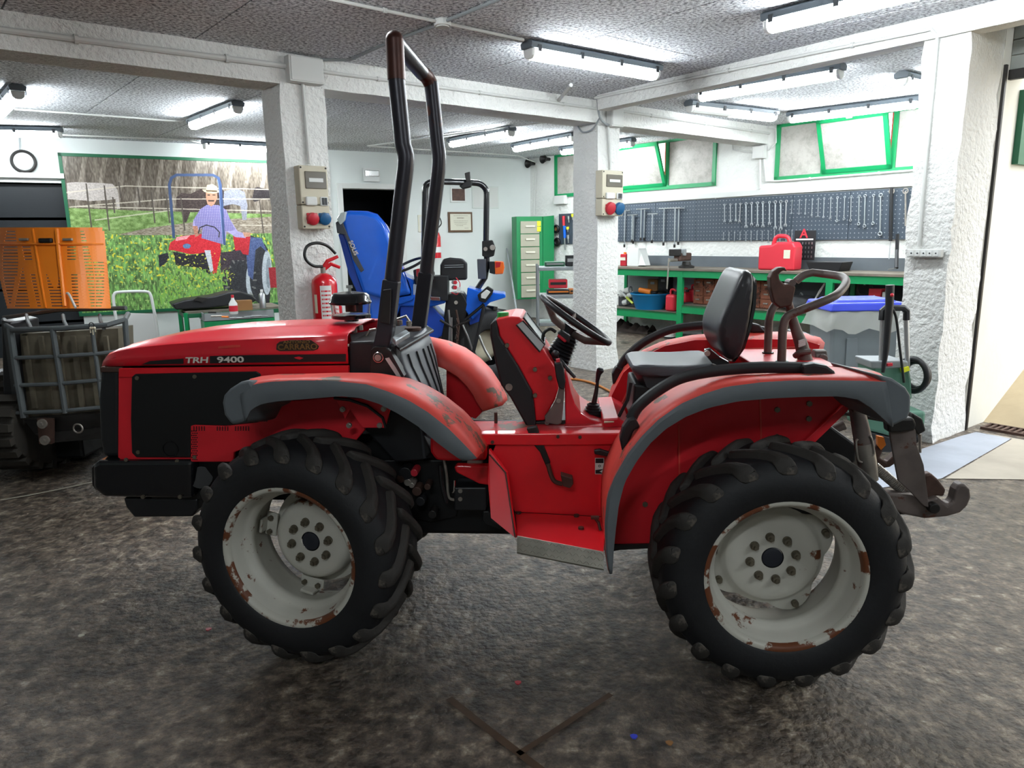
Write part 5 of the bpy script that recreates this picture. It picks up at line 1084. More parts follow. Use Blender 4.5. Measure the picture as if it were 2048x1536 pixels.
# ---- breaker panels on the pillars
def panel(label, A, u0, u1, v0, v1, scale=1.0):
    n_ = -BN; f_ = lambda u, v, o=0: PP(u, v, n_, A + n_ * o); a, b = f_(u0, v0, .11), f_(u1, v1, .11); c = (a + b) / 2; w_ = abs((b - a) @ BD); h_ = abs(a[2] - b[2]); ax = [BD, n_, Z1]
    t = thing('breaker_panel', label, 'panel', tuple(c - n_ * .11)); q = lambda x, z, o=0: c + BD * w_ * x + Z1 * h_ * z + n_ * o
    G().box(q(0, .19, -.055), (w_, .11, h_ * .61), ax=ax).build('upper_box', 'box_grey', t, bevel=.01); G().box(q(0, -.31, -.055), (w_, .11, h_ * .375), ax=ax).build('lower_box', 'box_grey', t, bevel=.01)
    G().box(q(.06, .27, .002), (w_ * .76, .012, h_ * .27), ax=ax).build('window', 'smoke_window', t, bevel=.006); G().box(q(.06, .27, .008), (w_ * .5, .01, h_ * .06), ax=ax).build('breaker_strip', 'box_white', t)
    G().box(q(-.16, -.06, .01), (w_ * .40, .03, h_ * .14), ax=ax).build('socket_lid', 'box_white', t, bevel=.012); G().box(q(.30, -.06, .004), (w_ * .26, .02, h_ * .14), ax=ax).build('switch_block', 'white_plastic', t, bevel=.004)
    for i in (-.05, .05): G().box(q(.30 + i, -.06, .016), (w_ * .07, .01, h_ * .11), ax=ax).build('switch', 'lamp_clip', t)
    for x, m2 in ((-.16, 'socket_red'), (.27, 'socket_blue')):
        p = q(x, -.33); G().box(p + n_ * .004, (w_ * .38, .012, h_ * .17), ax=ax).build('socket_flange', m2, t, bevel=.006); G().lathe([(w_ * .2, 0), (w_ * .2, .035), (w_ * .14, .045), (0, .045)], p, n_ - Z1 * .25, 24).build('socket', m2, t, smooth=40)
    for x in (-.44, .44):
        for z in (.46, -.08, -.46): G().cyl(q(x, z, 0), q(x, z, .004), .008, 8).build('screw', 'dark_steel', t)
panel('beige breaker panel with red and blue sockets on the left pillar', P1A, 597, 662, 329, 458)
panel('beige breaker panel with red and blue sockets on the middle pillar', P2A, 1205, 1246, 339, 432)
# ---- fire extinguisher on the left pillar
def EP(u, v, o=.12): return PP(u, v, -BN, P1A - BN * o)
c = EP(653, 640); zt2 = EP(653, 546)[2]; r_ = np.linalg.norm(EP(678, 600) - EP(631, 600)) / 2; t = thing('fire_extinguisher', 'red fire extinguisher with a curled black hose on the left pillar', 'extinguisher', tuple(c - Z1 * .1))
zb2 = c[2] - .08; Hh = zt2 - zb2
G().lathe([(0, 0), (r_ * .95, 0), (r_, .02), (r_, Hh - r_ * .9), (r_ * .93, Hh - r_ * .5), (r_ * .6, Hh - .02), (.03, Hh), (0, Hh)], (c[0], c[1], zb2), (0, 0, 1), 36).build('cylinder', 'ext_red', t, smooth=50)
top_ = A3((c[0], c[1], zt2)); G().cyl(top_, top_ + Z1 * .05, .022, 12).build('valve', 'worn_steel', t)
G().tube([top_ + Z1 * .04, EP(655, 522, .14), EP(676, 513, .16)], [.012, .01, .008], 8, flat=1.8).build('upper_lever', 'ext_red', t); G().tube([top_ + Z1 * .03, EP(662, 528, .14), EP(680, 535, .16)], [.012, .01, .008], 8, flat=1.8).build('lower_lever', 'ext_red', t)
G().tube(smooth_curve([EP(645, 533, .14), EP(628, 532, .14), EP(614, 522, .14), EP(609, 508, .14), EP(615, 492, .14), EP(634, 486, .14), EP(655, 492, .14), EP(671, 507, .14)]), .013, 10).build('hose', 'hose_black', t, smooth=True)
def lab(a0, a1, z0, z1, m2, nm): G().lathe([(r_ + .002, z0), (r_ + .002, z1)], (c[0], c[1], zb2), (0, 0, 1), 10, a0=a0, a1=a1).build(nm, m2, t)
e0_ = unit(np.cross((0, 0, 1), (0, 0, 1)) + A3((1, 0, 0)))
lab(R(-95), R(-45), EP(650, 636)[2] - zb2, EP(650, 570)[2] - zb2, 'white_plastic', 'label_sheet'); lab(R(-128), R(-112), EP(640, 625)[2] - zb2, EP(640, 588)[2] - zb2, 'cream', 'label_strip')
for k in range(7): lab(R(-90), R(-50), EP(650, 630 - 8 * k)[2] - zb2 - .002, EP(650, 630 - 8 * k)[2] - zb2 + .012, 'ext_red', 'label_text')
# ---- second extinguisher behind the blue tractor
c = WK(873, 516, .2); t = thing('fire_extinguisher', 'small red fire extinguisher on the back wall behind the roll bar', 'extinguisher', tuple(c)); G().lathe([(0, 0), (.09, 0), (.09, .38), (.06, .46), (0, .48)], c, (0, 0, 1), 20).build('cylinder', 'ext_red', t, smooth=50)
G().lathe([(.092, .1), (.092, .2)], c, (0, 0, 1), 20).build('label_band', 'white_plastic', t); G().tube(smooth_curve([c + Z1 * .5, c + Z1 * .62 + DK * .12, c + Z1 * .78 + DK * .05, c + Z1 * .75 - DK * .05]), .012, 6).build('hose', 'hose_black', t)
# ---- orange crawler with raised bonnet, left
YCR = 4.75; ct = thing('crawler_tractor', 'crawler tractor with raised orange slotted bonnet and black front cage', 'tractor', tuple(WY(120, 905, YCR) * A3((1, 1, 0))))
def CY(u, v, y=0): return WY(u, v, YCR + y)
def bon(u, v):      # curved bonnet surface: sides sweep back
    s_ = (u - 105) / 115; return CY(u, v, .15 + .22 * abs(s_) ** 2.6 + (640 - v) * .0012)
def gaps(r_):       # slots of row r (0..24), in px along the row
    o = []; 
    if r_ < 24: k = r_ / 23; w_ = math.sin(math.pi * min(1, (k * .9 + .12))) ; cx_ = 22 - 6 * k * (1 - k) * 4 * .2; hw_ = 5 + 11 * max(0, w_); o.append((cx_ - hw_, cx_ + hw_ - (4 if r_ > 14 else 0)))
    if 4 <= r_ <= 9: o.append((43 + (r_ - 4) * 1.2, 60 + (r_ - 4)))
    if 12 <= r_: o.append((44 - (r_ - 12) * 1.25, 47 + (r_ - 12) * 1.1))
    if 14 <= r_: o.append((57 + (r_ - 14) * 1.3 + 4, 71 + (r_ - 14) * 1.1))
    if 14 <= r_ <= 18: o += [(92 + (r_ - 14), 95 + 3 * (r_ - 14)), (118 - (r_ - 14), 122)]
    if 19 <= r_: o.append((98 + (r_ - 19), 128))
    if 4 <= r_ <= 9: o.append((134, 152))
    if 14 <= r_: o.append((142 + (r_ - 14) * .4, 155 + (r_ - 14) * .3))
    w2 = 8 + 22 * math.sin(math.pi * min(1, .1 + r_ / 30)); o.append((160 + r_ * .9, 160 + r_ * .9 + w2 * .5)); 
    if r_ > 9: o.append((162 + r_ * .9 + w2 * .5, min(208, 164 + r_ * .9 + w2 * 1.15)))
    return sorted((a, b) for a, b in o if b - a > 2)
def edge(v): k = (v - 457) / 160; return (-14 + 30 * k ** 1.5 if k > 0 else -14), 208 + 14 * max(0, k)
g = G(); v = 457.0
for r_ in range(25):
    va, vb, vc = 457 + 5 + r_ * 6.2, 457 + 5 + r_ * 6.2 + 2.0, 457 + 5 + (r_ + 1) * 6.2
    def strip(u0, u1, v0, v1):
        n = max(1, int((u1 - u0) / 9)); 
        for i in range(n):
            a, b = u0 + (u1 - u0) * i / n, u0 + (u1 - u0) * (i + 1) / n; g.quad(bon(a, v0), bon(b, v0), bon(b, v1), bon(a, v1))
    l_, rr = edge(va)
    if r_ == 0: strip(l_ + 2, rr - 4, 455, va)
    x = l_
    for a, b in gaps(r_) + [(rr, rr)]:
        if a > x: strip(x, a, va, vb)
        x = max(x, b)
    strip(l_, rr, vb, vc)
bo = g.build('bonnet', 'orange_paint', ct, thick=.004)
G().tube([bon(u, 488) - A3((0, .012, 0)) for u in range(-8, 209, 8)], .007, 6).build('bonnet_rib', 'orange_paint', bo); G().tube([bon(115, 458) - A3((0, .01, 0)), bon(122, 520) - A3((0, .015, 0)), bon(131, 612) - A3((0, .01, 0))], .013, 6, flat=.6).build('bonnet_rib', 'orange_paint', bo)
G().tube([bon(66, 458) - A3((0, .002, 0)), bon(76, 520) - A3((0, .003, 0)), bon(92, 616) - A3((0, .002, 0))], .008, 6).build('bonnet_rib', 'orange_paint', bo)
G().box(bon(95, 481) - A3((0, .02, 0)), (.09, .03, .032)).build('handle', 'black', bo, bevel=.008)
for u in (51, 138): G().box(bon(u, 479) - A3((0, .015, 0)), (.065, .02, .018)).build('latch', 'worn_steel', bo, bevel=.004)
G().tube(smooth_curve([bon(137, 586) - A3((0, .02, 0)), bon(145, 588) - A3((0, .04, 0)), CY(151, 615, .1)]), .008, 8).build('stay_rod', 'white_plastic', ct)
cg = G()
fr = lambda pts, r_=.014, nm='cage_bar': G().tube([CY(*p) for p in pts], r_, 8).build(nm, 'grille_bar', ct, smooth=True)
fr([(8, 640, .35), (14, 652, .05), (28, 660, 0), (120, 657, -.02), (215, 650, 0), (250, 640, .08), (256, 628, .35)], .018); fr([(6, 636, .4), (120, 620, .5), (252, 616, .4)], .016)
fr([(20, 655, .02), (32, 740, 0), (48, 835, 0)], .022); fr([(105, 658, -.02), (118, 740, -.02), (131, 826, -.02)], .018); fr([(183, 652, -.01), (194, 730, -.01), (206, 822, -.01)], .014); fr([(250, 640, .08), (256, 720, .08), (262, 820, .08)], .018)
for v0, v1 in ((716, 704), (771, 757), (826, 812)): fr([(30, v0, 0), (115, v0 - 3, -.02), (200, v1 + 3, -.01), (258, v1 - 4, .08)], .014)
for u in (62, 135, 208): fr([(u, 657, 0), (u - 7, 642, .2), (u - 9, 630, .42)], .012)
G().prism([CY(40, 668, .12), CY(236, 657, .14), CY(242, 823, .14), (CY(52, 834, .12))], (0, .2, 0)).build('radiator', 'radiator', ct)
for k in range(6): G().box(CY(60 + 32 * k, 745, .10), (.03, .02, .5)).build('radiator_fin', 'radiator', ct)
G().prism([CY(48, 840, .02), CY(262, 822, .06), CY(262, 850, .06), CY(70, 868, .02)], (0, .2, 0)).build('cross_beam', 'dark_steel', ct); G().prism([CY(70, 868, 0), CY(262, 850, .04), CY(262, 872, .04), CY(100, 886, 0)], (0, .2, 0)).build('cross_beam', 'dark_steel', ct)
tp = G().prism([CY(74, 838, -.04), CY(104, 838, -.04), CY(104, 888, -.04), CY(78, 888, -.04)], (0, .03, 0)).build('tow_bracket', 'rust_steel', ct)
for u, v in ((86, 847), (91, 880)): p = CY(u, v, -.04); G().cyl(p, p - A3((0, .015, 0)), .032, 20).cyl(p, p - A3((0, .03, 0)), .014, 6).build('bolt', 'worn_steel', tp)
G().torus(CY(156, 857, -.06), (0, 1, 0), .03, .006, 20, 6).build('tow_ring', 'worn_steel', ct, smooth=True)
k_ = thing('key_bunch', 'small bunch of keys hanging on the crawler cage', 'keys', tuple(CY(184, 655, -.05))); G().torus(CY(183, 650, -.04), (0, 1, 0), .016, .003, 16, 5).build('ring', 'black', k_)
for dx, v1 in ((-.008, 666), (.004, 670), (.016, 664)): p = CY(184, 656, -.05) + A3((dx, 0, 0)); q = CY(184, v1, -.05) + A3((dx * 1.6, 0, 0)); G().box((p + q) / 2, (.007, .002, abs(p[2] - q[2]))).ball(p, .009, 8).build('key', 'cream', k_)
for u, s_ in ((-5, 1), (300, -1)):
    g = G(); o_ = CY(u, 850, .0); ring = [];
    for i in range(24): a = 2 * math.pi * i / 24; ring.append((o_[0], YCR + .55 + .62 * math.cos(a), .36 + .34 * math.sin(a)))
    tr_ = G().prism([(p[0] - .14, p[1], p[2]) for p in ring], (.28, 0, 0)).build('track', 'track_rubber', ct, bevel=.01)
    for i in range(24): a = 2 * math.pi * (i + .5) / 24; G().box((o_[0], YCR + .55 + .64 * math.cos(a), .365 + .355 * math.sin(a)), (.29, .05, .05), ax=[(1, 0, 0), (0, math.cos(a), math.sin(a)), (0, -math.sin(a), math.cos(a))]).build('track_lug', 'track_rubber', tr_)
G().prism([CY(2, 640, .1), CY(20, 645, .05), CY(52, 900, .05), CY(45, 925, .1), CY(10, 925, .1)], (0, .3, 0)).build('side_frame', 'black_plastic', ct, bevel=.01)
G().box(CY(150, 800, .95), (.75, 1.2, .62)).build('body', 'black', ct, bevel=.02)
# ---- white folding hand truck by the poster
ht = thing('hand_truck', 'white tubular folding hand truck against the wall under the poster', 'trolley', tuple(WK(270, 720, .5) * A3((1, 1, 0)))); HT = lambda u, v, o=.5: WK(u, v, o)
G().tube(smooth_curve([HT(232, 640), HT(227, 600), HT(229, 588), HT(240, 584), HT(290, 583), HT(301, 590), HT(306, 612), HT(312, 640)], 4) + [HT(322, 720)], .022, 10).build('frame', 'white_plastic', ht, smooth=True)
G().tube([HT(232, 640), HT(240, 720)], .022, 10).build('frame', 'white_plastic', ht); G().prism([HT(256, 626, .48), HT(308, 628, .48), HT(318, 700, .48), HT(258, 700, .48)], -NK * .03).build('back_plate', 'white_plastic', ht)
# ---- green work bench under the poster, its drawer and clutter
def TB(u, v, o): return WK(u, v, o)
OF = 1.3; zt3 = TB(375, 626, OF)[2]
gb = thing('work_bench', 'small green steel bench with open drawer under the poster', 'bench', tuple(TB(350, 640, OF) * A3((1, 1, 0))))
tl0, tl1, tl2, tl3 = [PH(u, v, zt3) for u, v in ((346, 620), (374, 628), (562, 624), (565, 612))]
q0, q1 = TB(372, 628, OF), TB(566, 620, OF); qv = (q1 - q0) * A3((1, 1, 0)); dep = -NK * .8
g = G().prism([q0, q0 + qv, q0 + qv + dep, q0 + dep], (0, 0, .03)).build('bench_top', 'bench_top', gb); g = G(); 
for a, b in ((q0, q0 + qv), (q0, q0 + dep), (q0 + qv, q0 + qv + dep), (q0 + dep, q0 + qv + dep)): gg = G(); dd_ = unit(b - a); gg.box((a + b) / 2 - Z1 * .03, (np.linalg.norm(b - a), .05, .06), ax=[dd_, np.cross(Z1, dd_), Z1]); gg.build('top_rail', 'green_edge', gb)
for p in (q0, q0 + qv, q0 + dep, q0 + qv + dep): G().box(A3((p[0], p[1], zt3 / 2)), (.05, .05, zt3)).build('leg', 'green_frame', gb)
d_a, d_b = TB(408, 640, OF + .25), TB(548, 632, OF + .25); dv = (d_b - d_a) * A3((1, 1, 0))
G().prism([d_a, d_a + dv, d_a + dv - NK * .5, d_a - NK * .5], (0, 0, -.02)).prism([d_a, d_a + dv, d_a + dv + Z1 * .09, d_a + Z1 * .09], -NK * .012).prism([d_a, d_a - NK * .5, d_a - NK * .5 + Z1 * .09, d_a + Z1 * .09], DK * .012).build('drawer', 'lead_grey', gb)
G().prism([d_a - Z1 * .03, d_a + dv - Z1 * .03, d_a + dv - Z1 * .2, d_a - Z1 * .2], -NK * .4).build('drawer_unit', 'green_frame', gb)
def onb(u, v, z=None): return PH(u, v, (zt3 + .03) if z is None else z)
ct_ = thing('plastic_cowling', 'black moulded engine cowling lying on the green bench', 'cowling', tuple(onb(430, 616)))
P_ = [(344, 608), (352, 620), (420, 616), (505, 606), (515, 600), (505, 590), (480, 583), (455, 585), (430, 592), (395, 597), (370, 600)]
G().prism([TB(u, v, OF - .1) for u, v in P_], -NK * .5).build('body', 'black_plastic', ct_, bevel=.02)
G().prism([TB(u, v, OF - .08) for u, v in ((385, 600), (395, 594), (415, 596), (405, 604))], NK * .02).build('louvre', 'dark_steel', ct_)
p = onb(468, 628); hh = np.linalg.norm(TB(468, 628, OF) - TB(468, 593, OF)); t = thing('spray_bottle', 'red and white spray bottle on the green bench', 'bottle', tuple(p))
G().lathe([(0, 0), (.05, 0), (.055, .02), (.055, hh * .55), (.02, hh * .78), (.02, hh * .85), (0, hh * .85)], p, (0, 0, 1), 20).build('body', 'white_plastic', t, smooth=40); G().lathe([(.0565, hh * .15), (.0565, hh * .45)], p, (0, 0, 1), 20).build('label_band', 'jerry_red', t); G().cyl(p + Z1 * hh * .85, p + Z1 * hh, .018, 10).build('nozzle', 'jerry_red', t)
p = onb(489, 620); t = thing('cardboard_box', 'brown cardboard box beside the spray bottle', 'box', tuple(p)); G().box(p + Z1 * .07, (.2, .16, .14), ax=[DK, NK, Z1]).build('body', 'cardboard', t); G().box(p + Z1 * .142, (.2, .01, .004), ax=[DK, NK, Z1]).build('flap_seam', 'wood_frame', t)
p = onb(526, 616); t = thing('spray_can', 'silver spray can at the right end of the green bench', 'can', tuple(p)); G().lathe([(0, 0), (.045, 0), (.045, .2), (.02, .23), (0, .23)], p, (0, 0, 1), 18).build('body', 'steel', t, smooth=40); G().cyl(p + Z1 * .23, p + Z1 * .27, .02, 10).build('cap', 'white_plastic', t)
p = onb(495, 600); t = thing('tin', 'dark grey round tin on the green bench', 'tin', tuple(p)); G().lathe([(0, 0), (.08, 0), (.08, .15), (.085, .16), (.0, .16)], p, (0, 0, 1), 20).build('body', 'lead_grey', t, smooth=40)
for i, (u, v, l_, m2, a) in enumerate(((440, 632, .22, 'worn_steel', .3), (455, 634, .18, 'orange', -.4), (480, 636, .25, 'steel', .1), (505, 633, .2, 'lead_grey', .5), (430, 625, .2, 'dark_steel', -.2), (520, 632, .22, 'steel', -.1))):
    p = onb(u, v, zt3 + .045); t = thing('hand_tool', 'loose hand tool lying on the green bench, ' + ORD[i] + ' of the scatter', 'tool', tuple(p), a, 'loose tools on the green bench'); F = XF[t.name]
    G().cyl((-l_ / 2, 0, 0), (l_ * .1, 0, 0), .012, 8).build('grip', m2, t, F=F); G().cyl((l_ * .1, 0, 0), (l_ / 2, 0, 0), .006, 6).build('shank', 'steel', t, F=F)
# ---- blue tractor behind
YB = 7.6; bt = thing('compact_tractor', 'blue compact tractor with bonnet tipped up and folded black roll bar', 'tractor', tuple(WY(860, 720, YB) * A3((1, 1, 0))))
def BY(u, v, y=0): return WY(u, v, YB + y)
def bpl(name, px, y, d, m_, par=None, **k): return G().prism([BY(u, v, y) for u, v in px], (0, d, 0)).build(name, m_, par or bt, **k)
hp = [(688, 424), (700, 421), (735, 422), (755, 428), (770, 445), (779, 465), (790, 500), (812, 550), (826, 590), (770, 600), (728, 590), (712, 545), (692, 480), (684, 440)]
A_ = [BY(u, v, .0) for u, v in hp]; cc_ = sum(A_) / len(A_); B_ = [cc_ + (p - cc_) * .86 + A3((.0, .30, .0)) for p in A_]
hb_ = G().hull2([cc_ + (p - cc_) * .93 - A3((0, .06, 0)) for p in A_], A_).build('bonnet', 'blue_paint', bt, bevel=.03, seg=3, smooth=60); G().hull2(A_, B_).build('bonnet_shell', 'blue_paint', hb_)
bpl('bonnet_side', [(676, 468), (686, 466), (705, 520), (726, 588), (716, 590), (697, 548)], -.02, .3, 'blue_dark', hb_, bevel=.01); bpl('bonnet_stripe', [(671, 445), (682, 438), (692, 462), (700, 480), (715, 515), (728, 540), (722, 545), (706, 520), (690, 470), (674, 466)], -.07, .1, 'grey_plastic', hb_, bevel=.006)
bpl('headlamp', [(673, 438), (680, 426), (692, 423), (690, 440), (680, 450)], -.09, .12, 'gauge_glass', hb_, bevel=.01); bpl('bonnet_crease', [(755, 510), (758, 512), (740, 560), (736, 558)], -.0601, .004, 'blue_paint', hb_)
a_, b_2 = BY(697, 483, -.085), BY(713, 520, -.085); ex_ = unit(b_2 - a_); ez_ = unit(np.cross((0, -1, 0), ex_)) ; ez_ = -ez_ if ez_[0] < 0 else ez_
text_mesh('lettering', 'SOLIS', 'white_text', hb_, a_, ex_, ez_, .062, bold=.003)
bpl('cowl', [(760, 555), (800, 548), (826, 560), (826, 600), (800, 610), (756, 596)], .0, .4, 'blue_paint', bt, bevel=.02); bpl('fender', [(735, 590), (750, 565), (772, 556), (790, 560), (800, 590), (888, 590), (892, 606), (862, 614), (800, 612), (790, 640), (742, 640)], .05, .3, 'blue_paint', bt, bevel=.02)
bpl('step_panel', [(800, 612), (862, 610), (890, 640), (884, 672), (850, 690), (800, 660)], .1, .4, 'blue_dark', bt, bevel=.01); bpl('fender', [(935, 575), (960, 582), (1010, 588), (1012, 595), (980, 605), (945, 640), (930, 620)], .1, .35, 'blue_paint', bt, bevel=.01); bpl('fender_side', [(930, 600), (975, 598), (965, 640), (940, 650)], .12, .3, 'blue_dark', bt)
G().tube([BY(847, 600, -.2)] + [BY(849, 480, -.2)] + smooth_curve([BY(850, 400, -.2), BY(852, 372, -.2), BY(866, 363, -.2)], 4) + smooth_curve([BY(940, 365, .35), BY(960, 368, .4), BY(972, 380, .42), BY(973, 400, .42)], 4) + [BY(972, 480, .42), BY(974, 530, .42), BY(970, 555, .42), BY(950, 585, .4), BY(925, 640, .4)], .032, 12).build('roll_bar', 'black_gloss', bt, smooth=True)
bpl('roll_bar_clamp', [(918, 372), (934, 360), (944, 362), (942, 374), (925, 378)], .2, .08, 'black', bt, bevel=.01); bpl('beacon_stub', [(929, 346), (940, 343), (941, 362), (932, 366)], .2, .05, 'dark_steel', bt, bevel=.008)
bpl('roll_bar_hinge', [(964, 482), (985, 480), (991, 495), (988, 512), (975, 516), (964, 512)], .36, .1, 'black', bt, bevel=.01); G().cyl(BY(971, 498, .34), BY(971, 498, .38), .022, 16).cyl(BY(985, 495, .3), BY(985, 495, .36), .03, 10).build('hinge_pin', 'worn_steel', bt)
bpl('bracket', [(842, 480), (868, 482), (866, 560), (848, 560)], -.24, .08, 'black', bt, bevel=.006)
bpl('side_plate', [(954, 518), (972, 518), (972, 558), (956, 558)], .34, .05, 'grey_plastic', bt, bevel=.008); bpl('tail_light_housing', [(978, 523), (990, 523), (990, 549), (979, 546)], .34, .12, 'black', bt, bevel=.006); bpl('tail_light', [(989, 522), (1007, 523), (1009, 535), (1006, 548), (990, 549)], .33, .12, 'amber', bt, bevel=.01)
bpl('tail_light_lens', [(991, 524), (1002, 524), (1000, 534), (991, 536)], .325, .01, 'red_lens', bt)
bpl('seat_backrest', [(880, 530), (886, 518), (900, 515), (925, 517), (934, 526), (934, 560), (880, 562)], .2, .1, 'black_plastic', bt, bevel=.02, seg=3)
for v in (531, 535): G().tube([BY(889, v, .19), BY(927, v - 1, .19)], .004, 6).build('seat_ridge', 'lead_grey', bt)
bpl('toolbox', [(862, 552), (895, 552), (895, 602), (862, 600)], .0, .25, 'black_plastic', bt, bevel=.008); bpl('rear_casting', [(893, 588), (925, 585), (938, 608), (930, 640), (940, 690), (960, 740), (900, 740), (880, 690), (888, 630)], .1, .3, 'black', bt, bevel=.02)
G().cyl(BY(912, 605, .1), BY(912, 605, .07), .02, 12).build('casting_bolt', 'worn_steel', bt)
for v in (564, 574): p = BY(908, v, .05); G().cyl(p, p + A3((0, -.06, 0)), .022, 12).build('coupler', 'lead_grey', bt); G().cyl(p + A3((.02, -.06, 0)), p + A3((.02, -.1, 0)), .02, 12).build('coupler_cap', 'jerry_red', bt)
G().tube(smooth_curve([BY(912, 555, -.05), BY(920, 568, -.06), BY(915, 588, -.06), BY(903, 585, -.05)]), .005, 6).build('cap_cord', 'jerry_red', bt); bpl('tag', [(914, 574), (922, 574), (921, 585), (913, 585)], -.08, .004, 'white_plastic', bt)
bpl('work_light', [(955, 590), (975, 573), (987, 580), (985, 588), (970, 606), (958, 602)], -.02, .1, 'black', bt, bevel=.006); bpl('work_light_lens', [(962, 588), (973, 579), (981, 584), (971, 598), (962, 596)], -.03, .02, 'white_plastic', bt, bevel=.004)
bpl('muffler_end', [(860, 593), (880, 594), (881, 602), (861, 601)], -.15, .05, 'chrome', bt, bevel=.008)
G().torus(BY(818, 530, .05), (-.35, -.2, .9), .17, .014, 32, 8).build('steering_wheel', 'black_plastic', bt, smooth='all'); bpl('dash', [(826, 540), (850, 536), (866, 545), (866, 560), (830, 570)], .1, .2, 'black_plastic', bt, bevel=.01); G().box(BY(845, 545, -.05), (.12, .1, .08)).build('red_box', 'jerry_red', bt, bevel=.01)
for i, (pts, r_, m2) in enumerate(((((903, 635), (903, 690), (905, 715)), .012, 'steel'), (((897, 620), (900, 650), (898, 690)), .012, 'steel'), (((925, 650), (935, 672), (945, 700)), .012, 'steel'), (((955, 665), (970, 700), (982, 720)), .014, 'steel'), (((930, 640), (960, 615), (968, 608)), .016, 'black'), (((968, 612), (958, 660), (945, 710)), .02, 'black_plastic'), (((880, 640), (905, 655), (940, 640)), .014, 'dark_steel'), (((912, 620), (918, 650), (914, 690)), .012, 'rust_steel'))):
    G().tube([BY(u, v, .02) for u, v in pts], r_, 8).build('linkage_rod', m2, bt)
for k in range(7): G().torus(BY(914 + (k % 2), 640 + 8 * k, -.03), (1, .3 * (k % 2) * 3, .2), .018, .004, 12, 5).build('chain_link', 'rust_steel', bt)
for cx_, cy_, dy in ((960, 680, .5), (800, 690, .4)):
    p = BY(cx_, cy_, dy); p[2] = .42; w_b = G().lathe([(.2, .0), (.22, -.02), (.36, -.03), (.42, .02), (.43, .12), (.42, .22), (.36, .27), (.22, .26), (.2, .24)], p, (.5, -.86, 0), 36).build('tyre', 'rubber', bt, smooth=50); G().lathe([(.21, .02), (.19, .06), (.12, .1), (0, .1)], p, (.5, -.86, 0), 28).build('rim', 'cream', bt, smooth=40)
    for k in range(18): a = 2 * math.pi * k / 18; ax_b = unit((.5, -.86, 0)); e_b = unit(np.cross(ax_b, Z1)); rr_b = e_b * math.cos(a) + Z1 * math.sin(a); G().box(p + ax_b * .12 + rr_b * .43, (.05, .24, .04), ax=[np.cross(rr_b, ax_b), ax_b, rr_b]).build('tread_lug', 'lug_rubber', w_b)
# ---- green drawer cabinet in the back corner
def CB(u, v, o=.0): return PP(u, v, (0.33, -.944, 0), CBq + A3((0.33, -.944, 0)) * o)
CBq = WR(1085, 500, .6) - DE * .3
a, b = CB(1033, 433), CB(1086, 597); cn = unit((0.33, -.944, 0)); ce_ = A3((-cn[1], cn[0], 0)); c = (a + b) / 2; w_ = (CB(1086, 500) - CB(1034, 500)) @ ce_; h_ = a[2] - b[2]
cb = thing('drawer_cabinet', 'tall green cabinet with beige drawer fronts in the back corner', 'cabinet', tuple(c - Z1 * h_ / 2)); dpt = abs(np.linalg.norm(CB(1108, 500) - CB(1086, 500))) * 1.2
G().box(c - cn * dpt / 2, (w_, dpt, h_), ax=[ce_, cn, Z1]).build('body', 'green_paint', cb, bevel=.008); G().prism([CB(1086, 433), CB(1108, 431, -.05), CB(1108, 590, -.05), CB(1086, 597)], -cn * .3).build('side_panel', 'green_paint', cb)
for k in range(6):
    z = c[2] + h_ * (.40 - .155 * k) - h_ * .03; p = c + cn * .01 + Z1 * (z - c[2]) + ce_ * .0 ; o = G().box(p, (w_ * .72, .02, h_ * .145), ax=[ce_, cn, Z1]).build('drawer', 'drawer_beige', cb, bevel=.004)
    G().box(p + cn * .02 + Z1 * .02, (w_ * .35, .02, .03), ax=[ce_, cn, Z1]).build('drawer_label', 'paper', cb)
for v in (447, 458): p = CB(1078, v, .03); n_t = thing('sticky_note', ('upper' if v < 450 else 'lower') + ' yellow sticky note on the green cabinet', 'note', tuple(p)); G().box(p, (.075, .002, .09), ax=[ce_, cn, Z1]).build('paper', 'yellow', n_t)
p0, p1 = PH(1033, 625, 0), None
q = WK(1014, 497, .1); q2 = CB(1034, 628, .4); t = thing('steel_pole', 'thin steel pole leaning in the corner left of the green cabinet', 'pole', tuple(q2)); G().tube([q, q2 * A3((1, 1, 0)) + Z1 * max(.02, q2[2])], .018, 8).build('pole', 'lead_grey', t)
# ---- grey shelf trolley in front of the cabinet
def SH(u, v, o=0): return PP(u, v, (0, 1, 0), (0, 9.9, 0) - A3((0, o, 0)))
st = thing('shelf_trolley', 'grey steel shelf trolley left of the middle pillar', 'trolley', tuple(SH(1110, 660) * A3((1, 1, 0))))
xs_a, xs_b = SH(1076, 540)[0], SH(1165, 540)[0]; za, zm, zl = SH(1100, 534)[2], SH(1100, 590)[2], SH(1100, 645)[2]
for z in (za, zm, zl): G().bx(xs_a, xs_b, 9.9, 10.35, z - .05, z).build('shelf', 'galvanised', st, bevel=.006)
for x in (xs_a, xs_b):
    for y in (9.9, 10.33): G().bx(x - .015, x + .015, y, y + .03, .05, za + .03).build('post', 'lead_grey', st)
def shitem(name, label, cat, u0, u1, v0, v1, m_, dep=.2, z=None, extra=None):
    a, b = SH(u0, v0, -.12), SH(u1, v1, -.12); t = thing(name, label, cat, tuple((a + b) / 2)); z = z if z is not None else b[2]; h_ = a[2] - b[2]; G().bx(a[0], b[0], a[1], a[1] + dep, z, z + h_).build('body', m_, t, bevel=.012)
    G().bx(a[0] + .02, b[0] - .02, a[1] - .006, a[1], z + h_ * .4, z + h_ * .7).build('front_trim', extra or 'dark_steel', t); return t
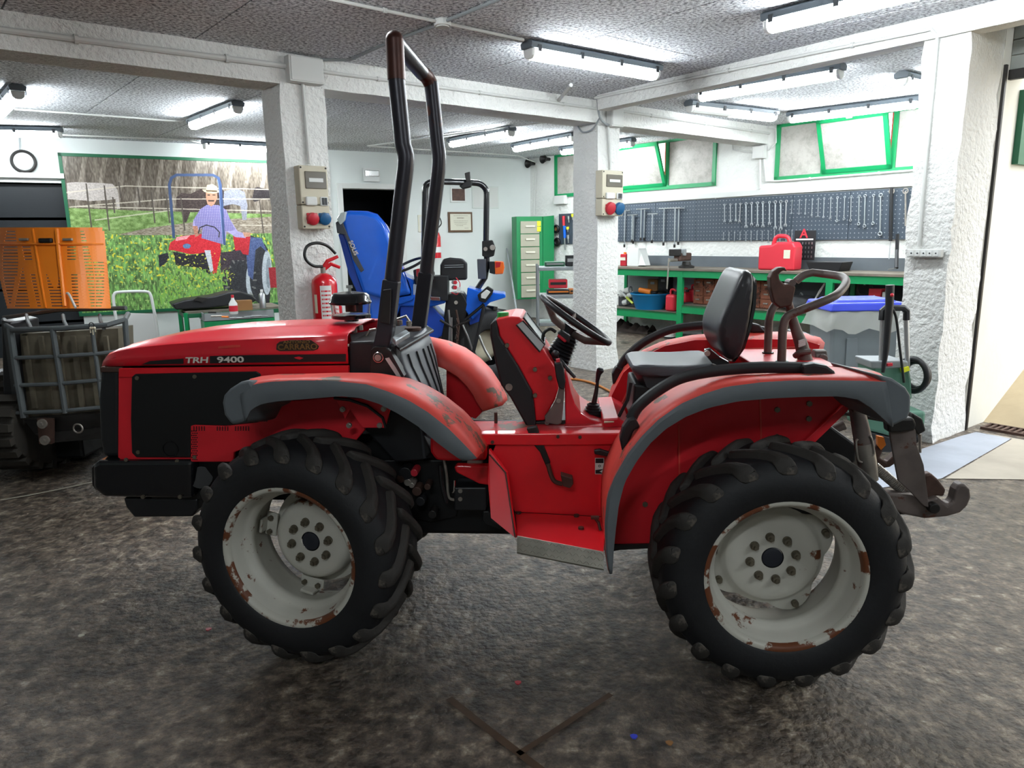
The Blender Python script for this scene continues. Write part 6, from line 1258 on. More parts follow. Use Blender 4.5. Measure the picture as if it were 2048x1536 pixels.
shitem('tool_case', 'open black tool case on the trolley top, right end', 'case', 1132, 1150, 508, 530, 'black_plastic', z=za, extra='steel'); shitem('tool_roll', 'dark jumble of tools on the trolley top', 'tools', 1090, 1130, 523, 532, 'dark_green', z=za, extra='steel')
shitem('power_drill', 'red power tool on the middle trolley shelf', 'tool', 1098, 1135, 556, 573, 'jerry_red', z=zm + .08); shitem('tool_box', 'black low toolbox under the red power tool', 'box', 1094, 1140, 574, 582, 'black_plastic', z=zm + .0, extra='orange'); shitem('tool_tray', 'orange tray at the right of the middle trolley shelf', 'tray', 1138, 1152, 578, 588, 'rope_orange', z=zm)
# ---- small dark tool board behind the trolley
t, c, w_, h_, ex, n_ = wbox('tool_board', 'small dark tool board left of the middle pillar', 'board', 1119, 1160, 428, 488, .02, 'pegboard', wall_='R')
for i, (u, v0, v1, m2, lb) in enumerate(((1127, 432, 470, 'jerry_red', 'red handled cutter on the small tool board'), (1129, 452, 500, 'blue_paint', 'blue handled pliers on the small tool board'), (1137, 432, 445, 'steel', 'clear tape roll on the small tool board'), (1135, 454, 464, 'yellow', 'yellow tool on the small tool board'), (1136, 470, 486, 'steel', 'steel gripping pliers on the small tool board'), (1145, 428, 440, 'yellow', 'yellow tag at the top of the small tool board'))):
    a, b = WR(u, v0, .05), WR(u + 1, v1, .05); t = thing('hanging_tool', lb, 'tool', tuple(b)); G().tube([a, a * .5 + b * .5], [.03, .025], 8).build('handle', m2, t); G().tube([a * .5 + b * .5, b], [.02, .012], 8).build('head', 'steel', t)
for i, (u, v) in enumerate(((1112, 458), (1114, 484))): p = WR(u, v, .06); t = thing('tape_roll', ('wooden cored tape roll' if i == 0 else 'black cable roll') + ' hanging left of the small tool board', 'roll', tuple(p)); G().torus(p, NB, .06, .025, 20, 8).build('roll', 'black', t, smooth='all'); G().cyl(p, p + NB * .02, .035, 14).build('core', 'cardboard' if i == 0 else 'dark_steel', t)
# ================================================================ BENCH WALL
OB = .75; BH = 1.07
def BF(u, v, o=OB): return WR(u, v, o)
tB = lambda u, v, o=OB: (BF(u, v, o) - C0) @ DE
def bbx(g, t0, t1, o0, o1, z0, z1): return g.box(Bp((t0 + t1) / 2, (z0 + z1) / 2, (o0 + o1) / 2), (t1 - t0, abs(o1 - o0), z1 - z0), ax=[DE, NB, Z1])
wb = thing('work_bench', 'long green steel work bench along the tool wall', 'bench', tuple(Bp(tB(1500, 545), 0, .4)))
bL, bR = tB(1200, 540), tB(1822, 548)
bbx(G(), bL, bR, .0, OB + .02, BH, BH + .03).build('bench_top', 'bench_top', wb); bbx(G(), bL, bR, OB - .04, OB, BH - .10, BH).build('front_rail', 'green_frame', wb)
bbx(G(), bL, bR, .02, .04, BH + .03, WR(1500, 513)[2]).build('backsplash', 'dark_panel', wb)
zsl, zsr = BF(1300, 622)[2], BF(1400, 613)[2]; tp_ = tB(1358, 620); tp2 = tB(1655, 620)
for a, b, z in ((bL, tp_, zsl), (tp_, tp2, zsr), (tp2, bR, zsr)): bbx(G(), a, b, .05, OB, z - .03, z).build('shelf', 'bench_top', wb); bbx(G(), a, b, OB - .04, OB, z - .12, z - .0).build('shelf_rail', 'green_frame', wb)
for x in (bL, tp_, tp2, bR): bbx(G(), x - .045, x + .045, OB - .05, OB + .005, 0, BH - .02).build('leg', 'green_frame', wb); bbx(G(), x - .03, x + .03, .05, .1, 0, BH - .02).build('leg', 'green_frame', wb)
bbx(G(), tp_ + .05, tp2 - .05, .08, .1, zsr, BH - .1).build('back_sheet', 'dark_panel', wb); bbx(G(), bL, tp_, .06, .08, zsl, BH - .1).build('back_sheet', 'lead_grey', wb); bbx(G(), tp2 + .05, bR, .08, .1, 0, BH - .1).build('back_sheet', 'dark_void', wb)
# pegboard
pz0, pz1 = 1.50, 2.13; pt0, pt1 = tb(1238, 450), tb(1830, 430); pb = thing('pegboard', 'long dark perforated tool panel above the bench', 'board', tuple(Bp((pt0 + pt1) / 2, pz0, .03)))
npn = 6
for k in range(npn): a, b = pt0 + (pt1 - pt0) * k / npn, pt0 + (pt1 - pt0) * (k + 1) / npn; bbx(G(), a + .003, b - .003, .015, .03, pz0, pz1).build('panel', 'pegboard', pb)
hg = G()
nx_ = int((pt1 - pt0) / .055)
for i in range(nx_):
    for j in range(11):
        p = Bp(pt0 + .03 + .055 * i, pz0 + .03 + .057 * j, .0305); hg.add([p + DE * .008 + Z1 * 0, p + Z1 * .009, p - DE * .008, p - Z1 * .009], [(0, 1, 2, 3)])
o = hg.build('peg_holes', 'lead_grey', pb); o['kind'] = 'stuff'
bbx(G(), tb(1245, 405), tb(1826, 380), .0, .05, pz1 + .02, pz1 + .09).build('top_rail', 'box_white', pb)
def spanner(u, v0, v1, label, grp, tilt=0, ring=False, k=1.0, m_='galvanised'):
    a, b = WR(u, v0, .06), WR(u + tilt, v1, .06); ln = np.linalg.norm(a - b); w_ = max(.012, ln * .06) * k; t = thing('spanner', label, 'spanner', tuple(b), 0, grp); d = unit(b - a); s_ = unit(np.cross(d, NB))
    G().tube([a + d * w_ * 1.2, b - d * w_ * 1.2], w_ * .5, 6, flat=.5).build('shaft', m_, t); G().torus(a + d * w_ * .4, NB, w_ * .85, w_ * .35, 14, 6).build('ring_end', m_, t, smooth='all')
    if ring: G().torus(b, NB, w_ * .95, w_ * .4, 14, 6).build('ring_end', m_, t, smooth='all')
    else:
        P_ = [(-.5, -1.2), (-1.1, -.4), (-1.2, .4), (-.7, 1.1), (-.45, .9), (-.5, .1), (.0, -.25), (.5, .1), (.45, .9), (.7, 1.1), (1.2, .4), (1.1, -.4), (.5, -1.2)]
        G().prism([b + s_ * w_ * x * 1.05 + d * w_ * y * 1.05 + NB * .004 for x, y in P_], -NB * .009).build('open_jaw', m_, t)
for i, (x, y) in enumerate(zip((35, 80, 122, 158, 200, 243, 288, 330, 380, 425, 467, 510), (240, 240, 235, 240, 280, 262, 270, 275, 258, 290, 295, 270))):
    spanner(1440 + x * .2604, 380 + (112 - i * 2.6) * .2604, 380 + y * .2604, ORD[i] + ' open ended spanner from the left in the upper row of the tool panel', 'spanners in the left run of the upper row', tilt={3: -2, 11: -2}.get(i, 0), m_='steel' if i in (3, 11) else 'galvanised')
for i, (x, y) in enumerate(zip((555, 612, 660, 710, 757, 800, 852, 903, 958, 1008, 1070, 1115, 1180, 1235), (185, 190, 190, 200, 210, 215, 225, 245, 230, 240, 268, 285, 265, 345))):
    spanner(1440 + x * .2604, 380 + (78 - i * 3.4) * .2604, 380 + (y - 8) * .2604, ORD[i] + ' ring spanner in the right run of the upper row, counted from the left', 'ring spanners in the right run of the upper row', tilt=-1.5, ring=True, k=.8)
for i, x in enumerate((28, 70, 112, 155, 200, 240, 285, 325, 372, 418, 462, 508, 553)):
    spanner(1440 + x * .2604, 380 + (328 - i * 1.6) * .2604, 380 + (378 + i * .8 + (i % 3) * 8) * .2604, ORD[i] + ' small spanner from the left in the lower row of the tool panel', 'small spanners in the lower row', tilt=-.5, k=.8)
for i, (x, y0, y1) in enumerate(((1025, 172, 470), (1085, 205, 430), (1096, 205, 440), (1158, 157, 415), (1185, 157, 415), (1250, 196, 435), (1345, 152, 455), (1435, 148, 472), (1466, 150, 450))):
    oo = .06 + .045 * (i % 2); a, b = WR(1000 + x * .2441, 380 + y0 * .2441, oo + .01), WR(1000 + x * .2441 - 1.5, 380 + y1 * .2441, oo); t = thing('socket_wrench', ORD[i] + ' long T handle wrench from the middle pillar on the tool panel', 'wrench', tuple(b), 0, 'T handle wrenches on the tool panel')
    G().cyl(a, b, .011, 8).build('shaft', 'galvanised', t); hw_ = .11 if i != 2 else .05; G().cyl(a - DE * hw_, a + DE * hw_, .009, 8).build('handle', 'steel', t); G().cyl(b, b + unit(b - a) * -.05, .018, 10).build('socket', 'dark_steel', t)
for i, (u, pts, lb) in enumerate(((1784, ((376, .08), (395, .08), (440, .08), (482, .08)), 'long black pry bar hanging at the right end of the tool panel'), (1795, ((468, .2), (500, .2), (536, .35)), 'black rubber handled lever standing on the bench at the right end'), (1811, ((382, .07), (420, .07), (452, .07)), 'wire hook at the far right of the tool panel'))):
    P_ = [WR(u - (j if i < 2 else 0), v, o_) for j, (v, o_) in enumerate(pts)]; t = thing('hanging_tool', lb, 'tool', tuple(P_[-1])); G().tube(P_, .022 if i < 2 else .01, 8).build('bar', 'black_plastic' if i < 2 else 'worn_steel', t)
    if i == 0: G().tube([P_[-1], WR(1778, 518, .1)], .006, 6).build('rod', 'steel', t); G().torus(P_[0] - Z1 * .04, NB, .03, .008, 16, 6).build('eye', 'worn_steel', t)
    if i == 1: G().tube([P_[-1], P_[-1] - Z1 * .02 - DE * .1], .008, 6).build('foot', 'steel', t)
    if i == 2: G().torus(P_[0], NB, .03, .007, 16, 6).build('eye', 'worn_steel', t)
# ---- things on the bench
def bitem(name, label, cat, u0, u1, v0, v1, o, dep, z=BH + .03, grp=None):
    a, b = WR(u0, v0, o), WR(u1, v1, o); t = thing(name, label, cat, tuple(Bp(((a + b) / 2 - C0) @ DE, z, o - dep / 2)), 0, grp); t0, t1 = (a - C0) @ DE, (b - C0) @ DE; return t, t0, t1, z, z + (a[2] - b[2])
def jerry(label, u0, u1, v0, v1, o, dep, z=BH + .03, m_='jerry_red', lbl=True):
    t, a, b, z0, z1 = bitem('jerry_can', label, 'jerry can', u0, u1, v0, v1, o, dep, z); H2 = (z1 - z0)
    w2 = b - a; P_ = [(0, 0), (w2, 0), (w2, H2 * .66), (w2 * .93, H2 * .80), (w2 * .5, H2 * .80), (w2 * .34, H2 * .72), (0, H2 * .70)]
    G().prism([Bp(a + x, z0 + z, o) for x, z in P_], NB * dep).build('body', m_, t, bevel=.03, seg=3)
    G().tube(smooth_curve([Bp(a + w2 * .3, z0 + H2 * .7, o - dep / 2), Bp(a + w2 * .36, z0 + H2 * .92, o - dep / 2), Bp(a + w2 * .5, z0 + H2 * .97, o - dep / 2), Bp(a + w2 * .68, z0 + H2 * .93, o - dep / 2), Bp(a + w2 * .75, z0 + H2 * .78, o - dep / 2)]), .028 * min(1, H2 / .35), 10).build('handle', m_, t, smooth=True)
    if lbl: G().box(Bp(a + w2 * .8, z0 + H2 * .46, o + .003), (w2 * .17, .004, H2 * .24), ax=[DE, NB, Z1]).build('label_sheet', 'paper', t)
jerry('large red jerry can standing on the bench', 1518, 1587, 470, 541, .55, .22)
t, a, b, z0, z1 = bitem('bit_display', 'black card of drill bits leaning on the wall beside the jerry can', 'display', 1589, 1628, 461, 520, .2, .02, z=BH + .03)
z1 = WR(1608, 461, .2)[2]; z0 = WR(1608, 520, .2)[2]
G().box(Bp((a + b) / 2, (z0 + z1) / 2, .19), (b - a, .015, z1 - z0), ax=[DE, NB, Z1]).build('card', 'black_plastic', t, bevel=.005)
for k in range(4):
    z = z0 + (z1 - z0) * (.12 + .15 * k)
    for j in range(6): x = a + (b - a) * (.14 + .145 * j); G().box(Bp(x, z, .2), (.012, .01, .03), ax=[DE, NB, Z1]).build('bit', 'steel', t)
G().box(Bp((a + b) / 2, z0 + (z1 - z0) * .70, .2), ((b - a) * .8, .006, .02), ax=[DE, NB, Z1]).build('white_stripe', 'white_plastic', t)
aa = a + (b - a) * .35; text_mesh('logo_letter', 'A', 'jerry_red', t, Bp(aa - .02, z0 + (z1 - z0) * .76, .205), DE, Z1, (z1 - z0) * .42, bold=.012)
t, a, b, z0, z1 = bitem('black_tray', 'low black plastic tray on the bench right of the jerry can', 'tray', 1612, 1684, 518, 537, .5, .3)
G().prism([Bp(a + .05, z0, .48), Bp(b - .05, z0, .48), Bp(b, z0 + .12, .5), Bp(a, z0 + .12, .5)], NB * .3).build('body', 'black_plastic', t, bevel=.006)
t, a, b, z0, z1 = bitem('canister', 'tall white plastic canister on the bench beside the middle pillar', 'canister', 1254, 1288, 497, 534, .5, .2)
G().prism([Bp(a, z0, .5), Bp(a + (b - a) * .66, z0, .5), Bp(a + (b - a) * .66, z0 + .3, .5), Bp(a, z0 + .3, .5)], NB * .2).build('body', 'white_plastic', t, bevel=.012); G().hull2([Bp(a + (b - a) * .66, z0 + .02, .5), Bp(a + (b - a) * .66, z0 + .27, .5), Bp(a + (b - a) * .66, z0 + .27, .3), Bp(a + (b - a) * .66, z0 + .02, .3)], [Bp(b, z0 + .02, .46), Bp(b - .1, z0 + .22, .46), Bp(b - .1, z0 + .22, .34), Bp(b, z0 + .02, .34)]).build('spout_side', 'white_plastic', t)
t, a, b, z0, z1 = bitem('oil_bottle', 'orange red bottle behind the middle pillar on the bench', 'bottle', 1240, 1252, 508, 532, .45, .12); G().box(Bp((a + b) / 2, z0 + .1, .4), (b - a, .1, .2), ax=[DE, NB, Z1]).build('body', 'socket_red', t, bevel=.015); G().box(Bp((a + b) / 2, z0 + .12, .455), ((b - a) * .8, .004, .05), ax=[DE, NB, Z1]).build('label_sheet', 'paper', t); G().cyl(Bp((a + b) / 2, z0 + .2, .4), Bp((a + b) / 2, z0 + .23, .4), .025, 12).build('cap', 'orange', t)
# vise
t, a, b, z0, z1 = bitem('bench_vise', 'grey cast bench vise clamped at the bench edge', 'vise', 1342, 1372, 505, 538, OB, .3)
cx2 = (a + b) / 2; G().lathe([(0, 0), (.12, 0), (.12, .03), (.07, .05), (.06, .1), (0, .1)], Bp(cx2, z0, .55), (0, 0, 1), 20).build('base', 'dark_steel', t, smooth=40); G().box(Bp(cx2 - .02, z0 + .17, .62), (.12, .3, .12), ax=[DE, NB, Z1]).build('slide', 'rust_steel', t, bevel=.02)
G().box(Bp(cx2 - .03, z0 + .24, .80), (.2, .05, .1), ax=[DE, NB, Z1]).build('jaw', 'dark_steel', t, bevel=.008); G().box(Bp(cx2 - .03, z0 + .24, .68), (.2, .06, .1), ax=[DE, NB, Z1]).build('jaw', 'lead_grey', t, bevel=.008); G().cyl(Bp(cx2 - .02, z0 + .13, .62), Bp(cx2 - .02, z0 + .13, .95), .025, 12).build('screw', 'worn_steel', t)
G().cyl(Bp(cx2 - .04, z0 + .16, .93), Bp(cx2 - .06, z0 - .3, .93), .012, 8).build('handle', 'worn_steel', t)
# ---- things on the shelves
t, a, b, z0, z1 = bitem('basin', 'round blue plastic basin on the lower bench shelf', 'basin', 1271, 1331, 583, 617, .45, .4, z=zsl); rB = (b - a) / 2
G().lathe([(0, 0), (rB * .72, 0), (rB * .95, .22), (rB * 1.02, .24), (rB * 1.02, .26), (rB * .93, .25), (rB * .7, .02), (0, .02)], Bp((a + b) / 2, z0, .46), (0, 0, 1), 40).build('bowl', 'teal_plastic', t, smooth=40)
t2 = thing('orange_tool', 'orange gun shaped tool lying in the blue basin', 'tool', tuple(Bp((a + b) / 2 - .1, z0 + .26, .45))); G().tube([Bp(a + .12, z0 + .30, .5), Bp((a + b) / 2 + .02, z0 + .27, .45)], [.045, .05], 10).build('body', 'orange', t2, bevel=.01); G().tube([Bp((a + b) / 2 + .02, z0 + .27, .45), Bp((a + b) / 2 + .1, z0 + .26, .42)], [.025, .02], 8).build('nozzle', 'dark_steel', t2)
t, a, b, z0, z1 = bitem('dark_bag', 'dark bag piled inside the basin right of the orange tool', 'bag', 1305, 1330, 578, 590, .35, .2, z=zsl + .2); G().ball(Bp((a + b) / 2, z0 + .04, .3), .12, 14, sc=(1, 1, .5)).build('body', 'black', t, smooth='all'); G().torus(Bp((a + b) / 2, z0 + .1, .3), (1, 0, .2), .03, .008, 12, 6).build('knot', 'black_plastic', t)
for lb, u0, u1, v0, v1, m2 in (('brown cardboard box behind the blue basin', 1294, 1313, 559, 585, 'cardboard'), ('dark upright case behind the blue basin', 1315, 1334, 554, 590, 'black_plastic')):
    t, a, b, z0, z1 = bitem('storage_box', lb, 'box', u0, u1, v0, v1, .25, .2, z=zsl); zz2 = WR((u0 + u1) / 2, v0, .25)[2]; G().box(Bp((a + b) / 2, (z0 + zz2) / 2, .165), (b - a, .13, zz2 - z0), ax=[DE, NB, Z1]).build('body', m2, t, bevel=.005); G().box(Bp((a + b) / 2, zz2 - .06, .233), ((b - a) * .4, .006, .04), ax=[DE, NB, Z1]).build('tape', 'lead_grey', t)
def redcan(label, u0, u1, v0, v1, z, o, m_='jerry_red'):
    t, a, b, z0, z1 = bitem('fuel_can', label, 'can', u0, u1, v0, v1, o, .2, z=z); w2 = b - a; hh = WR((u0 + u1) / 2, v0, o)[2] - z0
    G().box(Bp((a + b) / 2, z0 + hh * .36, o - .1), (w2, .18, hh * .72), ax=[DE, NB, Z1]).build('body', m_, t, bevel=.04, seg=3); G().tube(smooth_curve([Bp(a + w2 * .25, z0 + hh * .68, o - .1), Bp(a + w2 * .3, z0 + hh * .9, o - .1), Bp(a + w2 * .7, z0 + hh * .9, o - .1), Bp(a + w2 * .75, z0 + hh * .68, o - .1)]), .018, 8).build('handle', m_, t, smooth=True); G().cyl(Bp(a + w2 * .8, z0 + hh * .7, o - .1), Bp(a + w2 * .8, z0 + hh * .85, o - .1), .025, 10).build('cap', 'dark_steel', t)
redcan('bright red fuel can left of the green bench leg', 1329, 1347, 576, 621, zsl, .62); redcan('red fuel can right of the green bench leg', 1356, 1369, 575, 609, zsr, .45); redcan('dark red fuel can beside the brown drawer unit', 1372, 1388, 568, 606, zsr, .3)
t, a, b, z0, z1 = bitem('parts_cabinet', 'rusty brown small parts drawer unit on the shelf', 'cabinet', 1388, 1545, 557, 612, .45, .35, z=zsr); zz2 = min(BH - .12, WR(1400, 557, .45)[2])
G().box(Bp((a + b) / 2, (z0 + zz2) / 2, .3), (b - a, .3, zz2 - z0), ax=[DE, NB, Z1]).build('body', 'rust_cabinet', t, bevel=.004)
nc, nr_ = 7, 3
for i in range(nc):
    for j in range(nr_):
        x = a + (b - a) * (i + .5) / nc; z = z0 + (zz2 - z0) * (j + .5) / nr_; d_ = G().box(Bp(x, z, .455), ((b - a) / nc * .9, .02, (zz2 - z0) / nr_ * .86), ax=[DE, NB, Z1]).build('drawer', 'rust_cabinet', t, bevel=.004); G().box(Bp(x, z + .01, .475), (.07, .015, .02), ax=[DE, NB, Z1]).build('drawer_pull', 'worn_steel', d_)
# white tubes and fittings at the left end of the lower shelf
for i, (u, v, m2, lb) in enumerate(((1256, 582, 'white_plastic', 'white pipe fitting on the left end of the lower shelf, upper one'), (1262, 592, 'white_plastic', 'white pipe fitting below the upper one on the lower shelf'), (1246, 590, 'white_plastic', 'white can lid at the left end of the lower shelf'), (1252, 606, 'white_plastic', 'white bottle lying on the left end of the lower shelf'))):
    p = WR(u, v, .45); t = thing('pipe_fitting', lb, 'fitting', tuple(p)); G().tube([p - DE * .06, p + DE * .05 + Z1 * .03], .045, 12).build('body', m2, t, bevel=.01); G().torus(p + DE * .05 + Z1 * .03, DE, .045, .012, 16, 6).build('collar', 'lead_grey', t, smooth='all')
p, q = WR(1240, 582, .5), WR(1266, 607, .5); t = thing('tube_stick', 'lime and white tube leaning across the lower shelf', 'tube', tuple(q)); G().tube([p, (p + q) / 2], .02, 8).build('upper_half', 'white_plastic', t); G().tube([(p + q) / 2, q], .02, 8).build('lower_half', 'lime', t)
t, a, b, z0, z1 = bitem('scrap_pile', 'dark bin of scrap parts under the white fittings', 'bin', 1238, 1272, 590, 614, .4, .3, z=zsl); G().box(Bp((a + b) / 2, z0 + .09, .3), (b - a, .25, .18), ax=[DE, NB, Z1]).build('body', 'grey_cloth', t, bevel=.02); G().box(Bp((a + b) / 2, z0 + .19, .3), ((b - a) * 1.04, .27, .02), ax=[DE, NB, Z1]).build('rim', 'lead_grey', t)
# right hand shelf clutter
for i, (nm, lb, ct2, u0, u1, v0, v1, m2, m3) in enumerate((('grey_sack', 'crumpled blue grey sack on the shelf behind the hook', 'sack', 1560, 1625, 590, 606, 'grey_cloth', 'lead_grey'), ('warning_box', 'red box with a white triangle on the shelf above the bin', 'box', 1737, 1760, 577, 598, 'jerry_red', 'white_plastic'), ('white_jar', 'small white jar beside the red box', 'jar', 1764, 1774, 584, 598, 'white_plastic', 'lead_grey'), ('cable_coil', 'dark coil of cable hanging at the back of the shelf', 'cable', 1700, 1730, 568, 586, 'dark_steel', 'steel'))):
    t, a, b, z0, z1 = bitem(nm, lb, ct2, u0, u1, v0, v1, .5, .2, z=zsr)
    z0 = WR(u0, v1, .5)[2] if i else zsr; z1 = WR(u0, v0, .5)[2]
    if i == 3: G().torus(Bp((a + b) / 2, (z0 + z1) / 2, .3), NB, .09, .018, 20, 8).build('coil', m2, t, smooth='all'); G().box(Bp((a + b) / 2, z1 + .02, .3), (.02, .02, .08), ax=[DE, NB, Z1]).build('hanger', m3, t); continue
    if i == 0: G().ball(Bp((a + b) / 2, z0 + .1, .35), .28, 16, sc=(1, .7, .42)).build('body', m2, t, smooth='all'); G().torus(Bp((a + b) / 2, z0 + .2, .35), (1, 0, .3), .04, .012, 12, 6).build('tie', m3, t); continue
    G().box(Bp((a + b) / 2, (z0 + z1) / 2, .42), (b - a, .14, z1 - z0), ax=[DE, NB, Z1]).build('body', m2, t, bevel=.006)
    if i == 1: G().prism([Bp(a + (b - a) * .2, z0 + .02, .495), Bp(b - (b - a) * .2, z0 + .02, .495), Bp((a + b) / 2, z0 + (z1 - z0) * .4, .495)], -NB * .004).build('triangle', m3, t)
    else: G().cyl(Bp((a + b) / 2, z1, .42), Bp((a + b) / 2, z1 + .02, .42), .03, 12).build('lid', m3, t)
t = thing('grease_hose', 'white jointed rod leaning inside the bench beside the green leg', 'rod', tuple(WR(1629, 600, .5))); G().tube([WR(1651, 564, .5), WR(1640, 582, .5), WR(1629, 600, .5)], [.01, .016, .008], 8).build('rod', 'white_plastic', t); G().ball(WR(1650, 566, .5), .02, 8).build('joint', 'steel', t)
# floor under the bench: dark bundle, white block, sheets
p = PH(1265, 690, 0); t = thing('cloth_bundle', 'dark brown folded tarpaulin on the floor under the bench', 'cloth', tuple(p)); rows = []
for i in range(15):
    s_ = i / 14; a_ = Bp(tB(1236, 680, .4) + (tB(1304, 680, .4) - tB(1236, 680, .4)) * s_, 0, .4); h2 = .14 + .05 * math.sin(i * 1.9) - .06 * s_; rows.append([a_ - NB * (.18 * math.cos(math.pi * j / 6) * (1 - .3 * s_)) + Z1 * (.005 + h2 * math.sin(math.pi * j / 6) * (1 + .2 * math.sin(j * 2 + i))) for j in range(7)])
G().grid(rows).build('folds', 'brown_cloth', t, smooth='all'); G().tube([r_[3] + Z1 * .01 for r_ in rows[3:6]], .02, 8).build('strap', 'black', t)
t, a, b, z0, z1 = bitem('oil_drum_small', 'small black canister with a white label on the floor under the bench', 'canister', 1326, 1346, 652, 690, .65, .2, z=0); z1 = WR(1336, 652, .65)[2]; G().lathe([(0, 0), (.09, 0), (.09, z1 * .7), (.05, z1 * .85), (.03, z1), (0, z1)], Bp((a + b) / 2, 0, .6), (0, 0, 1), 20).build('body', 'black_plastic', t, smooth=40); G().lathe([(.092, z1 * .15), (.092, z1 * .5)], Bp((a + b) / 2, 0, .6), (0, 0, 1), 20).build('label_band', 'white_plastic', t)
t = thing('grey_sack', 'big grey crumpled sack under the right half of the bench', 'sack', tuple(Bp(tB(1450, 650, .4), 0, .4))); G().ball(Bp(tB(1450, 650, .4), .16, .38), .34, 20, sc=(1, .9, .48)).build('body', 'grey_cloth', t, smooth='all'); G().torus(Bp(tB(1450, 650, .4), .33, .38), (1, .3, .2), .06, .02, 14, 6).build('tie', 'lead_grey', t)
# ---- wheelie bin with blue lid and bag
YBN = 6.2
def BN_(u, v, y=0): return WY(u, v, YBN + y)
bn = thing('waste_bin', 'grey waste bin with blue lid and a clear bag under the lid', 'bin', tuple(PH(1735, 790, 0) * A3((1, 0, 0)) + A3((0, YBN, 0))))
x0, x1 = BN_(1660, 680)[0], BN_(1806, 680)[0]; zt4 = BN_(1730, 622)[2]; zb4 = .03
def ringb(x0, x1, y0, y1, z): return [(x0, y0, z), (x1, y0, z), (x1, y1, z), (x0, y1, z)]
G().hull2(ringb(x0 + .06, x1 - .06, YBN + .04, YBN + .46, zb4), ringb(x0, x1, YBN, YBN + .5, zt4)).build('body', 'bin_grey', bn, bevel=.03, seg=3)
G().prism([BN_(1694, 677, -.005), BN_(1716, 676, -.005), BN_(1714, 760, -.005), BN_(1690, 760, -.005)], (0, .012, 0)).build('panel', 'bin_grey', bn, bevel=.004)
G().hull2(ringb(x0 - .03, x1 + .02, YBN - .03, YBN + .53, zt4), ringb(x0 - .01, x1, YBN - .01, YBN + .5, zt4 + .07)).build('lid', 'bin_blue', bn, bevel=.015, seg=3); G().hull2(ringb(x0 + .05, x1 - .05, YBN + .05, YBN + .45, zt4 + .07), ringb(x0 + .08, x1 - .08, YBN + .08, YBN + .42, zt4 + .095)).build('lid_crown', 'bin_blue', bn, bevel=.01)
zbg = BN_(1700, 662)[2]; rows = []
for k in range(5):
    z = zt4 - (zt4 - zbg) * k / 4; e_b = .012 + .008 * k + .004; rows.append([A3((x, y, z + .025 * math.sin(i * 1.3) * k / 4)) + A3((.012 * math.sin(i * 2.1 + k), .012 * math.cos(i * 1.7 + k), 0)) for i, (x, y) in enumerate([(x0 - e_b + (x1 - x0 + 2 * e_b) * q / 12, YBN - e_b) for q in range(13)] + [(x1 + e_b, YBN + .25), (x1 + e_b, YBN + .5), (x0 - e_b, YBN + .5), (x0 - e_b, YBN + .25)])])
G().grid(rows, close=True).build('bag', 'bag', bn, smooth='all')
# ---- pressure washer by the right pillar
def PW(u, v, y=0): return WY(u, v, 5.25 + y)
pw = thing('pressure_washer', 'green pressure washer with silver handle and hose reel by the right pillar', 'washer', tuple(PW(1790, 800) * A3((1, 1, 0))))
for a, b in (((1766, 622), (1762, 728)), ((1812, 622), (1815, 735))): G().cyl(PW(*a), PW(*b), .018, 12).build('handle_tube', 'handle_alu', pw, smooth=True)
G().tube([PW(1764, 640), PW(1765, 622), PW(1772, 616), PW(1806, 616), PW(1813, 622), PW(1813, 640)], .024, 8).build('handle_grip', 'black_plastic', pw, smooth=True)
G().prism([PW(*p, -.02) for p in ((1745, 728), (1818, 728), (1824, 760), (1826, 800), (1748, 800))], (0, .25, 0)).build('housing', 'washer_green', pw, bevel=.02); G().prism([PW(*p, -.03) for p in ((1742, 722), (1816, 722), (1818, 736), (1744, 738))], (0, .26, 0)).build('top_cover', 'lead_grey', pw, bevel=.01)
G().prism([PW(*p, -.05) for p in ((1804, 738), (1818, 733), (1820, 741), (1806, 746))], (0, .05, 0)).build('yellow_label', 'yellow', pw); G().prism([PW(*p, -.05) for p in ((1775, 727), (1786, 726), (1786, 732), (1775, 733))], (0, .03, 0)).build('switch', 'jerry_red', pw, bevel=.003)
cr = PW(1825, 750, .02); G().torus(cr, (1, .4, 0), .12, .022, 28, 8).build('hose_reel', 'black', pw, smooth='all'); G().torus(cr + A3((.03, 0, 0)), (1, .4, 0), .10, .02, 28, 8).build('hose_reel', 'hose_black', pw, smooth='all')
G().tube([PW(1780, 570, -.06), PW(1779, 610, -.06), PW(1772, 700, -.06), PW(1766, 745, -.06)], [.03, .028, .022, .012], 10).build('lance', 'black_plastic', pw, smooth=True); G().ball(PW(1784, 590, -.09), .014, 8).build('trigger_lock', 'jerry_red', pw)
G().tube(smooth_curve([PW(1786, 618, -.05), PW(1793, 640, -.05), PW(1800, 700, -.05), PW(1808, 765, -.05)]), .009, 8).build('hose', 'hose_black', pw, smooth=True); G().box(PW(1790, 830, .1), (.3, .3, .12)).build('base', 'washer_green', pw, bevel=.02)
for u in (1752, 1826): p = PW(u, 840, .1); p[2] = .09; G().cyl(p - A3((.02, 0, 0)), p + A3((.02, 0, 0)), .09, 20).build('wheel', 'black', pw, bevel=.01)
t = thing('green_machine', 'green covered machine on the floor behind the rear hitch', 'machine', tuple(WY(1760, 880, 4.9) * A3((1, 1, 0)))); MG = lambda u, v, y=0: WY(u, v, 4.95 + y)
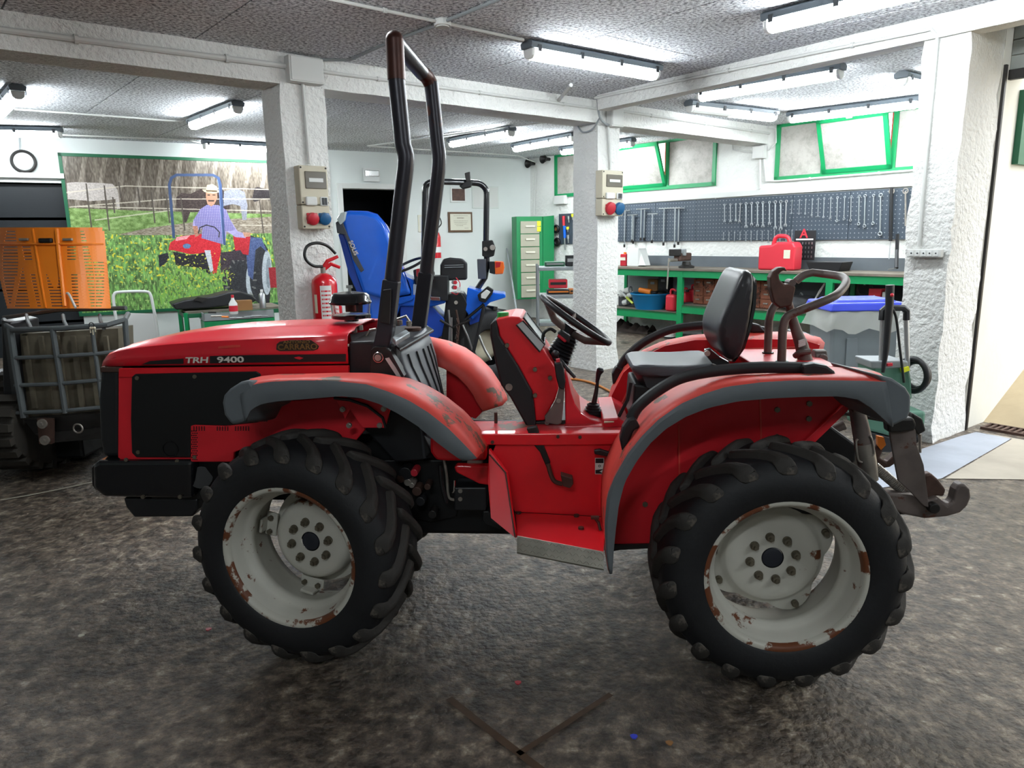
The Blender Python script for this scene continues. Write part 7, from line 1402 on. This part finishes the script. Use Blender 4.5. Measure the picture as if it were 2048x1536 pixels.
G().prism([MG(*p) for p in ((1728, 800), (1790, 800), (1800, 850), (1790, 875), (1730, 860))], (0, .3, 0)).build('cover', 'washer_green', t, bevel=.02); G().prism([MG(*p, .01) for p in ((1736, 862), (1788, 876), (1786, 905), (1745, 905))], (0, .28, 0)).build('base', 'black_plastic', t, bevel=.01)
# ---- sockets on the right pillar
def RP(u, v, o=.03): return PP(u, v, DB, PRN - DB * o)
a, b = RP(1818, 496), RP(1884, 517); c = (a + b) / 2; ex3 = A3((.6, -.8, 0)); w_ = abs((b - a) @ ex3); h_ = abs(a[2] - b[2]) * .8; t = thing('socket_bar', 'white bar of sockets on the right pillar', 'socket', tuple(c)); G().box(c, (w_, .05, h_), ax=[ex3, DB, Z1]).build('body', 'box_white', t, bevel=.006)
for k in range(5): p = c + ex3 * w_ * (-.36 + .18 * k) - DB * .027; G().box(p, (w_ * .12, .006, h_ * .62), ax=[ex3, DB, Z1]).build('socket', 'white_plastic', t); G().cyl(p - DB * .002, p - DB * .006, .006, 8).build('socket_hole', 'lamp_clip', t)
# ---- orange hose on the floor behind the tractor
hs = thing('air_hose', 'orange hose lying on the floor behind the red tractor', 'hose', tuple(PH(1180, 768, .012))); G().tube(smooth_curve([PH(1130, 757, .014), PH(1160, 760, .014), PH(1190, 768, .014), PH(1225, 785, .014), PH(1260, 800, .014), PH(1330, 830, .014)]), .013, 8).build('hose', 'rope_orange', hs, smooth=True)
# tiny litter
for i, (u, v, m2, lb) in enumerate(((417, 1259, 'jerry_red', 'small red scrap on the floor left of the front tyre'), (1036, 1366, 'jerry_red', 'small red scrap on the floor between the wheels'), (1268, 1474, 'bin_blue', 'small blue scrap near the bottom edge'), (1339, 1487, 'cardboard', 'small brown leaf near the bottom edge'), (162, 1272, 'paper', 'pale paint fleck on the floor at the left'))):
    p = PH(u, v, .012); t = thing('litter', lb, 'litter', tuple(p)); G().prism([p + A3((.012 * math.cos(a) * (1 + .4 * math.sin(3 * a)), .012 * math.sin(a), 0)) for a in np.linspace(0, 5.6, 8)], (0, 0, .003)).build('scrap', m2, t)
